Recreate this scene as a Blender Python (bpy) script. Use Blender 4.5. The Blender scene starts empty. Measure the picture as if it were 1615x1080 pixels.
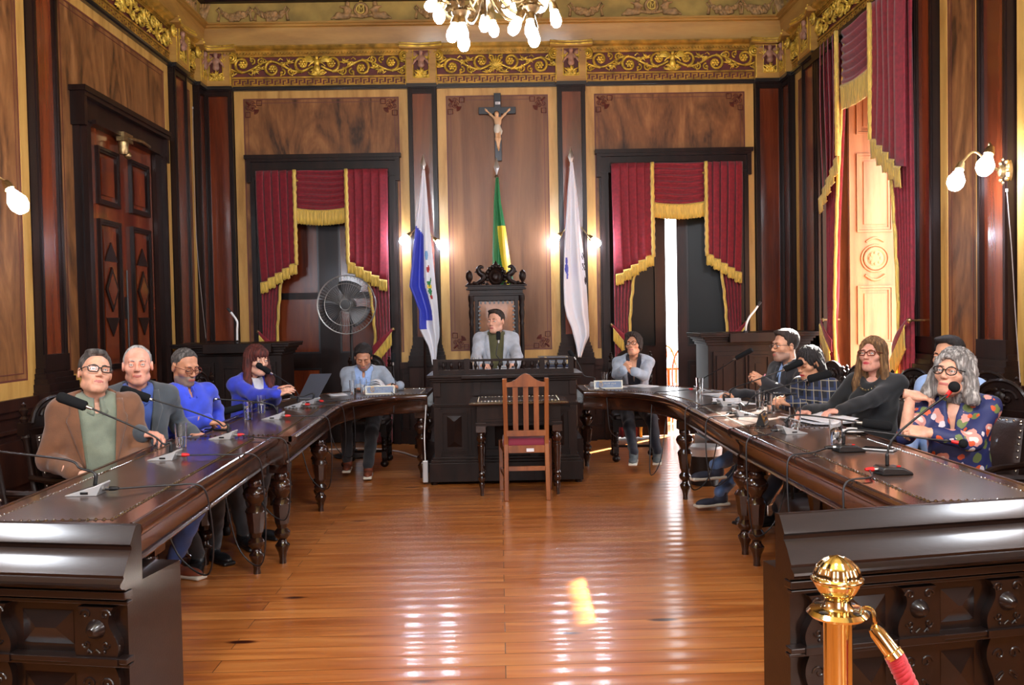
import bpy, bmesh, math, random
import numpy as np
from mathutils import Vector, Matrix, Euler

random.seed(7)
rng = np.random.default_rng(11)
PI = math.pi
SC = bpy.context.scene
COL = SC.collection

# ------------------------------------------------------------------ camera
FPX, EYE = 1400.0, 1.5
def cam_axes(roll=1.1, vx=787.0, vy=500.0):
    r = math.radians(roll)
    d = Vector(((vx-807.5)/FPX, (540-vy)/FPX, 1.0)).normalized()
    z = Vector((-math.sin(r), math.cos(r), 0)); z = (z - d*z.dot(d)).normalized()
    x = d.cross(z); x = -x if x.x < 0 else x
    return x, d, z              # the world axes as the camera sees them (right, up, forward)
AX = cam_axes()
cam = bpy.data.cameras.new('camera'); camo = bpy.data.objects.new('camera', cam); COL.objects.link(camo)
right = Vector([a[0] for a in AX]); up = Vector([a[1] for a in AX]); fwd = Vector([a[2] for a in AX])
m3 = Matrix((right, up, -fwd)).transposed()
camo.matrix_world = Matrix.Translation((0, 0, EYE)) @ m3.to_4x4()
cam.sensor_width = 36.0; cam.lens = FPX/1615*36.0; cam.clip_start = 0.05; cam.clip_end = 200
SC.camera = camo

# ------------------------------------------------------------------ world, sun, daylight portals, exposure
W = bpy.data.worlds.new('world'); SC.world = W; W.use_nodes = True
bg = W.node_tree.nodes['Background']
bg.inputs[0].default_value = (0.93, 0.96, 1.0, 1); bg.inputs[1].default_value = 3.8
sun = bpy.data.lights.new('sun', 'SUN'); sun.energy = 55.0; sun.angle = math.radians(0.9); sun.color = (1.0, 0.94, 0.84)
suno = bpy.data.objects.new('sun', sun); COL.objects.link(suno)
suno.rotation_euler = Vector((-1.9, -2.1, -1.63)).to_track_quat('-Z', 'Y').to_euler()
suno.location = (8, 13, 7)
def portal(loc, rot, sx, sy):
    l = bpy.data.lights.new('portal', 'AREA'); l.shape = 'RECTANGLE'; l.size = sx; l.size_y = sy
    l.cycles.is_portal = True
    o = bpy.data.objects.new('window_portal', l); COL.objects.link(o); o.location = loc; o.rotation_euler = rot
portal((4.25, 8.38, 2.2), (0, PI/2, 0), 4.0, 1.9)          # tall right window (light comes in along -X)
portal((0.0, -2.45, 2.6), (PI/2, 0, 0), 1.3, 3.2)          # unseen window opening, added in the rear wall for fill light
portal((4.25, -0.6, 2.5), (0, PI/2, 0), 3.6, 1.5)          # unseen opening added in the right wall beside the camera, for fill
for lx, ly, lz, le, lr in ((-3.25, 2.1, 2.2, 60, .17), (3.25, 2.2, 2.2, 60, .17)):   # wall sconces of the near bays
    l = bpy.data.lights.new('sconce_lamp', 'POINT'); l.energy = le; l.color = (.86, .92, 1.0); l.shadow_soft_size = lr
    o = bpy.data.objects.new('sconce_lamp', l); COL.objects.link(o); o.location = (lx, ly, lz)
for wx in (-1.3, 1.3):                                     # added overhead fill lamps, out of view and without a fixture
    l = bpy.data.lights.new('fill_lamp', 'POINT'); l.energy = 235; l.color = (.9, .95, 1.0); l.shadow_soft_size = .35
    o = bpy.data.objects.new('fill_lamp', l); COL.objects.link(o); o.location = (wx, 1.2, 3.8)
SC.view_settings.view_transform = 'Standard'; SC.view_settings.look = 'None'
SC.view_settings.exposure = 1.0; SC.view_settings.gamma = 1.0; SC.view_settings.use_curve_mapping = False
SC.cycles.use_denoising = True
SC.cycles.max_bounces = 8; SC.cycles.diffuse_bounces = 4; SC.cycles.glossy_bounces = 4
SC.cycles.transmission_bounces = 8; SC.cycles.transparent_max_bounces = 12
SC.cycles.sample_clamp_indirect = 6.0; SC.cycles.caustics_reflective = False; SC.cycles.caustics_refractive = False

# ------------------------------------------------------------------ helpers: where a pixel of the photograph lies in the room
def ray(px, py):
    c = Vector(((px-807.5)/FPX, (540-py)/FPX, 1.0))
    return Vector([AX[i].dot(c) for i in range(3)])
def atY(px, py, Y): d = ray(px, py); return d*(Y/d.y) + Vector((0, 0, EYE))
def atZ(px, py, z): d = ray(px, py); return d*((z-EYE)/d.z) + Vector((0, 0, EYE))
def atX(px, py, X): d = ray(px, py); return d*(X/d.x) + Vector((0, 0, EYE))

# ------------------------------------------------------------------ helpers: meshes
def frame(z, x=None):
    z = Vector(z).normalized()
    x = Vector(x) if x is not None else (Vector((1, 0, 0)) if abs(z.x) < 0.9 else Vector((0, 1, 0)))
    x = (x - z*x.dot(z)).normalized(); y = z.cross(x)
    return Matrix((x, y, z)).transposed()
class MB:
    def __init__(s, tf=None): s.v = []; s.f = []; s.m = []; s.tf = tf; s.mi = 0
    def add(s, vs, fs, mi=None):
        b = len(s.v); mi = s.mi if mi is None else mi
        s.v.extend([tuple(s.tf(*p)) for p in vs] if s.tf else [tuple(p) for p in vs])
        s.f.extend([tuple(i+b for i in f) for f in fs]); s.m.extend([mi]*len(fs)); return s
    nb = 0
    def box(s, x0, x1, y0, y1, z0, z1, mi=None):
        MB.nb += 1; j = (MB.nb*.618034 % 1)*.0009+.00005      # no two boxes share a face plane
        x0, x1, y0, y1, z0, z1 = x0-j, x1+j, y0-j, y1+j, z0-j, z1+j
        return s.add([(x0,y0,z0),(x1,y0,z0),(x1,y1,z0),(x0,y1,z0),(x0,y0,z1),(x1,y0,z1),(x1,y1,z1),(x0,y1,z1)],
                     [(3,2,1,0),(4,5,6,7),(0,1,5,4),(1,2,6,5),(2,3,7,6),(3,0,4,7)], mi)
    def obox(s, c, size, R=None, mi=None):
        c = Vector(c); a, b, d = [q/2 for q in size]; R = R or Matrix.Identity(3)
        vs = [c + R @ Vector(p) for p in [(-a,-b,-d),(a,-b,-d),(a,b,-d),(-a,b,-d),(-a,-b,d),(a,-b,d),(a,b,d),(-a,b,d)]]
        return s.add(vs, [(3,2,1,0),(4,5,6,7),(0,1,5,4),(1,2,6,5),(2,3,7,6),(3,0,4,7)], mi)
    def bar(s, a, b, w, h, upv=(0,0,1), mi=None):
        a, b = Vector(a), Vector(b); R = frame(b-a, Vector(upv).cross(b-a) if Vector(upv).cross(b-a).length > 1e-6 else (1,0,0))
        return s.obox((a+b)/2, (w, h, (b-a).length), R, mi)
    def lathe(s, prof, n=16, at=(0,0,0), R=None, mi=None, sx=1.0, sy=1.0, sq=None):
        at = Vector(at); vs = []; fs = []
        for r, z in prof:
            for k in range(n):
                t = 2*PI*k/n; p = Vector((r*math.cos(t)*sx, r*math.sin(t)*sy, z))
                vs.append(at + (R @ p if R else p))
        for i in range(len(prof)-1):
            for k in range(n):
                a = i*n+k; b = i*n+(k+1) % n; fs.append((a, b, b+n, a+n))
        if prof[0][0] > 1e-5: fs.append(tuple(range(n-1, -1, -1)))
        if prof[-1][0] > 1e-5: fs.append(tuple(range((len(prof)-1)*n, len(prof)*n)))
        return s.add(vs, fs, mi)
    def tube(s, pts, r, n=8, mi=None, closed=False, flat=1.0, up0=None):
        pts = [Vector(p) for p in pts]; N = len(pts)
        rs = r if isinstance(r, (list, tuple)) else [r]*N
        vs = []; fs = []; x = Vector(up0) if up0 is not None else None
        for i, p in enumerate(pts):
            if closed: t = pts[(i+1) % N]-pts[i-1]
            else: t = pts[min(i+1, N-1)]-pts[max(i-1, 0)]
            F = frame(t, x); x = F.col[0]
            for k in range(n):
                a = 2*PI*k/n; vs.append(p + F @ Vector((math.cos(a)*rs[i], math.sin(a)*rs[i]*flat, 0)))
        L = N if closed else N-1
        for i in range(L):
            for k in range(n):
                a = i*n+k; b = i*n+(k+1) % n; j = ((i+1) % N)*n
                fs.append((a, b, j+(k+1) % n, j+k))
        if not closed: fs.append(tuple(range(n-1, -1, -1))); fs.append(tuple(range((N-1)*n, N*n)))
        return s.add(vs, fs, mi)
    def prism(s, poly, d0, d1, plane='xz', mi=None, R=None, at=(0,0,0)):
        at = Vector(at)
        def P(a, b, d):
            p = Vector((a, d, b)) if plane == 'xz' else Vector((a, b, d)) if plane == 'xy' else Vector((d, a, b))
            return at + (R @ p if R else p)
        n = len(poly); vs = [P(a, b, d0) for a, b in poly] + [P(a, b, d1) for a, b in poly]
        fs = [tuple(range(n-1, -1, -1)), tuple(range(n, 2*n))] + [(i, (i+1) % n, n+(i+1) % n, n+i) for i in range(n)]
        return s.add(vs, fs, mi)
    def grid(s, fn, nu, nv, mi=None, mf=None, thick=None):
        vs = [fn(i/nu, j/nv) for j in range(nv+1) for i in range(nu+1)]; b0 = len(s.f)
        fs = [(j*(nu+1)+i, j*(nu+1)+i+1, (j+1)*(nu+1)+i+1, (j+1)*(nu+1)+i) for j in range(nv) for i in range(nu)]
        s.add(vs, fs, mi)
        if mf:
            for q in range(nu*nv): s.m[b0+q] = mf((q % nu+.5)/nu, (q//nu+.5)/nv)
        return s
    def sph(s, c, r, nu=12, nv=8, R=None, mi=None):
        r = (r, r, r) if not isinstance(r, (tuple, list)) else r; c = Vector(c)
        vs = []; fs = []
        for j in range(nv+1):
            t = PI*j/nv
            for i in range(nu):
                a = 2*PI*i/nu; p = Vector((r[0]*math.sin(t)*math.cos(a), r[1]*math.sin(t)*math.sin(a), r[2]*math.cos(t)))
                vs.append(c + (R @ p if R else p))
        for j in range(nv):
            for i in range(nu): fs.append((j*nu+i, (j+1)*nu+i, (j+1)*nu+(i+1) % nu, j*nu+(i+1) % nu))
        return s.add(vs, fs, mi)
    def sweep(s, pts, dirs, prof, mi=None, closed=True):
        """a profile of (out, z) carried along a path; dirs say which way is out"""
        n = len(prof); vs = []; fs = []
        for p, d in zip(pts, dirs):
            p, d = Vector(p), Vector(d)
            vs += [p + d*o + Vector((0, 0, z)) for o, z in prof]
        for i in range(len(pts)-1):
            for k in range(n if closed else n-1):
                fs.append((i*n+k, i*n+(k+1) % n, (i+1)*n+(k+1) % n, (i+1)*n+k))
        if closed: fs.append(tuple(range(n))); fs.append(tuple(range((len(pts)-1)*n+n-1, (len(pts)-1)*n-1, -1)))
        return s.add(vs, fs, mi)
    def build(s, name, mats, parent=None, smooth=35, world=False, bevel=0, solid=0, fixn=True, mods=()):
        me = bpy.data.meshes.new(name); vs = s.v
        if parent is not None and world:
            r = parent
            while r.parent: r = r.parent
            inv = r.matrix_basis.inverted(); vs = [tuple(inv @ Vector(p)) for p in vs]
        me.from_pydata(vs, [], s.f)
        mats = mats if isinstance(mats, (list, tuple)) else [mats]
        for m in mats: me.materials.append(m)
        if len(mats) > 1: me.polygons.foreach_set('material_index', s.m)
        if fixn:
            bm = bmesh.new(); bm.from_mesh(me); bmesh.ops.remove_doubles(bm, verts=bm.verts, dist=1e-6)
            bmesh.ops.recalc_face_normals(bm, faces=bm.faces); bm.to_mesh(me); bm.free()
        me.update()
        if smooth:
            me.polygons.foreach_set('use_smooth', [True]*len(me.polygons))
            if smooth < 180: me.set_sharp_from_angle(angle=math.radians(smooth))
        o = bpy.data.objects.new(name, me); COL.objects.link(o)
        if parent is not None: o.parent = parent
        if solid:
            md = o.modifiers.new('thick', 'SOLIDIFY'); md.thickness = solid; md.offset = 0
        if bevel:
            md = o.modifiers.new('bevel', 'BEVEL'); md.width = bevel; md.segments = 2; md.limit_method = 'ANGLE'; md.angle_limit = math.radians(40)
        return o
def thing(name, label, cat, loc=(0,0,0), rz=0.0, group=None):
    o = bpy.data.objects.new(name, None); COL.objects.link(o); o.empty_display_size = .1
    o.location = loc; o.rotation_euler = (0, 0, rz); o['label'] = label; o['category'] = cat
    o.matrix_basis = Matrix.Translation(loc) @ Matrix.Rotation(rz, 4, 'Z')
    if group: o['group'] = group
    return o
def tag(o, label, cat, group=None):
    o['label'] = label; o['category'] = cat
    if group: o['group'] = group
    return o
def struct(o): o['kind'] = 'structure'; return o
def sroot(name):
    o = bpy.data.objects.new(name, None); COL.objects.link(o); o['kind'] = 'structure'; return o
def dup(root, loc, rz=0.0, label=None, group=None):
    r = root.copy(); COL.objects.link(r)
    r.matrix_basis = Matrix.Translation(loc) @ Matrix.Rotation(rz, 4, 'Z')
    if label: r['label'] = label
    if group: r['group'] = group
    for c in list(root.children):
        k = c.copy(); COL.objects.link(k); k.parent = r
        for g in list(c.children):
            h = g.copy(); COL.objects.link(h); h.parent = k
    return r
def bez(p0, p1, p2, p3, n=12):
    p0, p1, p2, p3 = map(Vector, (p0, p1, p2, p3)); out = []
    for i in range(n+1):
        t = i/n; out.append(p0*(1-t)**3 + p1*3*t*(1-t)**2 + p2*3*t*t*(1-t) + p3*t**3)
    return out
def catmull(P, n=6):
    P = [Vector(p) for p in P]; Q = [P[0]*2-P[1]] + P + [P[-1]*2-P[-2]]; out = []
    for i in range(1, len(Q)-2):
        a, b, c, d = Q[i-1:i+3]
        for k in range(n):
            t = k/n; out.append(.5*(2*b + (c-a)*t + (2*a-5*b+4*c-d)*t*t + (3*b-a-3*c+d)*t**3))
    out.append(P[-1]); return out

# ------------------------------------------------------------------ materials
def lin(c): return tuple(((x/255)/12.92 if x/255 <= .04045 else ((x/255+.055)/1.055)**2.4) for x in c) + (1.0,)
MATS = {}
def _new(name):
    m = bpy.data.materials.new(name); m.use_nodes = True; MATS[name] = m
    return m, m.node_tree.nodes, m.node_tree.links, m.node_tree.nodes['Principled BSDF']
def ramp(ns, cols, pos=None):
    r = ns.new('ShaderNodeValToRGB'); e = r.color_ramp.elements
    pos = pos or [i/(len(cols)-1) for i in range(len(cols))]
    while len(e) < len(cols): e.new(.5)
    for k, (c, p) in enumerate(zip(cols, pos)): e[k].position = p; e[k].color = lin(c)
    return r
def plain(name, c, rough=.5, metal=0.0, spec=.5, sheen=0.0, coat=0.0, noise=0.0, nscale=30, bump=0.0, bscale=200, stretch=(1,1,1)):
    m, ns, ln, b = _new(name)
    b.inputs['Base Color'].default_value = lin(c); b.inputs['Roughness'].default_value = rough; b.inputs['Metallic'].default_value = metal
    b.inputs['Specular IOR Level'].default_value = spec
    b.inputs['Sheen Weight'].default_value = sheen; b.inputs['Coat Weight'].default_value = coat; b.inputs['Coat Roughness'].default_value = .08
    if noise or bump:
        tc = ns.new('ShaderNodeTexCoord'); mp = ns.new('ShaderNodeMapping'); mp.inputs['Scale'].default_value = stretch
        ln.new(tc.outputs['Object'], mp.inputs['Vector'])
        if noise:
            n = ns.new('ShaderNodeTexNoise'); n.inputs['Scale'].default_value = nscale; n.inputs['Detail'].default_value = 4
            ln.new(mp.outputs[0], n.inputs['Vector'])
            d = tuple(max(0, x*(1-noise)) for x in c); l = tuple(min(255, x*(1+noise)) for x in c)
            r = ramp(ns, [d, l], [.3, .7]); ln.new(n.outputs['Fac'], r.inputs['Fac']); ln.new(r.outputs['Color'], b.inputs['Base Color'])
        if bump:
            n2 = ns.new('ShaderNodeTexNoise'); n2.inputs['Scale'].default_value = bscale; n2.inputs['Detail'].default_value = 3
            ln.new(mp.outputs[0], n2.inputs['Vector'])
            bp = ns.new('ShaderNodeBump'); bp.inputs['Strength'].default_value = bump; bp.inputs['Distance'].default_value = .01
            ln.new(n2.outputs['Fac'], bp.inputs['Height']); ln.new(bp.outputs['Normal'], b.inputs['Normal'])
    return m
def wood(name, cols, rough=.3, scale=(6, 6, .5), wave=2.0, dist=6.0, coat=.3, bump=.05, detail=3, pos=None, coatr=.12, spec=.5):
    """veneer: a distorted band pattern stretched along the grain"""
    m, ns, ln, b = _new(name)
    tc = ns.new('ShaderNodeTexCoord'); mp = ns.new('ShaderNodeMapping'); mp.inputs['Scale'].default_value = scale
    ln.new(tc.outputs['Object'], mp.inputs['Vector'])
    n = ns.new('ShaderNodeTexNoise'); n.inputs['Scale'].default_value = wave; n.inputs['Detail'].default_value = detail; n.inputs['Distortion'].default_value = dist*.2
    ln.new(mp.outputs[0], n.inputs['Vector'])
    n2 = ns.new('ShaderNodeTexNoise'); n2.inputs['Scale'].default_value = wave*14; n2.inputs['Detail'].default_value = 4
    ln.new(mp.outputs[0], n2.inputs['Vector'])
    mx = ns.new('ShaderNodeMath'); mx.operation = 'MULTIPLY_ADD'; mx.inputs[1].default_value = .22
    ln.new(n2.outputs['Fac'], mx.inputs[0]); ln.new(n.outputs['Fac'], mx.inputs[2])
    sb = ns.new('ShaderNodeMath'); sb.operation = 'SUBTRACT'; sb.inputs[1].default_value = .11; ln.new(mx.outputs[0], sb.inputs[0])
    r = ramp(ns, cols, pos or [.28+.44*i/(len(cols)-1) for i in range(len(cols))]); ln.new(sb.outputs[0], r.inputs['Fac'])
    ln.new(r.outputs['Color'], b.inputs['Base Color'])
    b.inputs['Roughness'].default_value = rough; b.inputs['Coat Weight'].default_value = coat; b.inputs['Coat Roughness'].default_value = coatr; b.inputs['Specular IOR Level'].default_value = spec
    if bump:
        bp = ns.new('ShaderNodeBump'); bp.inputs['Strength'].default_value = bump; bp.inputs['Distance'].default_value = .01
        ln.new(n2.outputs['Fac'], bp.inputs['Height']); ln.new(bp.outputs['Normal'], b.inputs['Normal'])
    return m
def emit(name, c, s):
    m, ns, ln, b = _new(name); b.inputs['Base Color'].default_value = lin(c)
    b.inputs['Emission Color'].default_value = lin(c); b.inputs['Emission Strength'].default_value = s; return m
def glassy(name, c=(255,255,255), rough=.02, ior=1.45, mixt=.0):
    m, ns, ln, b = _new(name); b.inputs['Base Color'].default_value = lin(c); b.inputs['Roughness'].default_value = rough
    b.inputs['Transmission Weight'].default_value = 1.0; b.inputs['IOR'].default_value = ior
    return m
def clear(name, gloss=.12):
    m, ns, ln, b = _new(name); ns.remove(b); out = ns['Material Output']
    t = ns.new('ShaderNodeBsdfTransparent'); g = ns.new('ShaderNodeBsdfGlossy'); g.inputs['Roughness'].default_value = .03
    mx = ns.new('ShaderNodeMixShader'); mx.inputs[0].default_value = gloss
    ln.new(t.outputs[0], mx.inputs[1]); ln.new(g.outputs[0], mx.inputs[2]); ln.new(mx.outputs[0], out.inputs[0]); return m

M_PANEL = wood('walnut_veneer_panel', [(60,38,22), (108,68,37), (132,86,48), (156,106,62)], rough=.45, scale=(2.4,2.4,.7), wave=1.25, dist=13, coat=.06, coatr=.3, spec=.3)
M_PANEL2 = wood('light_cedar_panel', [(98,60,34), (122,80,48), (138,94,58)], rough=.45, scale=(3.5,3.5,.35), wave=1.1, dist=6, coat=.06, coatr=.3, spec=.3)
M_YEL = wood('yellow_satinwood_frame', [(162,116,52), (192,146,74), (206,160,86)], rough=.45, scale=(5,5,.6), wave=2, dist=3, coat=.1)
M_RED = wood('polished_mahogany', [(64,24,11), (102,42,19), (132,61,28)], rough=.24, scale=(4,4,.35), wave=1.2, dist=3, coat=.5, coatr=.1)
M_DARK = wood('dark_stained_moulding', [(18,9,8), (29,15,12), (40,21,16)], rough=.34, scale=(5,5,.5), wave=2, dist=2, coat=.06, coatr=.15, spec=.22)
M_DADO = wood('dark_dado_wood', [(24,12,9), (40,19,13), (54,26,16)], rough=.42, scale=(4,4,.5), wave=1.5, dist=2, coat=.05, spec=.22)
M_EBON = wood('ebonised_carved_wood', [(17,9,7), (28,15,11), (38,21,15)], rough=.42, scale=(5,5,1), wave=2, dist=2, coat=.05, spec=.22)
M_TABLE = wood('dark_mahogany_table', [(30,16,11), (50,27,17), (68,37,22)], rough=.22, scale=(6,1.0,6), wave=1.6, dist=3, coat=.6, coatr=.1)
M_LEG = wood('turned_mahogany_leg', [(28,14,10), (44,23,16), (58,30,20)], rough=.2, scale=(6,6,1), wave=1.6, dist=2, coat=.6, coatr=.1)
M_HOOD = wood('glossy_dark_desk_wood', [(12,6,6), (20,11,9), (28,15,12)], rough=.4, scale=(.8,6,6), wave=1.8, dist=3, coat=.6, coatr=.17, spec=.25)
M_CHAIRW = wood('warm_brown_chair_wood', [(104,54,24), (134,74,36), (152,90,46)], rough=.35, scale=(5,5,.6), wave=2, dist=2, coat=.3)
M_LEATH = plain('dark_brown_leather', (50,36,32), rough=.38, noise=.18, nscale=8, bump=.15, bscale=90, coat=.2)
M_LEATHT = plain('brown_leather_inlay', (60,44,37), rough=.28, noise=.12, nscale=5, bump=.06, bscale=120, coat=.35)
M_TAN = plain('tan_leather', (150,104,74), rough=.4, noise=.15, nscale=6, bump=.1, bscale=90)
M_STUD = plain('nickel_stud', (205,200,190), rough=.25, metal=1.0)
M_BSTUD = plain('brass_stud', (190,160,105), rough=.3, metal=1.0)
M_GOLD = plain('gilded_plaster', (214,170,66), rough=.42, metal=.45, noise=.25, nscale=14, bump=.2, bscale=60)
M_GOLDD = plain('aged_gold_moulding', (166,124,46), rough=.45, metal=.45, noise=.25, nscale=9)
M_TANW = wood('tan_painted_cornice', [(150,106,44), (176,130,58), (192,148,72)], rough=.5, scale=(.6,.6,4), wave=1.5, dist=3, coat=.1)
M_COVE = plain('ochre_cove_paint', (164,126,66), rough=.6, noise=.14, nscale=1.2)
M_OLIVE = plain('olive_gold_ground', (168,138,68), rough=.65, noise=.15, nscale=4)
M_PLAST = plain('brown_plaster_relief', (164,126,78), rough=.65, noise=.25, nscale=20)
M_MAROON = plain('maroon_frieze_ground', (94,38,30), rough=.6, noise=.15, nscale=6)
M_CHERUB = plain('flesh_painted_plaster', (160,116,92), rough=.55, noise=.12, nscale=20)
M_ORN = plain('painted_maroon_ornament', (96,44,34), rough=.5)
M_GILT = plain('bright_gilt', (240,206,104), rough=.4, metal=.2)
M_BLACK = plain('black_moulding', (24,20,22), rough=.3, coat=.3)
M_VELV = plain('crimson_velvet', (128,20,36), rough=.75, sheen=.25, noise=.12, nscale=30, bump=.08, bscale=260)
M_FRINGE = plain('gold_silk_fringe', (206,172,72), rough=.5, sheen=.3, noise=.22, nscale=12, bump=.6, bscale=14, stretch=(14,14,.5))
M_BRASS = plain('polished_brass', (236,220,166), rough=.13, metal=1.0)
M_ABRASS = plain('aged_brass', (150,124,84), rough=.35, metal=.9, noise=.2)
M_STEEL = plain('brushed_steel', (190,190,188), rough=.3, metal=1.0)
M_CHROME = plain('chrome_wire', (205,205,205), rough=.2, metal=1.0)
M_BLK = plain('black_plastic', (22,22,24), rough=.4)
M_FOAM = plain('black_foam', (30,31,33), rough=.95, spec=.1, bump=.4, bscale=300)
M_RUB = plain('black_rubber_cable', (28,27,30), rough=.45)
M_SILV = plain('silver_plastic', (186,188,190), rough=.32, metal=.35)
M_REDP = plain('red_plastic', (200,28,30), rough=.4)
M_WHITE = plain('white_paper', (232,232,236), rough=.8)
M_WHP = plain('white_plastic', (226,226,226), rough=.35)
M_GLASS = glassy('clear_glass', ior=1.45)
M_WATER = glassy('water', ior=1.33)
M_LENS = clear('spectacle_lens', .006)
M_BULB = emit('lit_bulb_glass', (222,234,255), 90.0)
M_PANE = plain('dark_door_glass', (12,14,14), rough=.35, spec=.2)
def floor_mat():
    m, ns, ln, b = _new('pine_floorboards')
    tc = ns.new('ShaderNodeTexCoord'); mp = ns.new('ShaderNodeMapping'); ln.new(tc.outputs['Object'], mp.inputs['Vector'])
    bt = ns.new('ShaderNodeTexBrick'); bt.offset = .37; bt.inputs['Scale'].default_value = 1.0
    bt.inputs['Brick Width'].default_value = 3.4; bt.inputs['Row Height'].default_value = .135; bt.inputs['Mortar Size'].default_value = .0022
    bt.inputs['Mortar Smooth'].default_value = .2; bt.inputs['Bias'].default_value = -.1
    bt.inputs['Color1'].default_value = (0,0,0,1); bt.inputs['Color2'].default_value = (1,1,1,1); bt.inputs['Mortar'].default_value = (.5,.5,.5,1)
    ln.new(mp.outputs[0], bt.inputs['Vector'])
    sv = ns.new('ShaderNodeSeparateColor'); ln.new(bt.outputs['Color'], sv.inputs[0])
    ofs = ns.new('ShaderNodeCombineXYZ'); mm = ns.new('ShaderNodeMath'); mm.operation = 'MULTIPLY'; mm.inputs[1].default_value = 23.0
    ln.new(sv.outputs[0], mm.inputs[0]); ln.new(mm.outputs[0], ofs.inputs[0]); ln.new(mm.outputs[0], ofs.inputs[2])
    ad = ns.new('ShaderNodeVectorMath'); ln.new(mp.outputs[0], ad.inputs[0]); ln.new(ofs.outputs[0], ad.inputs[1])
    m2 = ns.new('ShaderNodeMapping'); m2.inputs['Scale'].default_value = (.4, 5.5, 1); ln.new(ad.outputs[0], m2.inputs['Vector'])
    n = ns.new('ShaderNodeTexNoise'); n.inputs['Scale'].default_value = 2.2; n.inputs['Detail'].default_value = 6; n.inputs['Distortion'].default_value = 1.2
    ln.new(m2.outputs[0], n.inputs['Vector'])
    r = ramp(ns, [(146,80,34), (176,104,48), (190,120,60), (206,140,76)], [.26, .45, .58, .78]); ln.new(n.outputs['Fac'], r.inputs['Fac'])
    tone = ramp(ns, [(226,216,208), (255,255,255)]); ln.new(sv.outputs[0], tone.inputs['Fac'])
    mul = ns.new('ShaderNodeMix'); mul.data_type = 'RGBA'; mul.blend_type = 'MULTIPLY'; mul.inputs[0].default_value = 1.0
    ln.new(r.outputs[0], mul.inputs[6]); ln.new(tone.outputs[0], mul.inputs[7])
    vo = ns.new('ShaderNodeTexVoronoi'); vo.inputs['Scale'].default_value = 1.0; m4 = ns.new('ShaderNodeMapping'); m4.inputs['Scale'].default_value = (1.1, 3.6, 1)
    ln.new(mp.outputs[0], m4.inputs['Vector']); ln.new(m4.outputs[0], vo.inputs['Vector'])
    kr = ramp(ns, [(58,22,8), (84,38,14), (255,255,255)], [0, .055, .1]); ln.new(vo.outputs['Distance'], kr.inputs['Fac'])
    mu2 = ns.new('ShaderNodeMix'); mu2.data_type = 'RGBA'; mu2.blend_type = 'MULTIPLY'; mu2.inputs[0].default_value = 1.0
    ln.new(mul.outputs[2], mu2.inputs[6]); ln.new(kr.outputs[0], mu2.inputs[7])
    gap = ns.new('ShaderNodeMix'); gap.data_type = 'RGBA'; ln.new(bt.outputs['Fac'], gap.inputs[0]); ln.new(mu2.outputs[2], gap.inputs[6]); gap.inputs[7].default_value = lin((60,28,12))
    ln.new(gap.outputs[2], b.inputs['Base Color'])
    rr = ns.new('ShaderNodeMapRange'); rr.inputs[3].default_value = .24; rr.inputs[4].default_value = .38; ln.new(n.outputs['Fac'], rr.inputs[0]); ln.new(rr.outputs[0], b.inputs['Roughness'])
    b.inputs['Coat Weight'].default_value = .35; b.inputs['Coat Roughness'].default_value = .13
    bp = ns.new('ShaderNodeBump'); bp.inputs['Strength'].default_value = .12; bp.inputs['Distance'].default_value = .01
    sm = ns.new('ShaderNodeMath'); sm.operation = 'MULTIPLY_ADD'; sm.inputs[1].default_value = -1.2; ln.new(bt.outputs['Fac'], sm.inputs[0])
    n3 = ns.new('ShaderNodeTexNoise'); n3.inputs['Scale'].default_value = 1.6; m5 = ns.new('ShaderNodeMapping'); m5.inputs['Scale'].default_value = (.6, 4, 1)
    ln.new(ad.outputs[0], m5.inputs['Vector']); ln.new(m5.outputs[0], n3.inputs['Vector']); ln.new(n3.outputs['Fac'], sm.inputs[2])
    ln.new(sm.outputs[0], bp.inputs['Height'])
    sy = ns.new('ShaderNodeSeparateXYZ'); ln.new(mp.outputs[0], sy.inputs[0]); k1 = ns.new('ShaderNodeMath'); k1.operation = 'MULTIPLY'; k1.inputs[1].default_value = 2*PI/.135; ln.new(sy.outputs[1], k1.inputs[0])
    k2 = ns.new('ShaderNodeMath'); k2.operation = 'SINE'; ln.new(k1.outputs[0], k2.inputs[0])
    b2 = ns.new('ShaderNodeBump'); b2.inputs['Strength'].default_value = 1.0; b2.inputs['Distance'].default_value = .00065      # slightly cupped boards
    ln.new(k2.outputs[0], b2.inputs['Height']); ln.new(bp.outputs['Normal'], b2.inputs['Normal']); ln.new(b2.outputs['Normal'], b.inputs['Normal']); ln.new(b2.outputs['Normal'], b.inputs['Coat Normal'])
    return m
M_FLOOR = floor_mat()
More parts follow.
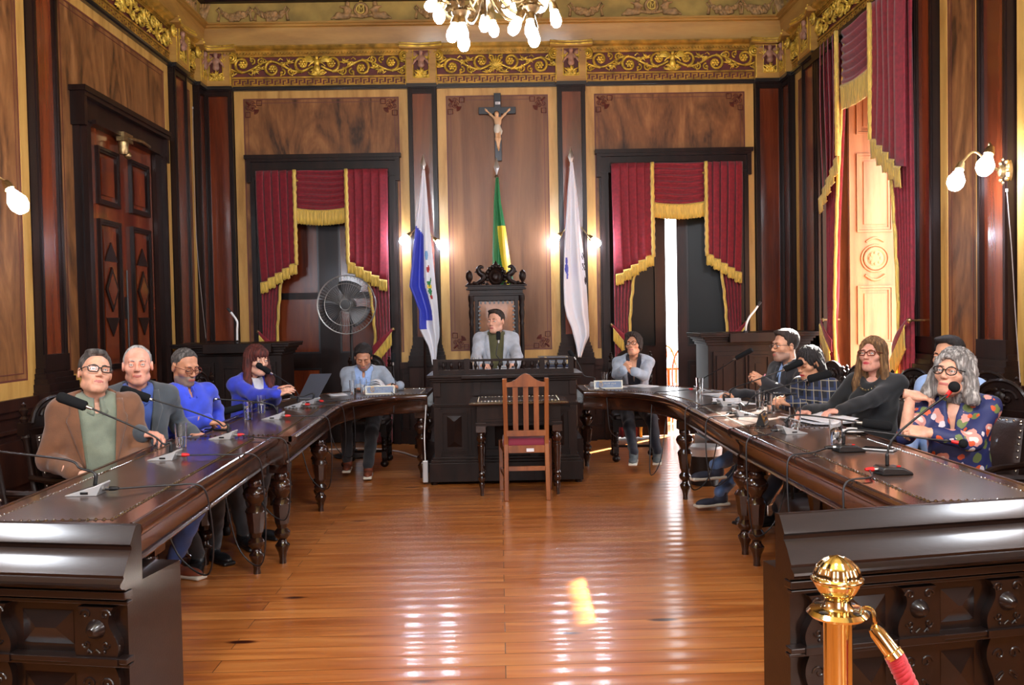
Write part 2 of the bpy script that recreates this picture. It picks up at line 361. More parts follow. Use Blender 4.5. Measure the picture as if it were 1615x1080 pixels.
# ------------------------------------------------------------------ smooth solids: signed distances, meshed with surface nets
f32 = np.float32
def cap(P, a, b, ra, rb=None):
    rb = ra if rb is None else rb
    a = np.asarray(a, f32); b = np.asarray(b, f32); d = b-a; L = float(d@d) + 1e-12
    t = ((P[0]-a[0])*d[0] + (P[1]-a[1])*d[1] + (P[2]-a[2])*d[2])/L
    t = np.clip(t, 0, 1)
    q = np.sqrt((P[0]-a[0]-t*d[0])**2 + (P[1]-a[1]-t*d[1])**2 + (P[2]-a[2]-t*d[2])**2)
    return q - (ra + t*(rb-ra))
def ell(P, c, r, R=None):
    x, y, z = P[0]-f32(c[0]), P[1]-f32(c[1]), P[2]-f32(c[2])
    if R is not None:
        R = np.asarray(R, f32)      # columns are the ellipsoid's axes
        x, y, z = x*R[0,0]+y*R[1,0]+z*R[2,0], x*R[0,1]+y*R[1,1]+z*R[2,1], x*R[0,2]+y*R[1,2]+z*R[2,2]
    k0 = np.sqrt((x/r[0])**2 + (y/r[1])**2 + (z/r[2])**2)
    k1 = np.sqrt((x/r[0]**2)**2 + (y/r[1]**2)**2 + (z/r[2]**2)**2) + 1e-9
    return k0*(k0-1)/k1
def rbox(P, c, hs, rad, R=None):
    x, y, z = P[0]-f32(c[0]), P[1]-f32(c[1]), P[2]-f32(c[2])
    if R is not None:
        R = np.asarray(R, f32)
        x, y, z = x*R[0,0]+y*R[1,0]+z*R[2,0], x*R[0,1]+y*R[1,1]+z*R[2,1], x*R[0,2]+y*R[1,2]+z*R[2,2]
    x, y, z = np.abs(x)-hs[0]+rad, np.abs(y)-hs[1]+rad, np.abs(z)-hs[2]+rad
    return np.sqrt(np.maximum(x,0)**2+np.maximum(y,0)**2+np.maximum(z,0)**2) + np.minimum(np.maximum(x, np.maximum(y, z)), 0) - rad
def smin(a, b, k):
    h = np.maximum(k-np.abs(a-b), 0)/k
    return np.minimum(a, b) - h*h*k*.25
def smax(a, b, k): return -smin(-a, -b, k)
def su(k, *ds):
    r = ds[0]
    for d in ds[1:]: r = smin(r, d, k)
    return r
def nets(fn, lo, hi, h):
    n = [max(3, int(math.ceil((hi[i]-lo[i])/h))+1) for i in range(3)]
    ax = [lo[i] + h*np.arange(n[i], dtype=f32) for i in range(3)]
    P = np.meshgrid(*[a.astype(f32) for a in ax], indexing='ij')
    F = fn(P).astype(f32)
    S = F < 0
    c = np.zeros(tuple(k-1 for k in n), np.int8)
    cr = [(i, j, k) for i in (0,1) for j in (0,1) for k in (0,1)]
    sl = lambda i, j, k: (slice(i, n[0]-1+i), slice(j, n[1]-1+j), slice(k, n[2]-1+k))
    for q in cr: c += S[sl(*q)]
    act = (c > 0) & (c < 8); idx = np.argwhere(act)
    if len(idx) == 0: return np.zeros((0,3)), np.zeros((0,4), int)
    num = np.zeros((len(idx), 3), f32); cnt = np.zeros(len(idx), f32)
    g = {q: F[idx[:,0]+q[0], idx[:,1]+q[1], idx[:,2]+q[2]] for q in cr}
    for a in cr:
        for d in range(3):
            if a[d] == 0:
                b = list(a); b[d] = 1; b = tuple(b); fa, fb = g[a], g[b]
                m = (fa < 0) != (fb < 0); t = np.where(m, fa/(fa-fb+1e-20), 0)
                p = np.array(a, f32)[None].repeat(len(idx), 0); p[:, d] += t
                num += p*m[:, None]; cnt += m
    V = (idx + num/cnt[:, None])*h + np.array(lo, f32)
    id3 = -np.ones(act.shape, np.int64); id3[act] = np.arange(len(idx))
    faces = []
    for d in range(3):
        u, v = (d+1) % 3, (d+2) % 3
        s0 = [slice(1, k-1) for k in n]; s1 = [slice(1, k-1) for k in n]
        s0[d] = slice(0, n[d]-1); s1[d] = slice(1, n[d])
        A, Bq = S[tuple(s0)], S[tuple(s1)]
        e = np.argwhere(A != Bq)
        if not len(e): continue
        flip = A[e[:,0], e[:,1], e[:,2]]
        base = e.copy(); base[:, u] += 1; base[:, v] += 1
        def at(du, dv):
            q = base.copy(); q[:, u] += du; q[:, v] += dv
            return id3[q[:,0], q[:,1], q[:,2]]
        f = np.stack([at(-1,-1), at(0,-1), at(0,0), at(-1,0)], 1)
        f[~flip] = f[~flip][:, ::-1]; faces.append(f)
    f = np.concatenate(faces); f = f[(f >= 0).all(1)]
    return V, f
class Acc:
    """collects pieces of one mesh; each piece brings its own material index (one number or one per face)"""
    def __init__(s): s.V = []; s.F = []; s.M = []; s.n = 0
    def add(s, V, F, m=0, tf=None):
        V = np.asarray(V, float)
        if tf is not None: V = V @ np.asarray(tf[0]).T + np.asarray(tf[1])
        for f in F: s.F.append(tuple(int(i)+s.n for i in f))
        s.M.extend(list(m) if hasattr(m, '__len__') else [m]*len(F)); s.V.extend(map(tuple, V)); s.n += len(V); return s
    def mb(s, M, m=None): return s.add(M.v, M.f, m if m is not None else M.m)
    def build(s, name, mats, parent=None, world=False, smooth=60):
        M = MB(); M.v, M.f, M.m = s.V, s.F, s.M
        return M.build(name, mats, parent, smooth=smooth, world=world, fixn=False)
def to_mb(V, F, tf=None, mi=0):
    M = MB(tf); M.add([tuple(map(float, p)) for p in V], [tuple(map(int, q)) for q in F], mi); return M
# =================================================================== THE ROOM
YB, XL, XR = 10.7, -3.5, 3.5
TB = lambda a, d, z: (a, YB-d, z)
TL = lambda a, d, z: (XL+d, a, z)
TR = lambda a, d, z: (XR-d, a, z)
ZC = 4.27                       # underside of the gilded frieze
f = MB(); f.box(-3.9, 4.3, -2.8, 11.0, -.12, 0); struct(f.build('floor', M_FLOOR, smooth=0))
f = MB(); f.box(-3.9, 4.3, -2.8, 11.1, 5.5, 5.7); ceil = struct(f.build('ceiling', M_OLIVE, smooth=0))
f = MB()
for i in range(40):             # slatted coffer next to the back wall
    f.box(-3.3+i*.17, -3.3+i*.17+.07, 9.6, 10.5, 5.30, 5.52)
for i in range(60):
    f.box(-3.4, -2.6, -1.0+i*.19, -1.0+i*.19+.07, 5.40, 5.52); f.box(2.6, 3.4, -1.0+i*.19, -1.0+i*.19+.07, 5.40, 5.52)
f.build('ceiling_slats', M_DADO, ceil, smooth=0)
f = MB()
for x in (-3.45, -2.55, 2.55, 3.45): f.box(x-.09, x+.09, -2.4, 10.5, 5.32, 5.52)
for y in (9.5,): f.box(-3.5, 3.5, y-.09, y+.09, 5.30, 5.52)
f.build('ceiling_beam', M_DADO, ceil, smooth=0)

def wall(name, T, a0, a1, th, holes, mat):
    """a slab with rectangular openings (a0, a1, z0, z1)"""
    M = MB(T); xs = a0
    for (h0, h1, z0, z1) in sorted(holes):
        M.box(xs, h0, -th, 0, 0, 5.5)
        if z0 > 0: M.box(h0, h1, -th, 0, 0, z0)
        M.box(h0, h1, -th, 0, z1, 5.5); xs = h1
    M.box(xs, a1, -th, 0, 0, 5.5)
    return struct(M.build(name, mat, smooth=0))
WB = wall('wall_back', TB, -4.0, 4.3, .3, [(-2.83, -1.28, 0, 3.3), (1.33, 2.92, 0, 3.3)], M_DADO)
WL = wall('wall_left', TL, -2.8, 10.7, .3, [], M_PANEL)
WR = wall('wall_right', TR, -2.8, 10.7, .7, [(-1.35, .15, .7, 4.3), (7.5, 9.3, .0, 4.2)], M_PANEL)
WF = wall('wall_front', lambda a, d, z: (a, -2.4+d, z), -3.9, 4.3, .3, [(-.65, .65, 1.0, 4.2)], M_PANEL)

def corner_orn(M, a, z, sa, sz, d, s=.2):
    """painted fretwork in the corner of a panel"""
    q = lambda u, v: (a+sa*u*s, z+sz*v*s)
    def line(pts, r=.006): M.tube([(q(u, v)[0], d, q(u, v)[1]) for u, v in pts], r, 4)
    line([(.02,1),(.02,.7),(.3,.7),(.3,.98),(.02,1)]); line([(1,.02),(.7,.02),(.7,.3),(.98,.3),(1,.02)])
    for cu, cv, sg in ((.42,.5,1),(.5,.42,-1),(.18,.42,1),(.42,.18,-1)):
        line([(cu+.16*(1-t/14)*math.cos(sg*t*.75), cv+.16*(1-t/14)*math.sin(sg*t*.75)) for t in range(13)], .005)
    line([(.08,.08),(.3,.3)], .012)
    for k in range(7):
        t = k/6*PI/2; line([(.55,.55),(.55+.28*math.cos(t), .55+.28*math.sin(t))], .005)

def bay(T, parent, a0, a1, mat, sides=(1,1), z0=.98, yw=.105, cut=None, orn=True):
    """yellow border, veneered field, thin painted line and corner ornaments; cut=(a0,a1,z1) leaves a doorway free"""
    F = MB(T); d = .02
    b0, b1 = a0 + (yw if sides[0] else 0), a1 - (yw if sides[1] else 0)
    if sides[0]: F.box(a0, b0, 0, d, z0, ZC)
    if sides[1]: F.box(b1, a1, 0, d, z0, ZC)
    F.box(b0, b1, 0, d, ZC-.12, ZC)
    if not cut: F.box(b0, b1, 0, d, z0, z0+.12)
    else:
        F.box(b0, cut[0], 0, d, z0, z0+.12); F.box(cut[1], b1, 0, d, z0, z0+.12)
    F.build('panel_border', M_YEL, parent, smooth=0)
    P = MB(T); zt, zb = ZC-.12, z0+.12
    if cut:
        P.box(b0, cut[0], 0, .012, zb, zt); P.box(cut[1], b1, 0, .012, zb, zt); P.box(cut[0], cut[1], 0, .012, cut[2], zt)
    else: P.box(b0, b1, 0, .012, zb, zt)
    P.build('veneer_panel', mat, parent, smooth=0)
    O = MB(T)
    def rim(x0, x1, y0, y1, w): O.box(x0, x1, .012, .0145, y0, y0+w); O.box(x0, x1, .012, .0145, y1-w, y1); O.box(x0, x0+w, .012, .0145, y0, y1); O.box(x1-w, x1, .012, .0145, y0, y1)
    if not cut:
        rim(b0, b1, zb, zt, .014); rim(b0+.05, b1-.05, zb+.05, zt-.05, .006)
    else:
        O.box(b0, b1, .012, .0145, zt-.014, zt); O.box(b0, b0+.014, .012, .0145, zb, zt); O.box(b1-.014, b1, .012, .0145, zb, zt)
        O.box(b0+.05, b1-.05, .012, .0145, zt-.056, zt-.05); O.box(b0+.05, b0+.056, .012, .0145, zb, zt); O.box(b1-.056, b1-.05, .012, .0145, zb, zt)
    if orn and b1-b0 > .8:
        corner_orn(O, b0+.02, zt-.02, 1, -1, .014); corner_orn(O, b1-.02, zt-.02, -1, -1, .014)
        if not cut: corner_orn(O, b0+.02, zb+.02, 1, 1, .014); corner_orn(O, b1-.02, zb+.02, -1, 1, .014)
    O.build('painted_border_line', M_ORN, parent, smooth=0)

NT = [0]
def trim(): NT[0] += 1; return sroot('trim_%d' % NT[0])

# ---- little winged plaster figure, shared by all capitals
def cherub_mesh():
    def fn(P):
        P = [np.asarray(P[0]), P[1], P[2]]
        Q = [np.abs(P[0]), P[1], P[2]]
        d = su(.02, ell(P, (0,.03,.315), (.026,.028,.032)), ell(P, (0,.02,.235), (.038,.03,.055)), ell(P, (0,.025,.17), (.042,.032,.04)),
               cap(Q, (.035,.02,.262), (.07,.035,.215), .014, .011), cap(Q, (.07,.035,.215), (.095,.03,.175), .011, .009))
        w = ell(Q, (.075,.005,.295), (.055,.01,.03), np.array([[.8,0,-.6],[0,1,0],[.6,0,.8]]))
        return smin(d, w, .012)
    return nets(fn, (-.14,-.03,.1), (.14,.08,.37), .009)
CHER = cherub_mesh()
def leafy(M, a, z, s, n=9, d=.02):
    """a gilded acanthus tuft"""
    for k in range(n):
        t = PI*(.06 + .88*k/(n-1)); L = s*(.75+.25*math.sin(k*2.1))
        pts = [(a+L*u*math.cos(t)*(1+.15*math.sin(u*3)), d+.025*math.sin(u*PI), z+L*u*math.sin(t)) for u in (0, .35, .7, 1)]
        M.tube(pts, [.006, s*.13, s*.1, .003], 6)
def spiral(M, a, z, r, sg, th0, d, w, turns=1.6, n=20):
    pts = []; rad = []
    for k in range(n+1):
        t = k/n; R = r*(1-.86*t); th = th0 + sg*t*turns*2*PI
        pts.append((a+R*math.cos(th), d, z+R*math.sin(th))); rad.append(w*(1-.5*t))
    M.tube(pts, rad, 6)
    M.sph((a, d, z), (r*.2, r*.14, r*.2), 8, 6)
def capital(T, parent, ac, w, flip=1, d0=.06):
    h = ZC; hw = w/2
    B = MB(T)
    B.box(ac-hw, ac+hw, 0, d0+.02, h, h+.46)
    B.box(ac-hw-.012, ac+hw+.012, 0, d0+.05, h, h+.035)
    B.box(ac-hw, ac-hw+.085, d0, d0+.055, h+.03, h+.36); B.box(ac+hw-.085, ac+hw, d0, d0+.055, h+.03, h+.36)
    B.box(ac-hw+.08, ac+hw-.08, d0, d0+.055, h+.03, h+.075)
    n = 10                       # concave abacus on top
    out = [(ac-hw-.07+(w+.14)*k/n, d0+.12-.05*math.sin(PI*k/n)) for k in range(n+1)]
    poly = [(ac-hw-.07, 0)] + out + [(ac+hw+.07, 0)]
    Mx = [(a, dd) for a, dd in poly]
    b = len(B.v); B.prism(Mx, h+.415, h+.465, 'xy')
    B.build('capital', M_TANW, parent, smooth=30)
    R = MB(T); R.box(ac-hw+.085, ac+hw-.085, d0+.02, d0+.024, h+.075, h+.4); R.build('capital_recess', M_MAROON, parent, smooth=0)
    G = MB(T)
    for s in (-1, 1):
        c = (ac+s*(hw+.015), h+.335)
        G.tube([(c[0]+.062*(1-.8*k/26)*math.cos(PI/2-s*k*.5), d0+.035+.02*k/26, c[1]+.062*(1-.8*k/26)*math.sin(PI/2-s*k*.5)) for k in range(27)], [.016-.008*k/26 for k in range(27)], 6)
        G.sph((c[0], d0+.06, c[1]), .016, 8, 6)
        G.tube([(ac+s*(hw-.087), d0+.057, h+.4), (ac+s*(hw-.087), d0+.057, h+.075)], .006, 5)
        G.tube([(ac+s*hw, d0+.057, h+.29), (ac+s*hw, d0+.057, h+.02)], .006, 5)
        leafy(G, ac+s*.075, h+.30, .07, 5, d0+.03)
    G.tube([(ac-hw+.087, d0+.057, h+.075), (ac+hw-.087, d0+.057, h+.075)], .006, 5)
    G.tube([(a, dd+.002, h+.44) for a, dd in out], .012, 6); G.tube([(a, dd-.012, h+.475) for a, dd in out], .008, 6)
    for k in range(3): leafy(G, ac-.045+.045*k, h+.08, .085, 7, d0+.03)
    leafy(G, ac, h+.12, .1, 9, d0+.04)
    G.build('gilded_leaves', M_GOLD, parent, smooth=60)
    V = CHER[0]; C = MB(T); C.add([(ac+float(p[0]), d0+.03+float(p[1]), h+.055+float(p[2])) for p in V], [tuple(map(int, q)) for q in CHER[1]])
    C.build('cherub', M_CHERUB, parent, smooth=180)

def pilaster(T, a0, a1, d=.055, cap_w=None, cap_at=None, z0=0.0):
    t = trim(); ac = (a0+a1)/2; w = a1-a0
    S = MB(T); S.box(a0+.03, a1-.03, 0, d, 1.0, ZC); S.build('pilaster_field', M_RED, t, smooth=0)
    E = MB(T); e = .05
    for x0, x1 in ((a0, a0+e), (a1-e, a1)):
        E.box(x0, x1, 0, d+.02, 1.0, ZC); E.box(x0+.012, x1-.012, 0, d+.032, 1.0, ZC)
    E.box(a0-.003, a1+.003, 0, d+.023, ZC-.1, ZC); E.box(a0+.03, a1-.03, 0, d+.037, ZC-.045, ZC)
    E.box(a0-.004, a1+.004, 0, d+.036, 1.155, 1.28)
    for k, (dd, z1, z2) in enumerate(((.03,1.13,1.18),(.05,1.09,1.14),(.065,1.05,1.10),(.085,.99,1.06),(.1,.93,1.0))): E.box(a0-dd*.6, a1+dd*.6, 0, d+dd, z1, z2)
    E.build('pilaster_moulding', M_DARK, t, smooth=0)
    D = MB(T); D.box(a0-.05, a1+.05, 0, d+.06, .18, .94); D.box(a0-.07, a1+.07, 0, d+.08, 0, .18); D.build('pedestal', M_DADO, t, smooth=0)
    N = MB(T); N.box(a0-.012, a1+.012, 0, d+.06, ZC-.03, ZC+.01); N.build('necking', M_BLACK, t, smooth=0)
    if cap_w: capital(T, t, cap_at or ac, cap_w)
    return t

def entablature(T, a0, a1, style=0, relief=True):
    t = trim(); L = a1-a0; h = ZC
    B = MB(T); B.box(a0, a1, 0, .03, h+.03, h+.39); B.build('frieze_ground', M_MAROON, t, smooth=0)
    K = MB(T); K.box(a0, a1, 0, .06, h-.035, h+.015); K.box(a0, a1, 0, .075, h-.02, h+.0); K.build('black_moulding', M_BLACK, t, smooth=0)
    G = MB(T)
    G.box(a0, a1, 0, .045, h+.018, h+.03); G.box(a0, a1, 0, .045, h+.108, h+.128); G.box(a0, a1, 0, .05, h+.36, h+.378)
    u = .092; n = max(1, int(L/u)); u = L/n; w = .012
    for k in range(n):          # Greek key
        x = a0+k*u; z = h+.036; H = .064
        for (p, q, r, s) in ((0,w,0,H),(0,u*.74,H-w,H),(u*.74-w,u*.74,H*.38,H),(u*.34,u*.74,H*.38,H*.38+w),(0,u,0,w) if k % 1 == 0 else (0,0,0,0)):
            if (p, q, r, s) == (0, u, 0, w): p, q = u*.9, u
            G.box(x+p, x+q, .03, .038, z+r, z+s)
        G.box(x+u*.34, x+u*.34+w, .03, .038, z, z+H*.38); G.box(x+u*.34, x+u, .03, .038, z, z+w)
    G.build('greek_key', M_GOLDD, t, smooth=0)
    C = MB(T); prof = [(0,h+.378),(.06,h+.378),(.06,h+.40),(.08,h+.40),(.08,h+.425),(.115,h+.44),(.135,h+.46),(.135,h+.475),(0,h+.475)]
    ins = .04
    C.add([(x, d, z) for x in (a0, a1) for d, z in prof], [(i, (i+1) % 9, 9+(i+1) % 9, 9+i) for i in range(9)])
    nd = int(L/.036)
    for k in range(nd): C.box(a0+k*L/nd, a0+k*L/nd+.02, .06, .082, h+.385, h+.41)
    C.build('dentil_moulding', M_GOLDD, t, smooth=0)
    # scrollwork growing from the middle to both ends
    S = MB(T); zc = h+.245; ac = (a0+a1)/2; half = L/2-.04; un = max(1, round(half/.31)); ul = half/un; A = .062; d = .045
    for s in (-1, 1):
        wav = [(ac+s*(.05+(half-.05)*k/40), d, zc - A*math.sin(k/40*un*PI)) for k in range(41)]
        S.tube(wav, [.017-.004*k/40 for k in range(41)], 6)
        for i in range(un):
            c = ac+s*(ul*(i+.5)); sg = 1 if i % 2 == 0 else -1
            spiral(S, c, zc+sg*.028, min(.094, ul*.32), s*sg*1, -sg*PI/2, d+.008, .019, 1.45)
            spiral(S, c+s*ul*.36, zc-sg*.068, .045, -s*sg, sg*PI/2, d+.006, .013, 1.3); spiral(S, c-s*ul*.33, zc+sg*.072, .04, -s*sg, -sg*PI/2, d+.006, .012, 1.2)
            for k in range(6): S.sph((c+.03*math.cos(k*PI/3), d+.014, zc+sg*.028+.03*math.sin(k*PI/3)), (.015,.01,.015), 6, 5)
            leafy(S, c+s*ul*.42, zc+sg*.035, .075, 7, d)
            M2 = MB(); leafy(M2, 0, 0, .07, 7, 0)
            S.add([(c-s*ul*.4+p[0], d+p[1], zc-sg*.045-p[2]*1.0) for p in M2.v], M2.f)
            for q in (-1, 1): S.tube([(c+q*.07, d, zc-sg*.07), (c+q*.1, d+.01, zc-sg*.095), (c+q*.13, d, zc-sg*.075)], [.009,.007,.003], 5)
            S.sph((c+s*.12, d+.008, zc-sg*.1), (.014,.01,.014), 6, 5); S.sph((c-s*.1, d+.008, zc+sg*.105), (.012,.01,.012), 6, 5)
    if style == 0:              # winged half figure in the middle
        S.sph((ac, d+.03, h+.335), (.022,.024,.026), 10, 8); S.sph((ac, d+.02, h+.28), (.033,.026,.045), 10, 8); S.sph((ac, d+.02, h+.215), (.04,.028,.05), 10, 8)
        for s in (-1, 1):
            for k in range(6):
                t2 = .15+.16*k; S.tube([(ac+s*.03, d+.01, h+.29), (ac+s*(.03+.08*math.cos(t2)), d+.015, h+.29+.075*math.sin(t2)), (ac+s*(.03+.16*math.cos(t2*.8)), d, h+.285+.1*math.sin(t2*.8))], [.008,.016,.004], 6)
            S.tube([(ac+s*.03, d+.02, h+.3), (ac+s*.07, d+.03, h+.27), (ac+s*.1, d+.02, h+.24)], [.012,.01,.008], 6)
        leafy(S, ac, h+.135, .11, 11, d)
    else:                       # palmette
        for k in range(9):
            t2 = PI*(.1+.8*k/8); r = .06+.06*math.sin(t2)
            S.tube([(ac, d, h+.2), (ac+r*.6*math.cos(t2), d+.015, h+.2+r*.7*math.sin(t2)), (ac+r*math.cos(t2), d, h+.2+r*1.15*math.sin(t2))], [.006,.014,.008], 6)
        leafy(S, ac-.1, h+.14, .07, 5, d); leafy(S, ac+.1, h+.14, .07, 5, d)
    S.build('gilded_scrollwork', M_GOLD, t, smooth=60)

def upper_bands(T, a0, a1, name_n):
    t = trim()
    C = MB(T); C.add([(x, d, z) for x in (a0, a1) for d, z in ((0,4.74),(.06,4.745),(.1,4.95),(.1,4.96),(.13,4.965),(.13,4.985),(.16,4.99),(.16,5.01),(.1,5.02),(0,5.02))],
                      [(i, (i+1) % 10, 10+(i+1) % 10, 10+i) for i in range(10)]); C.build('ochre_band', M_TANW, t, smooth=0)
    B = MB(T); B.box(a0, a1, 0, .05, 5.0, 5.28); B.build('relief_ground', M_OLIVE, t, smooth=0)
    D = MB(T); D.box(a0, a1, 0, .12, 5.262, 5.40); D.box(a0, a1, 0, .17, 5.285, 5.41); D.build('dark_cornice', M_DADO, t, smooth=0)
    return t
def garland(M, a, z, w):
    for k in range(26):
        u = (k % 13)/12; s = math.sin(PI*u); x = a-w/2+w*u; q = k//13
        for j in range(3): M.sph((x+random.uniform(-.015,.015), .06+.02*s, z-.06*s+random.uniform(-.035,.035)*s-.02*q), random.uniform(.019,.031)*(.6+.5*s), 7, 5)
    for s in (-1, 1):
        M.tube([(a+s*w/2, .07, z+.01), (a+s*(w/2+.03), .075, z+.05), (a+s*(w/2+.06), .07, z+.02), (a+s*(w/2+.03), .07, z-.02), (a+s*(w/2+.045), .07, z-.11)], [.01,.012,.012,.012,.02], 6)
SEAT_CHER = None
def seated_cherub():
    def fn(P):
        return su(.02, ell(P, (0,0,.2), (.028,.028,.032)), ell(P, (0,0,.115), (.042,.035,.06)), cap(P, (.0,.01,.06), (.1,.02,.075), .03, .022),
                  cap(P, (.1,.02,.075), (.17,.01,.025), .02, .013), cap(P, (0,0,.05), (.12,.02,.03), .028, .02), cap(P, (.02,.02,.15), (-.05,.03,.12), .016, .011),
                  cap(P, (.0,.02,.15), (.07,.03,.16), .016, .011))
    return nets(fn, (-.1,-.06,-.02), (.21,.08,.26), .01)
SEAT_CHER = seated_cherub()
def medallion(T, t, a):
    M = MB(T)
    for s in (-1, 1):
        V = SEAT_CHER[0]; M.add([(a-s*.13*1.25+ -s*float(p[0])*1.1*1 + 0, .06+float(p[1]), 5.035+float(p[2])) for p in V], [tuple(map(int, q)) for q in SEAT_CHER[1]])
    M.tube([(a+.07*math.cos(k*PI/12), .07, 5.16+.07*math.sin(k*PI/12)) for k in range(24)], .022, 6, closed=True)
    M.box(a-.42, a+.42, .05, .085, 5.022, 5.036)
    for k in range(14): M.sph((a-.14+.02*k, .075, 5.08+.02*abs(k-7)/7), .022, 7, 5)
    M.build('cherub_group', M_PLAST, t, smooth=60)
    G = MB(T); c = (a, 5.16)         # gilded monogram: a C laced with an M
    G.tube([(c[0]+.05*math.cos(t2), .105, c[1]+.05*math.sin(t2)) for t2 in [PI*.22+k*PI*1.56/16 for k in range(17)]], .009, 6)
    for pts in ([(-.02,-.04),(-.02,.045)], [(-.02,.045),(.008,-.01),(.036,.045)], [(.036,.045),(.036,-.04)]):
        G.tube([(c[0]+x, .11, c[1]+z) for x, z in pts], .007, 6)
    for k in range(5):
        t2 = PI/2+k*2*PI/5; G.tube([(a, .08, 5.275), (a+.03*math.cos(t2), .08, 5.275+.03*math.sin(t2))], [.012,.003], 5)
    G.build('gilded_monogram', M_GILT, t, smooth=60)

# ---- back wall
bay(TB, WB, -3.10, -1.04, M_PANEL, cut=(-2.83, -1.28, 3.3)); bay(TB, WB, -.69, .74, M_PANEL2); bay(TB, WB, 1.08, 3.10, M_PANEL, cut=(1.33, 2.92, 3.3))
pilaster(TB, -3.44, -3.11, cap_w=.33); pilaster(TB, -1.03, -.70, cap_w=.36); pilaster(TB, .745, 1.075, cap_w=.36); pilaster(TB, 3.11, 3.44, cap_w=.33)
entablature(TB, -3.2, -1.0, 0); entablature(TB, -.72, .76, 1); entablature(TB, 1.05, 3.2, 0)
t = upper_bands(TB, -3.5, 3.5, 0); medallion(TB, t, -1.56); medallion(TB, t, .93+.95)
R = MB(TB)
for a in (-3.05, -2.62, -.72, -.28, .35, 1.1, 2.75, 3.15): garland(R, a, 5.16, .3)
R.build('fruit_garland', M_PLAST, t, smooth=60)
R = MB(TB)
for a in (-3.42, -.42, .55, 3.42):      # cartouche shells
    for k in range(7): R.tube([(a, .06, 5.03), (a+.05*math.sin((k-3)*.4), .1, 5.14), (a+.08*math.sin((k-3)*.45), .07, 5.25)], [.012,.022,.014], 6)
    R.sph((a, .09, 5.14), (.05,.03,.07), 10, 8)
R.build('cartouche', M_PLAST, t, smooth=60)
# dado under the panels
def dado(T, parent, a0, a1, doors=()):
    M = MB(T); seg = []; x = a0
    for p, q in sorted(doors): seg.append((x, p)); x = q
    seg.append((x, a1))
    for p, q in seg:
        if q-p < .05: continue
        M.box(p, q, 0, .02, .15, .93); M.box(p, q, 0, .06, .9, .98); M.box(p, q, 0, .04, .85, .9)
        if q-p > .3:
            for (m, dd) in ((.08,.035),(.12,.05)): 
                M.box(p+m, q-m, 0, dd, .28, .30); M.box(p+m, q-m, 0, dd, .74, .76); M.box(p+m, p+m+.02, 0, dd, .28, .76); M.box(q-m-.02, q-m, 0, dd, .28, .76)
            M.box(p+.18, q-.18, 0, .045, .36, .68)
    M.build('dado_panel', M_DADO, parent, smooth=0)
    return seg
for T, nm, par, a0, a1, drs in ((TB, 'back', WB, -3.5, 3.5, ((-2.9,-1.2),(1.25,3.0))), (TL, 'left', WL, -2.4, 10.7, ((7.35,9.3),)), (TR, 'right', WR, -2.4, 10.7, ((7.28,9.5),))):
    seg = dado(T, par, a0, a1, drs); B = MB(T)
    for p, q in seg: B.box(p, q, 0, .05, 0, .15); B.box(p, q, 0, .035, .15, .19)
    struct(B.build('baseboard_'+nm, M_DADO, smooth=0))
# ---- left wall
pilaster(TL, 10.37, 10.69, cap_w=.30); pilaster(TL, 9.60, 10.0, cap_w=.38); pilaster(TL, 6.71, 7.08, cap_w=.38)
pilaster(TL, 3.8, 4.17, cap_w=.38); pilaster(TL, .9, 1.27, cap_w=.38)
bay(TL, WL, 10.02, 10.35, M_PANEL, orn=False, yw=.08); bay(TL, WL, 7.1, 9.585, M_PANEL, cut=(7.42, 9.24, 3.3), orn=False); bay(TL, WL, 4.19, 6.70, M_PANEL, orn=False); bay(TL, WL, 1.29, 3.78, M_PANEL, orn=False)
entablature(TL, 7.05, 9.65, 0); entablature(TL, 4.14, 6.74, 0); entablature(TL, 9.97, 10.4, 1)
t = upper_bands(TL, -2.4, 10.7, 1); R = MB(TL)
for a in (10.2, 9.7, 9.1, 8.6, 8.1): garland(R, a, 5.16, .3)
R.build('fruit_garland', M_PLAST, t, smooth=60)
# ---- right wall
pilaster(TR, 10.33, 10.69, cap_w=.30); pilaster(TR, 9.52, 9.92, cap_w=.38); pilaster(TR, 6.95, 7.27, cap_w=.38); pilaster(TR, 5.93, 6.3, cap_w=.38); pilaster(TR, 3.4, 3.77, cap_w=.38)
bay(TR, WR, 9.94, 10.31, M_PANEL, orn=False, yw=.08); bay(TR, WR, 6.32, 6.94, M_PANEL, orn=False); bay(TR, WR, 3.79, 5.91, M_PANEL, orn=False)
entablature(TR, 7.2, 9.6, 0); entablature(TR, 3.7, 6.0, 0); entablature(TR, 9.9, 10.4, 1); entablature(TR, 6.25, 7.0, 1)
t = upper_bands(TR, -2.4, 10.7, 2); R = MB(TR)
for a in (10.2, 9.7, 9.1, 8.6): garland(R, a, 5.16, .3)
R.build('fruit_garland', M_PLAST, t, smooth=60)

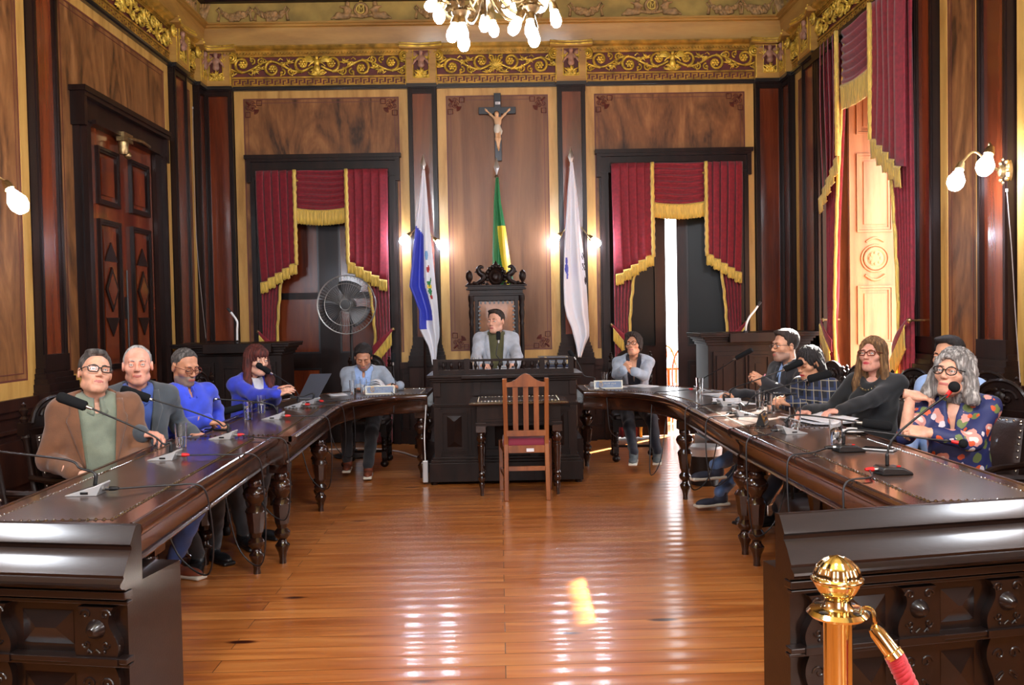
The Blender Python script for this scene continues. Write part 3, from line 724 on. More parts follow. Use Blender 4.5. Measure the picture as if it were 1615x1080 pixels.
# ------------------------------------------------------------------ doors and window
def door_frame(T, parent, a0, a1, z1, w=.11, d=.1, crown=True):
    M = MB(T)
    for x0, x1 in ((a0, a0+w), (a1-w, a1)):
        M.box(x0, x1, 0, d*.6, 0, z1-.1); 
    M.box(a0+.02, a0+.06, 0, d, 0, z1-.3); M.box(a1-.06, a1-.02, 0, d, 0, z1-.3)
    M.box(a0-.03, a1+.03, 0, d*.7, z1-.26, z1-.02)
    M.box(a0-.03, a0+.02, 0, d+.01, z1-.32, z1); M.box(a1-.02, a1+.03, 0, d+.01, z1-.32, z1)
    M.box(a0-.05, a1+.05, 0, d+.03, z1-.045, z1); M.box(a0-.03, a1+.03, 0, d+.015, z1-.08, z1-.04); M.box(a0+w, a1-w, 0, d, z1-.27, z1-.235)
    return M.build('door_frame', M_DARK, parent, smooth=0)
def leaf_panels(M, a0, a1, d, z0, z1, dm, spec, mi_m=1, mi_p=2):
    """raised mouldings and fields on one door leaf; spec = list of (z0, z1, kind)"""
    m = .11*(a1-a0)/.6
    for (p, q, kind) in spec:
        b0, b1 = a0+m, a1-m
        for k, (e, dd) in enumerate(((0,.035),(.02,.025))):
            M.box(b0+e, b1-e, d, d+dd, p+e, p+e+.025, mi_m); M.box(b0+e, b1-e, d, d+dd, q-e-.025, q-e, mi_m)
            M.box(b0+e, b0+e+.025, d, d+dd, p+e, q-e, mi_m); M.box(b1-e-.025, b1-e, d, d+dd, p+e, q-e, mi_m)
        g = .09; M.box(b0+g, b1-g, d, d+.018, p+g, q-g, mi_p)
        if kind == 'diamond':
            c = ((b0+b1)/2, (p+q)/2+.05); w, h = (b1-b0)*.3, .2
            M.prism([(c[0]-w, c[1]), (c[0], c[1]-h), (c[0]+w, c[1]), (c[0], c[1]+h)], d+.015, d+.032, 'xz', mi_m)
            M.prism([(c[0]-w*.7, c[1]), (c[0], c[1]-h*.7), (c[0]+w*.7, c[1]), (c[0], c[1]+h*.7)], d+.03, d+.036, 'xz', mi_p)
            for s in (-1, 1):
                zz = c[1]+s*h*1.15; M.prism([(c[0]-w, zz+s*.02), (c[0], zz+s*.02-s*.0), (c[0]+w, zz+s*.02), (c[0], zz+s*h*.95)], d+.015, d+.028, 'xz', mi_m)
# door 1: tall double door in the left wall
D1 = sroot('door_1'); door_frame(TL, D1, 7.42, 9.24, 3.47, w=.2, d=.12)
for a0, a1 in ((7.64, 8.325), (8.335, 9.02)):
    M = MB(TL); M.box(a0, a1, 0, .03, 0, 3.2, 0); leaf_panels(M, a0, a1, .03, 0, 3.2, 0, [(2.55,3.05,'p'), (1.1,2.42,'diamond'), (.15,.95,'p')])
    M.build('door_leaf', [M_RED, M_DARK, M_RED], D1, smooth=0)
M = MB(TL); M.obox((8.22, .11, 3.2), (.2, .07, .08), mi=0); M.lathe([(.035,-.06),(.045,-.03),(.045,.05),(.03,.07)], 12, (8.16,.12,3.1)); M.tube([(8.16,.13,3.2),(8.45,.18,3.21),(8.75,.13,3.22)], .014, 6); M.sph((8.2,.14,3.04), .035)
M.build('door_closer', M_ABRASS, D1)
M = MB(TL); M.lathe([(.0,0),(.02,.0),(.025,.03),(.0,.05)], 10, (8.30,.05,1.05)); M.box(8.29,8.31,.03,.05,1.55,1.75); M.tube([(8.33,.045,1.2),(8.33,.045,2.0)], .008, 6); M.build('door_bolt', M_BLK, D1)

def panel_leaf(parent, name, hinge, ang, w, z1, glass, mats, th=.045):
    """a free-standing door leaf turned about its hinge; local x runs from the hinge"""
    R = Matrix.Rotation(ang, 3, 'Z'); H = Vector((hinge[0], hinge[1], 0))
    T = lambda x, y, z: tuple(H + R @ Vector((x, y, z)))
    M = MB(T); h = th/2
    st = .12
    M.box(0, st, -h, h, 0.01, z1, 0); M.box(w-st, w, -h, h, .01, z1, 0)
    rails = (.01, .2, .86, 1.06, 1.12) ; M.box(st, w-st, -h, h, .01, .2, 0); M.box(st, w-st, -h, h, .92, 1.1, 0); M.box(st, w-st, -h, h, z1-.15, z1, 0)
    M.box(st, w-st, -h*.4, h*.4, .2, .92, 2)
    for s in (-1, 1):
        M.box(st+.04, w-st-.04, s*h*.4, s*h*.9, .26, .86, 2)
        for (x0, x1, y0, y1) in ((st,st+.02,.2,.92),(w-st-.02,w-st,.2,.92),(st,w-st,.2,.22),(st,w-st,.9,.92),(st,st+.02,1.1,z1-.15),(w-st-.02,w-st,1.1,z1-.15),(st,w-st,1.1,1.12),(st,w-st,z1-.17,z1-.15)): M.box(x0, x1, s*h*.4, s*h*1.25, y0, y1, 1)
    if glass: 
        lf = M.build(name, mats, parent, smooth=0)
        G = MB(T); G.box(st, w-st, -.004, .004, 1.1, z1-.15); G.build('pane', M_PANE, lf, smooth=0)
    else:
        M.box(st, w-st, -h*.4, h*.4, 1.1, z1-.15, 2)
        for s in (-1, 1):
            M.box(st+.05, w-st-.05, s*h*.4, s*h*.85, 1.18, 1.7, 2); M.box(st+.05, w-st-.05, s*h*.4, s*h*.85, 1.9, z1-.25, 2)
            M.box(st, w-st, s*h*.3, s*h, 1.76, 1.84, 0)
        lf = M.build(name, mats, parent, smooth=0)
    return lf
# door 2: closed dark double door behind the left curtain
D2 = sroot('door_2'); door_frame(TB, D2, -2.93, -1.18, 3.47, w=.11, d=.08)
panel_leaf(D2, 'door_leaf', (-2.82, 10.86), 0, .765, 3.28, False, [M_DARK, M_BLACK, M_RED]); panel_leaf(D2, 'door_leaf', (-1.29, 10.86), PI, .765, 3.28, False, [M_DARK, M_BLACK, M_RED])
M = MB(); M.box(-2.83, -1.28, 10.95, 11.0, 0, 3.3); M.build('door_back', M_BLACK, D2, smooth=0)
# door 3: double door standing ajar behind the right curtain, daylight between its leaves
D3 = sroot('door_3'); door_frame(TB, D3, 1.23, 3.02, 3.47, w=.11, d=.08)
panel_leaf(D3, 'door_leaf', (1.34, 10.80), .16, .72, 3.28, True, [M_DADO, M_DARK, M_DADO]); panel_leaf(D3, 'door_leaf', (2.91, 10.80), PI-.22, .72, 3.28, True, [M_DADO, M_DARK, M_DADO])

# window 1: tall right-hand window with its inner shutter folded back on the far reveal
W1 = sroot('window_1')
M = MB(TR); 
for x0, x1 in ((7.27, 7.46), (9.34, 9.5)):
    M.box(x0, x1, 0, .07, 0, 4.22); M.box(x0+.03, x0+.07, 0, .1, 0, 4.22); M.box(x1-.07, x1-.03, 0, .1, 0, 4.22)
M.box(7.27, 9.5, 0, .12, 4.14, 4.25); M.box(7.27, 9.5, 0, .09, 4.06, 4.16)
M.build('window_frame', M_DARK, W1, smooth=0)
M = MB(TR); M.box(7.51, 9.29, -.7, -.005, 4.17, 4.195); M.box(9.27, 9.295, -.7, -.005, 0, 4.18); M.box(7.505, 7.53, -.7, -.005, 0, 4.18); M.build('window_reveal', M_CHAIRW, W1, smooth=0)
M = MB(TR); M.box(7.5, 9.3, -.66, -.6, 3.3, 4.2); M.box(7.5, 9.3, -.68, -.58, 3.24, 3.34); M.build('sun_block_board', M_CHAIRW, W1, smooth=0)  # unseen board added across the upper opening to stop the sun
M_PINK = wood('pale_pink_shutter_wood', [(158,102,64), (178,122,80), (194,140,96)], rough=.45, scale=(5,5,.5), wave=2, dist=2, coat=.15)
def shutter(hx, hy, ang, w):
    R = Matrix.Rotation(ang, 3, 'Z'); H = Vector((hx, hy, 0)); T = lambda x, y, z: tuple(H + R @ Vector((x, y, z)))
    M = MB(T); M.box(0, w, -.025, .025, .05, 4.12)
    for z0, z1 in ((.2,.95),(1.15,1.75),(2.3,3.1),(3.3,3.95)):
        for k, e in enumerate((0, .025)):
            y0, y1 = -.045+.01*k, -.02
            M.box(.07+e, w-.07-e, y0, y1, z0+e, z0+e+.02); M.box(.07+e, w-.07-e, y0, y1, z1-e-.02, z1-e); M.box(.07+e, .09+e, y0, y1, z0+e, z1-e); M.box(w-.09-e, w-.07-e, y0, y1, z0+e, z1-e)
        M.box(.14, w-.14, -.036, -.02, z0+.08, z1-.08)
    c = w/2                         # carved roundel
    M.lathe([(.0,.02),(.03,.024),(.06,.02),(.085,.016),(.1,.022),(.115,.02),(.12,.0)], 24, (c, -.025, 2.03), Matrix.Rotation(PI/2, 3, 'X'))
    for k in range(8): M.sph((c+.055*math.cos(k*PI/4), -.045, 2.03+.055*math.sin(k*PI/4)), (.018,.008,.018), 8, 6)
    M.tube([(c+.135*math.cos(k*PI/16), -.03, 2.03+.135*math.sin(k*PI/16)) for k in range(32)], .012, 6, closed=True)
    M.tube([(c-.1+.2*k/10, -.035, 1.86-.05*math.sin(k*PI/10)) for k in range(11)], .016, 6); M.tube([(c-.09+.18*k/10, -.035, 2.2+.04*math.sin(k*PI/10)) for k in range(11)], .012, 6)
    return M.build('shutter_leaf', M_PINK, W1, smooth=30)
shutter(3.62, 9.12, -.06, .5)
shutter(4.14, 7.56, PI*1.0, .5)
# outside the doorway: a bright landing
f = MB(); f.box(-.5, 4.2, 11.0, 15, -.1, 0); struct(f.build('floor_landing', M_FLOOR, smooth=0))
# =================================================================== CURTAINS
def fringe_strip(M, T, pts, h, d):
    """hanging fringe under a line of (a, z) points: a braid band and fine tassel threads"""
    n = len(pts)-1
    P = lambda u, v: None
    seg = []
    for i in range(n):
        (a0, z0), (a1, z1) = pts[i], pts[i+1]; k = max(2, int(abs(a1-a0)/.012))
        for j in range(k): seg.append((a0+(a1-a0)*j/k, z0+(z1-z0)*j/k))
    seg.append(pts[-1]); b = []
    for i, (a, z) in enumerate(seg):
        w = .006*math.sin(i*1.9)
        b.append([T(a, d+.008, z), T(a, d+.018, z-.02), T(a, d+.014+w, z-.035), T(a, d+.012+w, z-h*.6), T(a, d+.008+w, z-h+.012*math.sin(i*2.3)), T(a, d, z-h)])
    vs = [p for r in b for p in r]; m = 6
    M.add(vs, [(i*m+k, i*m+k+1, (i+1)*m+k+1, (i+1)*m+k) for i in range(len(b)-1) for k in range(m-1)])

def curtain(T, label, aL, aR, sL, sR, zt, zsL, zjin, zjout, ztie, zb=.03, d0=.13, nst=5, fh=.13, tw=.2):
    root = thing('curtain', label, 'curtain', T((aL+aR)/2, d0, 0))
    B = dict(parent=root, world=True)
    # lower drapes, tied back to the outer edge
    for (ao, ai, sg) in ((aL, sL, 1), (aR, sR, -1)):
        def inner(z):
            if z > ztie: t = (z-ztie)/(zt-ztie); return ao + sg*(tw + (abs(ai-ao)+.05-tw)*t**1.6)
            t = (ztie-z)/(ztie-zb); return ao + sg*(tw + .12*min(1, t*1.5))
        def fn(u, v):
            z = zt-.06 + (zb-zt+.06)*v; x = ao+sg*.02 + (inner(z)-ao-sg*.02)*u
            pin = math.exp(-((z-ztie)/.25)**2)
            return T(x, d0-.03 + (.024*(1-.4*pin))*math.sin(u*2*PI*5.5+.6*math.sin(v*5)) + .05*pin*math.sin(u*PI), z - .05*pin*u)
        M = MB(); M.grid(fn, 66, 48); dr = M.build('drape', M_VELV, smooth=180, solid=.006, **B)
        G = MB(); pts = []
        for k in range(41):
            z = zt-.1 + (zb-zt+.1)*k/40; pts.append(T(inner(z)-sg*.005+.006*math.sin(k*2.2), d0+.0+.05*math.exp(-((z-ztie)/.25)**2)*0, z))
        G.tube(pts, .018, 6, flat=1.0); G.build('gold_edging', M_FRINGE, dr, smooth=180, world=True)
        # tie-back: a velvet band running up to its hook, gold fringe below it
        Tm = MB(); k0 = (ao-sg*.02, ztie+.16); k1 = (ao+sg*(tw+.03), ztie-.1)
        Tm.grid(lambda u, v: T(k0[0]+(k1[0]-k0[0])*u, d0+.045+.02*math.sin(u*PI)-.008*abs(v-.5), k0[1]+(k1[1]-k0[1])*u + (.06-.12*v)*(.3+.7*u)), 12, 6)
        tb = Tm.build('tieback', M_VELV, smooth=180, solid=.008, **B)
        G = MB(); fringe_strip(G, T, [(k0[0]+(k1[0]-k0[0])*u, k0[1]+(k1[1]-k0[1])*u-.06*(.3+.7*u)) for u in (.05, .25, .5, .75, 1)], fh*1.15, d0+.05)
        G.build('fringe', M_FRINGE, tb, smooth=180, world=True, solid=.006)
        H = MB(); p = T(k0[0], d0+.03, k0[1]); H.sph(p, .022, 10, 8); H.tube([T(k0[0], 0, k0[1]), p], .009, 6); H.build('hook', M_ABRASS, tb, world=True)
    # stepped side falls
    for (ao, ai, sg) in ((aL, sL, 1), (aR, sR, -1)):
        n = nst; M = MB(); G = MB()
        for k in range(n):
            x0 = ao+(ai-ao)*k/n; x1 = ao+(ai-ao)*(k+1)/n
            zo = zjout+(zjin-zjout)*(k/n)*1.0; z1 = zo+(zjin-zjout)/n*.35
            M.grid(lambda u, v: T(x0+(x1-x0)*u*1.02 + sg*.03*(v**2)*(1-k/n), d0+.035+.034*u+.008*k*0 + .008*math.sin(v*4+k), zt+(zo+(z1-zo)*u-zt)*v), 5, 16)
            G0 = [(x0+(x1-x0)*u*1.02+sg*.03*(1-k/n), zo+(z1-zo)*u+.0) for u in (0, .5, 1)]
            if sg < 0: pass
            fringe_strip(G, T, G0, fh, d0+.06)
        j = M.build('side_fall', M_VELV, smooth=40, solid=.006, **B)
        G.tube([T(ai+sg*.0+.004*math.sin(q*2.4), d0+.075, zt+(zjin-.06-zt)*q/30) for q in range(31)], .021, 6)
        G.build('fringe', M_FRINGE, j, smooth=180, world=True, solid=.005)
    # swag in the middle
    def sw(u, v):
        sag = 4*u*(1-u); z = zt + (zsL-zt)*v - .03*sag*v
        return T(sL+(sR-sL)*u, d0+.02+.022*math.sin(v*2*PI*6.5+.5*math.sin(u*7))*(.4+.6*sag**.5), z)
    M = MB(); M.grid(sw, 16, 72); s = M.build('swag', M_VELV, smooth=180, solid=.006, **B)
    G = MB(); fringe_strip(G, T, [(sL+(sR-sL)*u/8, zsL-.03*4*(u/8)*(1-u/8)) for u in range(9)], fh*1.35, d0+.03); G.build('fringe', M_FRINGE, s, smooth=180, world=True, solid=.006)
    R = MB(); R.tube([T(aL, d0-.02, zt), T(aR, d0-.02, zt)], .018, 8); R.box(*(0,0,0,0,0,0)) if False else None
    for a in (aL+.02, aR-.02): R.tube([T(a, 0, zt), T(a, d0-.02, zt)], .012, 6)
    R.build('rod', M_BLK, **B)
    return root
curtain(TB, 'crimson velvet curtain with gold fringe at the closed dark door behind the fan', -2.83, -1.28, -2.37, -1.765, 3.27, 2.83, 2.22, 1.96, 1.22)
curtain(TB, 'crimson velvet curtain with gold fringe at the doorway with daylight between its leaves', 1.36, 2.92, 1.84, 2.475, 3.29, 2.83, 2.24, 1.98, 1.22)
curtain(TR, 'tall crimson velvet curtain with gold fringe on the right-hand window', 7.16, 9.06, 7.76, 8.52, 4.17, 3.66, 3.05, 2.66, 1.25, d0=.15, fh=.17, tw=.24)

# =================================================================== LAMPS
def bulb(M, c, d, L=.13, r=.042):
    R = frame(d); M.lathe([(.016,0),(.026,L*.15),(r,L*.52),(r*.95,L*.74),(r*.6,L*.93),(.0,L)], 14, c, R)
def socket(M, c, d):
    R = frame(d); M.lathe([(.012,-.05),(.022,-.045),(.03,-.01),(.032,.012),(.026,.015)], 12, c, R)
def sconce(label, base, n_out, bulbs, L=.14, rb=.048):
    """bulbs = [(position, direction)]"""
    base = Vector(base); r = thing('wall_sconce', label, 'wall lamp', base)
    M = MB(); R = frame(n_out); M.lathe([(.0,-.03),(.075,-.03),(.07,-.01),(.04,.0),(.03,.03),(.0,.04)], 14, base, R, sx=.75, sy=1.2)
    for k in range(8): M.sph(base + R @ Vector((.05*math.cos(k*PI/4), .08*math.sin(k*PI/4), 0)), .016, 7, 5)
    M.build('back_plate', M_ABRASS, r, world=True)
    for p, d in bulbs:
        p, d = Vector(p), Vector(d).normalized(); A = MB()
        A.tube(catmull([base+Vector(n_out)*.02, base+Vector(n_out)*.1+Vector((0,0,.05)), (base+Vector(n_out)*.12+p-d*.1)/2+Vector((0,0,.08)), p-d*.05], 6), .008, 6)
        socket(A, p, d); arm = A.build('arm', M_ABRASS, r, world=True)
        B = MB(); bulb(B, p, d, L, rb); B.build('bulb', M_BULB, arm, world=True, smooth=180)
    return r
ys = YB-.22
for lab, a, zc, pts in (('brass two-light wall sconce behind the blue and white flag', -.865, 2.46, ((641,374),(691,382))), ('brass two-light wall sconce behind the white flag', .91, 2.46, ((879,374),(936,378)))):
    bl = []
    for px, py in pts:
        p = atY(px, py, ys); s = 1 if p.x > a else -1
        bl.append((p-Vector((s*.6, -.3, -.5)).normalized()*.03, (s*.6, -.35, -.6)))
    sconce(lab, (a, YB-.09, zc), (0, -1, 0), bl)
p1 = atX(1507, 282, 3.12); p2 = atX(1553, 258, 3.22)
sconce('two-light wall sconce on the right wall beyond the tall curtain', atX(1583, 270, 3.42), (-1, 0, 0), [(p1+Vector((.03,0,.07)), (-.35,-.2,-.8)), (p2+Vector((.03,0,.07)), (-.35,-.2,-.8))], .17, .056)
p1 = atY(14, 296, 5.6)
sconce('wall sconce with one lit bulb at the left edge of the photo', (-3.46, 5.35, 2.45), (1, 0, 0), [(p1, (.5,-.1,-.8))], .19, .058)

# chandelier
ch = thing('chandelier', 'ornate brass chandelier of lit bare bulbs hanging above the room', 'chandelier', (-.05, 6.0, 3.4))
M = MB(); hub = Vector((-.05, 6.0, 3.74))
M.lathe([(.0,-.12),(.03,-.1),(.05,-.05),(.03,0),(.06,.05),(.09,.1),(.04,.16),(.025,.3),(.04,.4),(.02,.5),(.02,1.6),(.09,1.66),(.1,1.72)], 16, hub); M.build('stem', M_ABRASS, ch, world=True)
CL = [((690,14),5.8,[(683,8),(692,22)]), ((727,26),5.55,[(715,50),(729,50),(731,64)]), ((766,10),6.5,[(764,36),(778,44)]), ((806,-4),6.25,[(800,10),(806,14)]), ((838,18),5.7,[(837,44),(842,58),(813,40)]), ((866,0),6.1,[(856,6),(876,28)])]
for (cup, Y, bs) in CL:
    c = atY(*cup, Y); A = MB()
    A.tube(catmull([hub+Vector((0,0,.02)), hub*.6+c*.4+Vector((0,0,-.14)), hub*.25+c*.75+Vector((0,0,-.1)), c+Vector((0,0,.06)), c], 6), .012, 6)
    mid = hub*.5+c*.5
    A.tube([mid+Vector(((c-hub).x*.35*math.cos(k*.5)*(1-k/20)/1.2, (c-hub).y*.35*math.cos(k*.5)*(1-k/20)/1.2, -.02+.1*math.sin(k*.5)*(1-k/20))) for k in range(18)], .008, 5)
    A.lathe([(.0,-.02),(.03,-.02),(.055,.01),(.06,.025),(.04,.03),(.02,.05),(.012,.07)], 12, c)
    for k in range(8): A.tube([c+Vector((0,0,.02)), c+Vector((.06*math.cos(k*PI/4), .06*math.sin(k*PI/4), .045)), c+Vector((.085*math.cos(k*PI/4), .085*math.sin(k*PI/4), .03))], [.012,.014,.003], 5)
    dirs = []
    for q in bs:
        p = atY(*q, Y-.03); d = (p-c); d = (d.normalized()+Vector((0,0,-.8))).normalized(); socket(A, p-d*.06, d); A.tube([c, c*.4+(p-d*.1)*.6+Vector((0,0,.01)), p-d*.1], .009, 6); dirs.append((p-d*.06, d))
    arm = A.build('arm', M_ABRASS, ch, world=True)
    for p, d in dirs:
        B = MB(); bulb(B, p, d, r=.038); B.build('bulb', M_BULB, arm, world=True, smooth=180)
# the unseen overhead fill lamps are added light, not another chandelier

# =================================================================== CRUCIFIX
M_CROSS = plain('black_painted_cross', (18,22,30), rough=.4)
cr = thing('crucifix', 'black wooden crucifix with pale corpus high on the middle panel', 'crucifix', (.03, 10.66, 3.38))
M = MB(); yc = 10.645; M.box(-.01, .07, yc-.02, yc+.02, 3.36, 4.16); M.box(-.195, .245, yc-.02, yc+.02, 3.915, 3.995); M.build('cross', M_CROSS, cr, world=True, smooth=0, bevel=.003)
def corpus():
    x, y, z = .03, yc-.045, 3.9
    def fn(P):
        Q = [P[0]-x, P[1]-y, P[2]-z]; S = [np.abs(Q[0]), Q[1], Q[2]]
        return su(.02, ell(Q, (-.012,-.022,.0), (.026,.028,.034)), ell(Q, (0,0,-.085), (.042,.03,.06)), ell(Q, (-.005,0,-.165), (.034,.028,.05)),
                  cap(S, (.03,0,-.05), (.085,.005,.005), .014, .012), cap(S, (.085,.005,.005), (.135,.012,.055), .012, .008), cap(S, (.135,.012,.055), (.148,.012,.072), .011, .007),
                  cap(S, (.016,0,-.19), (.016,-.02,-.29), .021, .016), cap(S, (.016,-.02,-.29), (.004,.0,-.39), .016, .01), cap(Q, (.004,0,-.39), (.004,-.03,-.43), .011, .008))
    return nets(fn, (x-.18, y-.07, z-.47), (x+.18, y+.05, z+.1), .006)
V, F = corpus(); M_IVORY = plain('painted_ivory_flesh', (212,168,124), rough=.5)
to_mb(V, F).build('corpus', M_IVORY, cr, world=True, smooth=180)
M = MB(); M.lathe([(.03,-.055),(.04,-.03),(.043,0),(.038,.03),(.03,.045)], 12, (.024, yc-.045, 3.735)); M.tube([(.055,yc-.06,3.74),(.07,yc-.06,3.7),(.066,yc-.06,3.66)], [.012,.016,.006], 6)
lo = M.build('loincloth', plain('off_white_linen', (206,196,176), rough=.8), cr, world=True)
M = MB(); M.sph((.016, yc-.058, 3.912), (.03,.026,.032), 10, 8); M.build('hair', plain('dark_brown_paint', (60,40,26), rough=.6), cr, world=True)
M = MB(); M.box(.005, .062, yc-.026, yc-.02, 4.025, 4.055); pl = M.build('title_plaque', M_WHITE, cr, world=True, smooth=0)
M = MB()
for k, gl in enumerate(('I','N','R','I')):
    xx = .011+k*.0125; zz = 4.031; h = .018
    st = {'I': [[(0,0),(0,h)]], 'N': [[(-.003,0),(-.003,h)],[(-.003,h),(.003,0)],[(.003,0),(.003,h)]], 'R': [[(-.003,0),(-.003,h)],[(-.003,h),(.003,h*.75),(-.003,h*.5)],[(-.001,h*.5),(.003,0)]]}[gl]
    for L in st: M.tube([(xx+a, yc-.0268, zz+b) for a, b in L], .0011, 4)
M.build('lettering', M_BLACK, pl, world=True)

# =================================================================== FLAGS
def flag(label, top, foot, Y, outline, colour, mats, ball=True):
    tp = atY(*top, Y); ft = atY(*foot, Y); ax = (tp-ft).normalized(); base = ft + ax*(-ft.z/ax.z)
    r = thing('flag', label, 'flag', (base.x, base.y, 0))
    M = MB(); M.tube([base+ax*.03, tp-ax*.26], .014, 8); pole = M.build('pole', M_DARK, r, world=True)
    M = MB(); b = tp-ax*.24
    M.lathe([(.012,-.04),(.018,-.02),(.026,0),(.018,.022),(.01,.03),(.008,.05)], 10, b, frame(ax)); R = frame(ax, (1,0,0))
    M.lathe([(.008,.04),(.026,.1),(.034,.12),(.018,.18),(.0,.24)], 4, b, R, sx=1.0, sy=.35); M.build('finial', M_STEEL, pole, world=True)
    M = MB(); M.lathe([(.13,0),(.13,.03),(.1,.06),(.04,.08),(.03,.2),(.02,.2)], 16, (base.x, base.y, 0)); M.build('stand', M_DARK, r, world=True)
    ys_ = [o[0] for o in outline]; y0, y1 = ys_[0], ys_[-1]
    def at(v):
        y = y0+(y1-y0)*v; return y, np.interp(y, ys_, [o[1] for o in outline]), np.interp(y, ys_, [o[2] for o in outline])
    def fn(u, v):
        y, l, rr = at(v); w = (rr-l)/1400*Y
        p = atY(l+(rr-l)*u, y, Y-.03); fold = math.sin(u*2*PI*1.6+.9*math.sin(v*3)) ; 
        return p + Vector((0, -.02-.55*w*.32*(fold+.22*math.sin(u*14+v*3)) - .03*v, 0))
    M = MB(); M.grid(fn, 60, 110, mf=lambda u, v: colour(u, at(v)[0])); c = M.build('cloth', mats, r, smooth=180, world=True, solid=.004)
    return r
sat = dict(rough=.38, sheen=.3)
F_WH = plain('white_satin', (226,228,236), **sat); F_BL = plain('royal_blue_satin', (42,58,186), **sat); F_GN = plain('green_satin', (0,110,52), **sat); F_YE = plain('yellow_satin', (238,206,40), **sat)
F_K = plain('black_print', (24,26,40), rough=.6); F_RD = plain('red_print', (170,40,46), rough=.6); F_LG = plain('leaf_green_print', (30,124,74), rough=.6); F_LB = plain('light_blue_print', (120,170,216), rough=.6)
def c1(u, y):
    if y < 356+u*26: return 0
    if u > .56+.12*max(0, (y-430)/60) or y > 520:
        for cu, cy, ru, ry, m_ in ((.70,403,.08,8,5), (.72,416,.06,5,0), (.745,424,.07,6,4), (.72,436,.11,9,0), (.76,442,.085,9,3), (.765,452,.09,4,2), (.76,460,.07,5,3), (.77,468,.05,4,4)):
            if ((u-cu)/ru)**2+((y-cy)/ry)**2 < 1: return m_
        return 0
    if y > 505 and u > .35: return 0
    return 1
flag('blue and white flag with a coat of arms, hanging furled on its pole', (667,243), (671,640), 10.3, [(268,666,670),(300,663,673),(350,657,677),(400,652,682),(452,647,687),(466,653,689),(490,662,691),(517,662,693),(532,669,693),(545,676,690),(560,680,689),(575,682,687)], c1, [F_WH, F_BL, F_YE, F_LG, F_RD, F_LB])
flag('green and yellow flag behind the carved high-backed chair', (783,247), (786,640), 10.35, [(280,782,786),(320,779,790),(357,778,797),(400,777,803),(440,777,809),(470,778,811),(520,780,812),(560,784,808)], lambda u, y: 1 if y > 356 and u > .32+.3*(y-356)/90 and not (y > 425 and u > .8) else 0, [F_GN, F_YE])
def c3(u, y):
    if u > .86 and 398 < y < 432 and (int(y*.9) % 3 != 0) and math.sin(y*1.7+u*60) > -.3: return 1
    for cu, cy, ru, ry, m_ in ((.12,412,.06,6,2), (.13,424,.09,8,2), (.10,426,.03,4,3), (.16,434,.05,7,2), (.96,442,.04,6,1)):
        if ((u-cu)/ru)**2+((y-cy)/ry)**2 < 1: return m_
    return 0
flag('white flag with a small crest, hanging furled on its pole', (900,231), (909,640), 10.3, [(256,899,903),(300,895,909),(350,892,914),(400,889,920),(450,888,925),(480,889,927),(500,893,928),(515,900,929),(530,904,929),(545,908,922),(563,911,916)], c3, [F_WH, F_K, F_BL, F_RD])

# =================================================================== PEDESTAL FAN
M_WIRE = plain('grey_wire', (150,150,148), rough=.4, metal=.7)
fan = thing('pedestal_fan', 'grey pedestal fan with a round wire guard behind the man reading', 'fan', (-1.62, 9.75, 0))
fc = Vector((-1.645, 9.62, 1.665)); rf = .315
M = MB(); M.lathe([(.22,0),(.22,.02),(.05,.05),(.03,.08)], 20, (-1.62,9.75,0)); M.tube([(-1.62,9.75,.06),(-1.62,9.75,1.6)], .016, 8); M.lathe([(.0,-.07),(.07,-.06),(.08,.0),(.08,.1),(.05,.14),(.0,.15)], 14, fc+Vector((0,.1,0)), frame((0,1,0))); M.build('stand', M_BLK, fan, world=True)
M = MB()
for rr, yy, w in ((rf,.0,.006),(rf*.72,-.05,.004),(rf,.03,.005),(.055,-.07,.006)): M.tube([fc+Vector((rr*math.cos(k*PI/24), yy, rr*math.sin(k*PI/24))) for k in range(48)], w, 5, closed=True)
for k in range(54):
    a = k*2*PI/54; c, s = math.cos(a), math.sin(a)
    M.tube([fc+Vector((.05*c,-.075,.05*s)), fc+Vector((rf*.5*c,-.07,rf*.5*s)), fc+Vector((rf*.85*c,-.04,rf*.85*s)), fc+Vector((rf*c,0,rf*s)), fc+Vector((rf*.9*c,.06,rf*.9*s)), fc+Vector((.07*c,.08,.07*s))],   .0013, 4)
M.build('wire_guard', M_WIRE, fan, world=True)
M = MB(); M.lathe([(.0,-.085),(.05,-.082),(.055,-.07),(.05,-.06)], 16, fc, frame((0,1,0))); M.build('hub_cap', M_BLK, fan, world=True)
M = MB()
for k in range(3):
    a = PI/2-.2+k*2*PI/3
    def bl(u, v, a=a):
        r = .05+.21*v; t = a + (u-.5)*(.5+.75*math.sin(v*PI*.75)); return fc+Vector((r*math.cos(t), -.01+.05*(u-.5), r*math.sin(t)))
    M.grid(bl, 6, 8)
M.lathe([(.045,-.03),(.045,.03)], 12, fc, frame((0,1,0))); M.build('blades', plain('grey_plastic_blade', (58,60,64), rough=.4), fan, world=True, solid=.004)
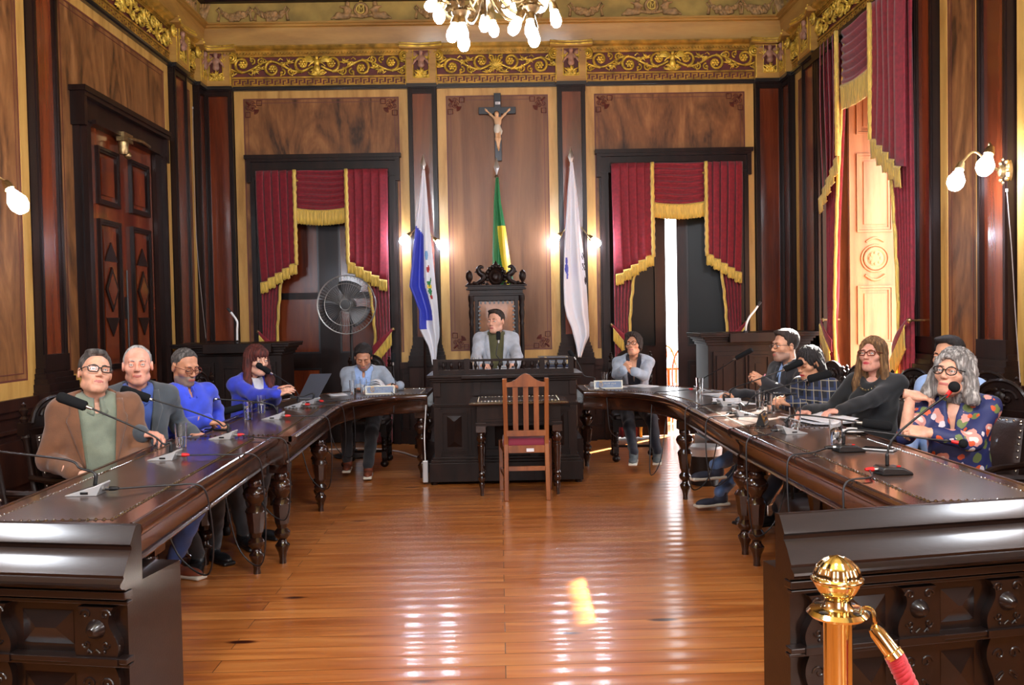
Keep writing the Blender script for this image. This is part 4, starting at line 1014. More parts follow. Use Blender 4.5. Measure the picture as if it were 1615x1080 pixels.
# =================================================================== TABLES
TZ = .8
def turned_leg(M, x, y, z1, s=1.0, oct_=True):
    p = [(.0,0),(.022,0),(.02,.03),(.028,.07),(.042,.1),(.045,.115),(.028,.135),(.026,.15),(.048,.175),(.05,.195),(.03,.22),(.036,.24),(.04,.25)]
    M.lathe([(r*s, z) for r, z in p], 16, (x, y, 0))
    M.lathe([(.042*s,.25),(.058*s,z1-.27),(.06*s,z1-.26)], 8 if oct_ else 16, (x, y, 0))
    q = [(.062,-.26),(.055,-.245),(.035,-.225),(.04,-.21),(.066,-.175),(.072,-.15),(.062,-.125),(.04,-.11),(.045,-.09),(.036,-.07),(.04,-.06)]
    M.lathe([(r*s, z1+z) for r, z in q], 16, (x, y, 0))
    M.box(x-.055*s, x+.055*s, y-.055*s, y+.055*s, z1-.065, z1)
TAPRON = .135
def council_table(label, inner, outer, legs, ends=(1, 1), group='sections of the horseshoe council table'):
    n = len(inner); I = [Vector((*p, 0)) for p in inner]; O = [Vector((*p, 0)) for p in outer]
    D = [(i-o).normalized() for i, o in zip(I, O)]
    c = sum(I, Vector())/n*.5 + sum(O, Vector())/n*.5
    r = thing('council_table', label, 'table', c, group=group); kw = dict(parent=r, world=True)
    # slab
    M = MB(); M.sweep([i*.5+o*.5 for i, o in zip(I, O)], D, [(0,0)], closed=False) if False else None
    z0, z1 = TZ-.035, TZ; vs = []; k = n
    for i, o, d in zip(I, O, D): vs += [(i.x, i.y, z0), (i.x, i.y, z1), (o.x, o.y, z1), (o.x, o.y, z0)]
    fs = [(a*4+q, a*4+(q+1) % 4, a*4+4+(q+1) % 4, a*4+4+q) for a in range(n-1) for q in range(4)] + [(0,1,2,3), tuple((n-1)*4+q for q in (3,2,1,0))]
    M.add(vs, fs)
    for P, s in ((I, 1), (O, -1)):      # moulded lip of the worktop
        prof = [(-.02,TZ-.035),(.0,TZ-.06),(.012,TZ-.055),(.028,TZ-.04),(.034,TZ-.022),(.028,TZ-.006),(.014,TZ+.001),(.008,TZ-.001),(-.02,TZ+.0)]
        M.sweep(P, [d*s for d in D], prof)
        M.sweep(P, [d*s for d in D], [(-.012,TZ),(-.008,TZ+.004),(-.004,TZ+.004),(0,TZ)])
    M.build('worktop', M_TABLE, smooth=40, **kw)
    # leather field with its rows of nails
    m = .1; LI = [i-d*m for i, d in zip(I, D)]; LO = [o+d*(m*.85) for o, d in zip(O, D)]
    t0 = (I[1]-I[0]).normalized(); t1 = (I[-1]-I[-2]).normalized()
    LI[0] += t0*.07; LO[0] += t0*.07; LI[-1] -= t1*.07; LO[-1] -= t1*.07
    M = MB(); vs = [];
    for a, b in zip(LI, LO): vs += [(a.x, a.y, TZ+.0015), (b.x, b.y, TZ+.0015)]
    M.add(vs, [(2*q, 2*q+1, 2*q+3, 2*q+2) for q in range(n-1)]); M.build('leather_inlay', M_LEATHT, smooth=0, **kw)
    N = MB()
    def row(P):
        for a, b in zip(P[:-1], P[1:]):
            L = (b-a).length; kk = max(1, int(L/.028))
            for j in range(kk):
                p = a+(b-a)*j/kk; N.add([(p.x-.007,p.y-.007,TZ+.001),(p.x+.007,p.y-.007,TZ+.001),(p.x+.007,p.y+.007,TZ+.001),(p.x-.007,p.y+.007,TZ+.001),(p.x,p.y,TZ+.008)], [(0,1,4),(1,2,4),(2,3,4),(3,0,4)])
    row(LI); row(LO); row([LI[0], LO[0]]); row([LI[-1], LO[-1]])
    nl = N.build('nail_trim', M_STUD, smooth=180, **kw); nl['kind'] = 'stuff'
    # apron: frieze with ogee foot
    M = MB()
    for P, s in ((I, 1), (O, -1)):
        prof = [(-.05,TZ-.04),(-.015,TZ-.05),(-.02,TZ-.075),(-.04,TZ-.10),(-.042,TZ-.15),(-.034,TZ-.155),(-.026,TZ-.165),(-.03,TZ-.172),(-.06,TZ-.172)]
        M.sweep(P, [d*s for d in D], prof)
    for e, q in ((ends[0], 0), (ends[1], n-1)):
        if e:
            a, b = I[q]-D[q]*.05, O[q]+D[q]*.05; M.bar((a.x,a.y,TZ-.1), (b.x,b.y,TZ-.1), .03, .14)
    M.build('apron', M_TABLE, smooth=40, **kw)
    for x, y in legs:
        M = MB(); turned_leg(M, x, y, TZ-.165); M.build('leg', M_LEG, smooth=40, **kw)
    return r
def arc(p0, p1, p2, p3, n=10): return [(p.x, p.y) for p in bez((*p0,0), (*p1,0), (*p2,0), (*p3,0), n)]
council_table('near left length of the horseshoe council table, running up to the dark front desk', [(-1.30,3.12),(-1.385,5.38)], [(-1.93,3.12),(-2.0,5.38)], [(-1.47,5.27),(-1.9,5.27),(-1.45,3.6),(-1.85,3.6)], (0,1))
council_table('middle left length of the horseshoe council table, beside the woman in the blue blazer', [(-1.275,5.40),(-1.34,7.06)], [(-1.93,5.40),(-1.98,7.06)], [(-1.37,5.49),(-1.85,5.49),(-1.43,6.97),(-1.88,6.97)])
ci = [(-1.34,7.08)] + arc((-1.345,7.3), (-1.33,7.85), (-1.05,8.17), (-.68,8.2), 12); co = [(-1.98,7.08)] + arc((-1.99,7.4), (-2.0,8.4), (-1.5,8.95), (-.68,8.97), 12)
council_table('curved far left corner of the council table where a man reads papers', ci, co, [(-1.5,7.25),(-1.88,7.25),(-.75,8.35),(-.75,8.8)], (1,0))
council_table('near right length of the horseshoe council table, with two black microphones on it', [(1.45,3.12),(1.41,5.32)], [(2.06,3.12),(2.07,5.32)], [(1.50,5.2),(1.95,5.2),(1.58,3.6),(1.95,3.6)], (0,1))
ci = [(1.40,5.34),(1.415,6.3)] + arc((1.43,6.9), (1.43,7.75), (1.2,8.15), (.77,8.2), 12); co = [(2.07,5.34),(2.09,6.3)] + arc((2.1,7.0), (2.1,8.3), (1.6,8.95), (.77,8.97), 12)
council_table('curved far right corner of the council table strewn with papers', ci, co, [(1.50,5.45),(1.95,5.45),(1.48,7.12),(2.0,7.1),(.85,8.8)], (1,0))

# small leather-topped table in front of the rostrum
r = thing('side_table', 'small dark leather-topped table set against the front of the rostrum', 'table', (.15, 7.6, 0))
x0, x1, y0, y1 = -.22, .52, 7.38, 7.86; kw = dict(parent=r, world=True)
M = MB(); M.box(x0, x1, y0, y1, .765, .79); pts = [Vector(p) for p in ((x0,y0,0),(x1,y0,0),(x1,y1,0),(x0,y1,0))]
M.box(x0-.03, x1+.03, y0-.03, y1, .77, .795); M.box(x0-.045, x1+.045, y0-.045, y1, .775, .79); M.build('worktop', M_TABLE, smooth=0, bevel=.006, **kw)
M = MB(); M.box(x0+.03, x1-.03, y0+.05, y1-.03, .795, .797); M.build('leather_inlay', M_LEATHT, smooth=0, **kw)
M = MB()
for k in range(24):
    for y in (y0+.05, y1-.03): M.sph((x0+.03+(x1-x0-.06)*k/23, y, .797), .006, 6, 4)
for k in range(13):
    for x in (x0+.03, x1-.03): M.sph((x, y0+.05+(y1-y0-.08)*k/12, .797), .006, 6, 4)
M.build('nail_trim', M_STUD, **kw)['kind'] = 'stuff'
M = MB(); M.box(x0+.02, x1-.02, y0+.02, y0+.05, .6, .77); M.box(x0+.024, x0+.05, y0+.03, y1-.01, .602, .769); M.box(x1-.05, x1-.024, y0+.03, y1-.01, .602, .769); M.box(x0+.01, x1-.01, y0+.005, y0+.05, .595, .615); M.box(x0+.05, x1-.05, y0+.01, y0+.03, .63, .645)
M.build('apron', M_EBON, smooth=0, **kw)
for x in (x0+.05, x1-.05):
    for y in (y0+.055, y1-.06):
        M = MB(); M.box(x-.04, x+.04, y-.04, y+.04, .54, .62); prof = [(.0,0),(.014,0),(.016,.05),(.024,.09),(.026,.1),(.016,.115),(.03,.14),(.03,.155),(.018,.17),(.028,.19),(.02,.21),(.022,.22),(.034,.42),(.03,.425),(.034,.44),(.024,.45),(.04,.475),(.042,.49),(.026,.51),(.022,.525),(.03,.54)]
        M.lathe(prof, 14, (x, y, 0)); M.build('leg', M_LEG, **kw)

# brown dining chair with a red seat, its back to the camera
ch = thing('dining_chair', 'warm brown slatted wooden chair with crimson seat tucked under the small table', 'chair', (.215, 7.3, 0)); kw = dict(parent=ch, world=True)
cw = .175; yb = 7.26
for s in (-1, 1):
    M = MB(); M.bar((.205+s*(cw-.005), yb-.06, 0), (.205+s*(cw-.01), yb, .46), .036, .034); M.bar((.205+s*(cw-.01), yb, .45), (.205+s*(cw-.005), yb-.05, 1.0), .036, .034); M.build('back_leg', M_CHAIRW, smooth=0, bevel=.004, **kw)
    M = MB(); M.bar((.205+s*(cw+.035), yb+.40, 0), (.205+s*(cw+.035), yb+.40, .44), .036, .036); M.build('front_leg', M_CHAIRW, smooth=0, bevel=.004, **kw)
    M = MB(); M.bar((.205+s*cw, yb-.02, .19), (.205+s*(cw+.035), yb+.4, .19), .02, .03); M.build('stretcher', M_CHAIRW, smooth=0, **kw)
    M = MB(); M.bar((.205+s*cw, yb, .415), (.205+s*(cw+.035), yb+.4, .415), .024, .06); M.build('seat_rail', M_CHAIRW, smooth=0, **kw)
M = MB(); top = [(-.16,.93)] + [(-.16+.32*k/14, .965+.075*math.exp(-((k-7)/3.4)**2)) for k in range(15)] + [(.16,.93)]
M.prism([(.205+a, z) for a, z in top], yb-.065, yb-.035); M.build('top_rail', M_CHAIRW, smooth=30, **kw)
for x in (-.085, 0, .085):
    M = MB(); M.bar((.205+x, yb-.045, .94), (.205+x, yb-.012, .565), .042, .014, (1,0,0)) if False else M.add([(.205+x+a, yb+(-.05 if z > .8 else -.013)+b, z) for z in (.565,.945) for a, b in ((-.021,-.007),(.021,-.007),(.021,.007),(-.021,.007))], [(0,1,2,3),(4,5,6,7),(0,1,5,4),(1,2,6,5),(2,3,7,6),(3,0,4,7)])
    M.build('slat', M_CHAIRW, smooth=0, **kw)
M = MB(); M.box(.205-.16, .205+.16, yb-.03, yb, .525, .57); M.build('lower_rail', M_CHAIRW, smooth=0, **kw)
M = MB(); M.box(.205-.16, .205+.16, yb-.015, yb+.015, .385, .445); M.build('seat_rail', M_CHAIRW, smooth=0, **kw)
M = MB(); M.box(.205+.0, .205+.06, yb-.018, yb-.015, .395, .42); M.build('white_tag', M_WHITE, smooth=0, **kw)
M = MB(); M.box(.205-.16, .205+.16, yb-.03, yb-.01, .24, .275); M.box(.205-.2, .205+.2, yb+.385, yb+.41, .385, .44); M.build('cross_rail', M_CHAIRW, smooth=0, **kw)
V, F = nets(lambda P: rbox(P, (.205, yb+.2, .458), (.195,.2,.045), .035), (-.02, yb-.03, .39), (.43, yb+.43, .53), .012)
to_mb(V, F).build('seat', plain('crimson_seat_velvet', (128,24,54), rough=.7, sheen=.3), smooth=180, **kw)

# =================================================================== COUNCIL CHAIRS
def build_chair(name, twist=False, arms=True, crest_h=.17, W=.46, zt=.93):
    """dark carved chair, leather seat and back; faces +Y, origin on the floor under the seat"""
    r = thing(name, name, 'chair'); hw = W/2; kw = dict(parent=r)
    V, F = nets(lambda P: rbox(P, (0,0,.455), (hw-.01,.215,.04), .03), (-hw-.02,-.25,.4), (hw+.02,.25,.52), .014); to_mb(V, F).build('seat', M_LEATH, smooth=180, **kw)
    M = MB(); M.box(-hw, hw, -.225, .225, .36, .43); M.box(-hw-.008, hw+.008, -.23, .235, .425, .437); M.build('seat_frame', M_EBON, smooth=0, **kw)
    def leg(M, x, y, z1):
        if twist:
            n = 60; pts = [(x, y, .07+(z1-.12)*k/n) for k in range(n+1)]
            for ph in (0, PI): M.tube([(x+.012*math.cos(k*.62+ph), y+.012*math.sin(k*.62+ph), .07+(z1-.12)*k/n) for k in range(n+1)], .017, 6)
            M.sph((x, y, .035), (.042,.042,.035), 12, 8); M.box(x-.028, x+.028, y-.028, y+.028, z1-.06, z1); M.box(x-.026, x+.026, y-.026, y+.026, .1, .16)
        else:
            M.lathe([(.0,0),(.024,.0),(.03,.02),(.03,.04),(.018,.06),(.026,.08),(.026,.1)], 12, (x, y, 0)); M.box(x-.026, x+.026, y-.026, y+.026, .1, .17)
            M.lathe([(.02,.17),(.03,.2),(.018,.22),(.03,.28),(.022,.3),(.018,.33),(.028,z1-.03),(.028,z1)], 12, (x, y, 0))
    for x in (-hw+.03, hw-.03):
        M = MB(); leg(M, x, .19, .37); M.build('leg', M_EBON, **kw)
        M = MB(); leg(M, x, -.2, .37); M.build('leg', M_EBON, **kw)
    M = MB()
    for x in (-hw+.03, hw-.03): M.tube([(x, -.2, .135), (x, .19, .135)], .014, 8)
    M.tube([(-hw+.03, 0, .135), (hw-.03, 0, .135)], .014, 8); M.sph((0,0,.135), .028, 10, 8); M.build('stretcher', M_EBON, **kw)
    lean = lambda z: -.205 - .10*(z-.43)/.55
    # back: posts, frame, leather, carved crest, finials
    M = MB()
    for x in (-hw+.02, hw-.02):
        if twist:
            for ph in (0, PI): M.tube([(x+.01*math.cos(k*.7+ph), lean(z)+.01*math.sin(k*.7+ph), z) for k, z in [(k, .43+(zt-.43)*k/50) for k in range(51)]], .014, 6)
        else:
            M.tube([(x, lean(z), z) for z in (.4, .5, .52, .54, .7, .86, .88, .9, zt)], [.02,.02,.028,.017,.016,.017,.026,.018,.024], 10)
        M.obox((x, lean(zt), zt), (.05,.05,.07))
    for z, h in ((.53,.05),(zt-.03,.06)): M.obox((0, lean(z), z), (W-.06, .035, h), Matrix.Rotation(-.18, 3, 'X'))
    for x in (-hw+.06, hw-.06): M.bar((x, lean(.5), .5), (x, lean(zt-.02), zt-.02), .04, .03, (0,1,0))
    M.build('back_frame', M_EBON, smooth=30, **kw)
    M = MB(); bw = hw-.07
    M.grid(lambda u, v: (-bw+2*bw*u, lean(.54+(zt-.58)*v)+.018+.03*math.sin(u*PI)**.5*math.sin(v*PI)**.5, .54+(zt-.58)*v), 14, 18); M.grid(lambda u, v: (-bw+2*bw*u, lean(.54+(zt-.58)*v)-.018, .54+(zt-.58)*v), 2, 2)
    M.mi = 1
    for k in range(8):
        for z in (.555, zt-.055): M.sph((-bw+.015+(2*bw-.03)*k/7, lean(z)+.026, z), .0085, 8, 5)
    for k in range(9):
        for x in (-bw+.012, bw-.012): M.sph((x, lean(.57+(zt-.64)*k/8)+.026, .57+(zt-.64)*k/8), .0085, 8, 5)
    M.build('backrest', [M_LEATH, M_STUD], smooth=70, **kw)
    M = MB(); n = 24; H = crest_h; z0 = zt-.01
    out = []
    for k in range(n+1):
        u = -1+2*k/n; out.append((u*(hw-.04), z0+H*(.22+.78*math.sqrt(max(0, 1-(u/.82)**2)) if abs(u) < .82 else .22)))
    poly = [(-hw+.04, z0)] + out + [(hw-.04, z0)]
    Rl = Matrix.Rotation(-.0, 3, 'X'); M.prism([(a, z) for a, z in poly], lean(zt+.05)-.014, lean(zt+.05)+.014)
    M.tube([(a, lean(zt+.05)+.008, z) for a, z in out], .013, 6)
    for s in (-1, 1):
        M.tube([(s*(.045+.06*(1-k/20)*math.cos(k*.42)), lean(zt+.05)+.02, z0+.075+.05*(1-k/20)*math.sin(k*.42)) for k in range(21)], [.009]*21, 5)
    M.sph((0, lean(zt+.05)+.018, z0+.075), (.035,.022,.042), 10, 8)
    for k in range(6): M.sph((.045*math.cos(k*PI/3), lean(zt+.05)+.02, z0+.075+.05*math.sin(k*PI/3)), .014, 8, 6)
    leafy(M, 0, z0+H*.55, .06, 5, 0) if False else None
    M.build('crest', M_EBON, smooth=40, **kw)
    for x in (-hw+.02, hw-.02):
        M = MB(); M.lathe([(.018,0),(.024,.02),(.012,.035),(.022,.055),(.024,.07),(.01,.085),(.014,.1),(.0,.115)], 10, (x, lean(zt), zt+.035))
        for d in ((0,0,.06),): M.sph((x, lean(zt), zt+.105), .016, 8, 6)
        M.build('finial', M_EBON, **kw)
    if arms:
        for s in (-1, 1):
            x = s*(hw-.01); M = MB()
            M.tube(catmull([(x, lean(.66), .66), (x*1.04, -.1, .655), (x*1.1, .08, .66), (x*1.12, .19, .635), (x*1.1, .22, .6)], 5), .018, 8); M.tube([(x*1.06, .15, .64), (x*1.0, .16, .43)], [.014,.018], 8); M.build('armrest', M_EBON, **kw)
    return r
CH = build_chair('council_chair'); CT = build_chair('council_chair', twist=True, arms=False, zt=.96)
used = {'a': False, 'b': False}
def put_chair(kind, x, y, ang, label, group):
    src = CH if kind == 'a' else CT
    if not used[kind]:
        used[kind] = True; src.matrix_basis = Matrix.Translation((x, y, 0)) @ Matrix.Rotation(ang, 4, 'Z'); src['label'] = label; src['group'] = group; return src
    return dup(src, (x, y, 0), ang, label, group)
GL, GR, GF = 'leather armchairs along the left table', 'leather armchairs along the right table', 'barley-twist chairs at the far corners'
FL = -PI/2          # facing +X, towards the table
put_chair('a', -2.28, 4.22, FL-.12, 'empty dark leather armchair nearest the camera on the left, studded back', GL)
put_chair('a', -2.29, 5.03, -1.95, 'dark leather armchair under the man in the brown jacket', GL)
put_chair('a', -2.30, 5.57, -1.95, 'dark leather armchair under the man in the grey suit', GL)
put_chair('a', -2.19, 6.11, -1.85, 'dark leather armchair under the man in the blue shirt', GL)
put_chair('a', -2.24, 7.38, -1.8, 'dark leather armchair behind the woman in the blue blazer', GL)
put_chair('a', 2.38, 7.04, 1.75, 'dark leather armchair under the man in the dark jacket beside the lectern', GR)
put_chair('a', 2.38, 6.47, 1.8, 'dark leather armchair behind the woman in the plaid shirt', GR)
put_chair('a', 2.56, 5.93, 1.9, 'dark leather armchair under the woman in the black sweater', GR)
put_chair('a', 2.82, 5.50, 1.85, 'dark leather armchair under the man half hidden behind the grey-haired woman', GR)
put_chair('a', 2.55, 4.83, 2.0, 'dark leather armchair under the woman in the floral blouse', GR)
put_chair('a', 2.52, 4.08, PI/2+.1, 'empty dark leather armchair nearest the camera at the right edge', GR)
put_chair('b', -1.39, 9.19, PI, 'barley-twist chair under the man reading papers', GF)
put_chair('b', 1.38, 9.18, 3.08, 'barley-twist chair under the woman with folded hands', GF)

# =================================================================== ROSTRUM, DAIS, THRONE CHAIR
pf = MB(); pf.box(-.75, .8, 8.62, 10.3, 0, .3); struct(pf.build('floor_dais', M_DADO, smooth=0))
r = thing('rostrum', 'dark panelled presiding desk with a little balustrade in the middle of the room', 'desk', (.04, 8.2, 0)); kw = dict(parent=r, world=True)
x0, x1, y0, y1 = -.6, .68, 7.98, 8.55
M = MB(); M.box(x0, x1, y0, y1, .1, .95); M.box(x0-.05, x1+.05, y0-.05, y1+.02, 0.03, .2); M.box(x0-.035, x1+.035, y0-.035, y1, .2, .225); M.box(x0-.02, x1+.02, y0-.02, y1, .225, .25)
M.box(x0-.012, x1+.012, y0-.012, y1, .70, .715); M.box(x0-.02, x1+.02, y0-.02, y1, .715, .725)
M.build('carcass', M_EBON, smooth=0, bevel=.004, **kw)
M = MB()
for a, b in ((x0+.03, x0+.33), (x1-.33, x1-.03), (x0+.42, x1-.42)):
    M.box(a, b, y0-.012, y0, .28, .68); 
    for p, q, s, t2 in ((a+.03,b-.03,.30,.315),(a+.03,b-.03,.645,.66),(a+.03,a+.045,.3,.66),(b-.045,b-.03,.3,.66)): M.box(p, q, y0-.028, y0, s, t2)
    c = (a+b)/2; w = (b-a)*.22
    M.add([(c-w, y0-.014, .62), (c+w, y0-.014, .62), (c+w, y0-.014, .34), (c-w, y0-.014, .34), (c, y0-.04, .57), (c, y0-.04, .39)], [(0,4,1),(0,3,5,4),(1,4,5,2),(3,2,5)])
for a in (x0+.0, x0+.36, x1-.42, x1-.06): M.box(a, a+.06, y0-.03, y0, .68, .70); M.box(a+.0, a+.06, y0-.02, y0, .25, .68); M.box(a, a+.06, y0-.03, y0, .80, .92)
M.box(x0+.42, x1-.42, y0-.014, y0, .76, .9)
M.build('front_panel', M_EBON, smooth=0, **kw)
M = MB(); M.box(x0-.06, x1+.06, y0-.07, y1+.03, .965, .99); M.box(x0-.04, x1+.04, y0-.05, y1+.02, .945, .966); M.box(x0-.02, x1+.02, y0-.03, y1, .925, .946)
M.box(x0+.25, x1-.25, y0-.085, y0+.02, .955, .985); M.build('worktop', M_EBON, smooth=0, bevel=.005, **kw)
M = MB(); yr = y0+.02
M.box(x0+.0, x1-.02, yr-.014, yr+.014, .99, 1.03); M.box(x0+.0, x1-.02, yr-.014, yr+.014, 1.105, 1.125)
M.build('gallery_rail', M_EBON, smooth=0, **kw)
for xx in (x0+.02, x0+.3, x1-.3, x1-.04): M = MB(); M.box(xx-.022, xx+.022, yr-.022, yr+.022, .99, 1.13); M.build('gallery_post', M_EBON, smooth=0, **kw)
for k in range(16):
    xx = x0+.09+k*(x1-x0-.19)/15
    M = MB(); M.lathe([(.01,1.03),(.008,1.04),(.016,1.06),(.018,1.068),(.016,1.076),(.008,1.095),(.01,1.105)], 10, (xx, yr, 0)); M.build('baluster', M_EBON, **kw)
for xx in (x0-.01, x1+.01):
    for yy in (y0+.0, y1-.04): M = MB(); M.lathe([(.0,0),(.03,0),(.035,.02),(.025,.04)], 12, (xx, yy, 0)); M.build('foot', M_EBON, **kw)

r = thing('high_backed_chair', 'tall carved throne-like chair with tan leather back behind the rostrum', 'chair', (-.02, 9.5, .3)); kw = dict(parent=r, world=True)
cx, yb, zs = -.025, 9.72, .3
M = MB(); M.box(cx-.3, cx+.3, 9.2, 9.7, zs+.34, zs+.42); M.build('seat_frame', M_EBON, smooth=0, **kw)
M = MB(); M.obox((cx, 9.44, zs+.45), (.56,.46,.08)); M.build('seat', M_TAN, smooth=0, bevel=.02, **kw)
for x in (-.27,.27):
    for y in (9.24, 9.68): M = MB(); M.lathe([(.0,0),(.03,0),(.03,.05),(.02,.1),(.035,.2),(.025,.3),(.035,.34)], 12, (cx+x, y, zs)); M.build('leg', M_EBON, **kw)
M = MB(); M.box(cx-.235, cx-.2, yb-.03, yb+.02, zs+.4, 1.72); M.box(cx+.2, cx+.235, yb-.03, yb+.02, zs+.4, 1.72); M.box(cx-.26, cx+.26, yb-.03, yb+.02, 1.68, 1.74); M.box(cx-.22, cx+.22, yb-.01, yb+.02, zs+.42, 1.7)
M.box(cx-.30, cx+.30, yb-.05, yb+.03, 1.735, 1.755); M.box(cx-.29, cx+.29, yb-.04, yb+.03, 1.755, 1.80); M.box(cx-.325, cx+.325, yb-.07, yb+.04, 1.80, 1.815); M.box(cx-.31, cx+.31, yb-.06, yb+.04, 1.815, 1.84); M.box(cx-.335, cx+.335, yb-.08, yb+.045, 1.838, 1.852)
M.build('back_frame', M_EBON, smooth=0, bevel=.003, **kw)
for s in (-1, 1):
    M = MB(); M.lathe([(.024,zs+.4),(.02,.9),(.024,1.2),(.02,1.4),(.026,1.43),(.018,1.45),(.026,1.5),(.03,1.55),(.022,1.6),(.03,1.63),(.024,1.66),(.034,1.69),(.034,1.735)], 12, (cx+s*.275, yb-.02, 0)); M.build('column', M_EBON, **kw)
    M = MB(); M.lathe([(.03,1.852),(.035,1.862),(.014,1.88),(.018,1.892),(.034,1.915),(.04,1.945),(.034,1.985),(.012,2.01),(.0,2.015)], 12, (cx+s*.29, yb-.02, 0)); M.build('finial', M_EBON, **kw)
M = MB(); M.grid(lambda u, v: (cx-.19+.38*u, yb-.035-.03*min(1, 5*min(u,1-u))*min(1, 5*min(v,1-v)), zs+.5+(1.67-zs-.5)*v), 20, 30); M.mi = 1
for k in range(8): M.obox((cx-.17+.34*k/7, yb-.045, 1.66), (.018,.012,.03))
for k in range(18):
    for s in (-1, 1): M.obox((cx+s*.188, yb-.045, .85+.045*k), (.026,.012,.018))
M.build('backrest', [M_TAN, M_BLACK], smooth=50, **kw)
M = MB(); yc = yb-.02; zc = 1.945
M.lathe([(.0,-.03),(.03,-.045),(.04,-.03),(.055,-.02),(.07,-.03),(.085,-.015),(.09,.02)], 20, (cx, yc, zc), frame((0,1,0)), sy=1.15)
for k in range(11):
    t2 = PI*(-.1+1.2*k/10); M.sph((cx+.1*math.cos(t2), yc-.02, zc+.11*math.sin(t2)), .023, 8, 6)
M.lathe([(.0,.05),(.03,.0),(.02,-.03)], 10, (cx, yc, zc+.125))
for s in (-1, 1):
    M.tube(catmull([(cx+s*.28, yc, 1.862), (cx+s*.21, yc, 1.872), (cx+s*.15, yc-.01, 1.905), (cx+s*.135, yc-.01, 1.955), (cx+s*.17, yc-.01, 1.98), (cx+s*.19, yc-.01, 2.02), (cx+s*.165, yc-.02, 2.05), (cx+s*.135, yc-.03, 2.04)], 6), [.012+.022*math.sin(PI*k/42) for k in range(43)], 8)
    for k in range(5): M.tube([(cx+s*(.15+.012*k), yc, 1.95+.01*k), (cx+s*(.18+.012*k), yc, 2.0), (cx+s*(.195+.006*k), yc, 2.045-.01*k)], [.01,.012,.003], 5)
    for k in range(6): M.sph((cx+s*(.1+.035*k), yc-.01, 1.865+.012*math.sin(k*2.0)), .018, 8, 6)
M.build('carved_crest', M_EBON, smooth=50, **kw)

# =================================================================== LECTERNS IN THE FAR CORNERS
def lectern(label, x0, x1, y0, y1, zt, mid):
    r = thing('lectern', label, 'lectern', ((x0+x1)/2, (y0+y1)/2, 0)); kw = dict(parent=r, world=True)
    M = MB(); M.box(x0+.08, x1-.08, y0+.08, y1, 0.0, zt-.1); M.box(x0+.05, x1-.05, y0+.05, y1, 0, .16); M.build('carcass', M_EBON, smooth=0, bevel=.004, **kw)
    M = MB()
    for k, (e, z) in enumerate(((.06,-.13),(.04,-.1),(.02,-.07),(-.02,-.045))): M.box(x0+e, x1-e, y0+e, y1, zt+z, zt+z+.035)
    M.box(x0-.03, x1+.03, y0-.03, y1, zt-.022, zt); M.box(mid-.35, mid+.35, y0-.05, y0+.1, zt-.1, zt-.002); M.build('top', M_EBON, smooth=0, bevel=.005, **kw)
    M = MB(); w = (x1-x0-.2)/3
    for k in range(3):
        a = x0+.1+w*k+.03; b = a+w-.06
        M.box(a, b, y0+.055, y0+.08, .22, zt-.2)
        for p, q, s, t2 in ((a+.03,b-.03,.25,.27),(a+.03,b-.03,zt-.26,zt-.24),(a+.03,a+.05,.25,zt-.24),(b-.05,b-.03,.25,zt-.24)): M.box(p, q, y0+.035, y0+.08, s, t2)
        M.box(a+.1, b-.1, y0+.045, y0+.08, .33, zt-.33)
    M.build('front_panel', M_EBON, smooth=0, **kw)
    return r
lectern('broad dark panelled lectern in the far left corner behind the woman in blue', -3.36, -2.2, 9.2, 9.85, 1.28, -2.7)
lectern('broad dark panelled lectern in the far right corner behind the man with the pen', 2.12, 3.34, 9.25, 9.9, 1.29, 2.75)
def gooseneck_lamp(label, pts):
    p = [Vector(q) for q in pts]; r = thing('gooseneck_microphone', label, 'microphone', p[0])
    M = MB(); M.lathe([(.03,0),(.03,.01),(.012,.03),(.0,.03)], 12, p[0]); M.build('base', M_BLK, r, world=True)
    M = MB(); M.tube(catmull(p, 8), .011, 8); M.build('gooseneck', M_WHP, r, world=True)
    M = MB(); d = (p[-1]-p[-2]).normalized(); M.lathe([(.0,-.02),(.012,-.02),(.014,.03),(.0,.04)], 10, p[-1], frame(d)); M.build('capsule', M_BLK, r, world=True); return r
yl = 9.3
gooseneck_lamp('thin white gooseneck microphone on the left corner lectern', [Vector((atY(374,538,yl).x, yl, 1.28)), atY(374,520,yl), atY(374,507,yl), atY(367,496,yl), atY(362,490,yl)])
gooseneck_lamp('thin white gooseneck microphone on the right corner lectern', [Vector((atY(1176,524,yl+.05).x, yl+.05, 1.29)), atY(1177,512,yl), atY(1182,500,yl), atY(1190,490,yl), atY(1197,480,yl)])

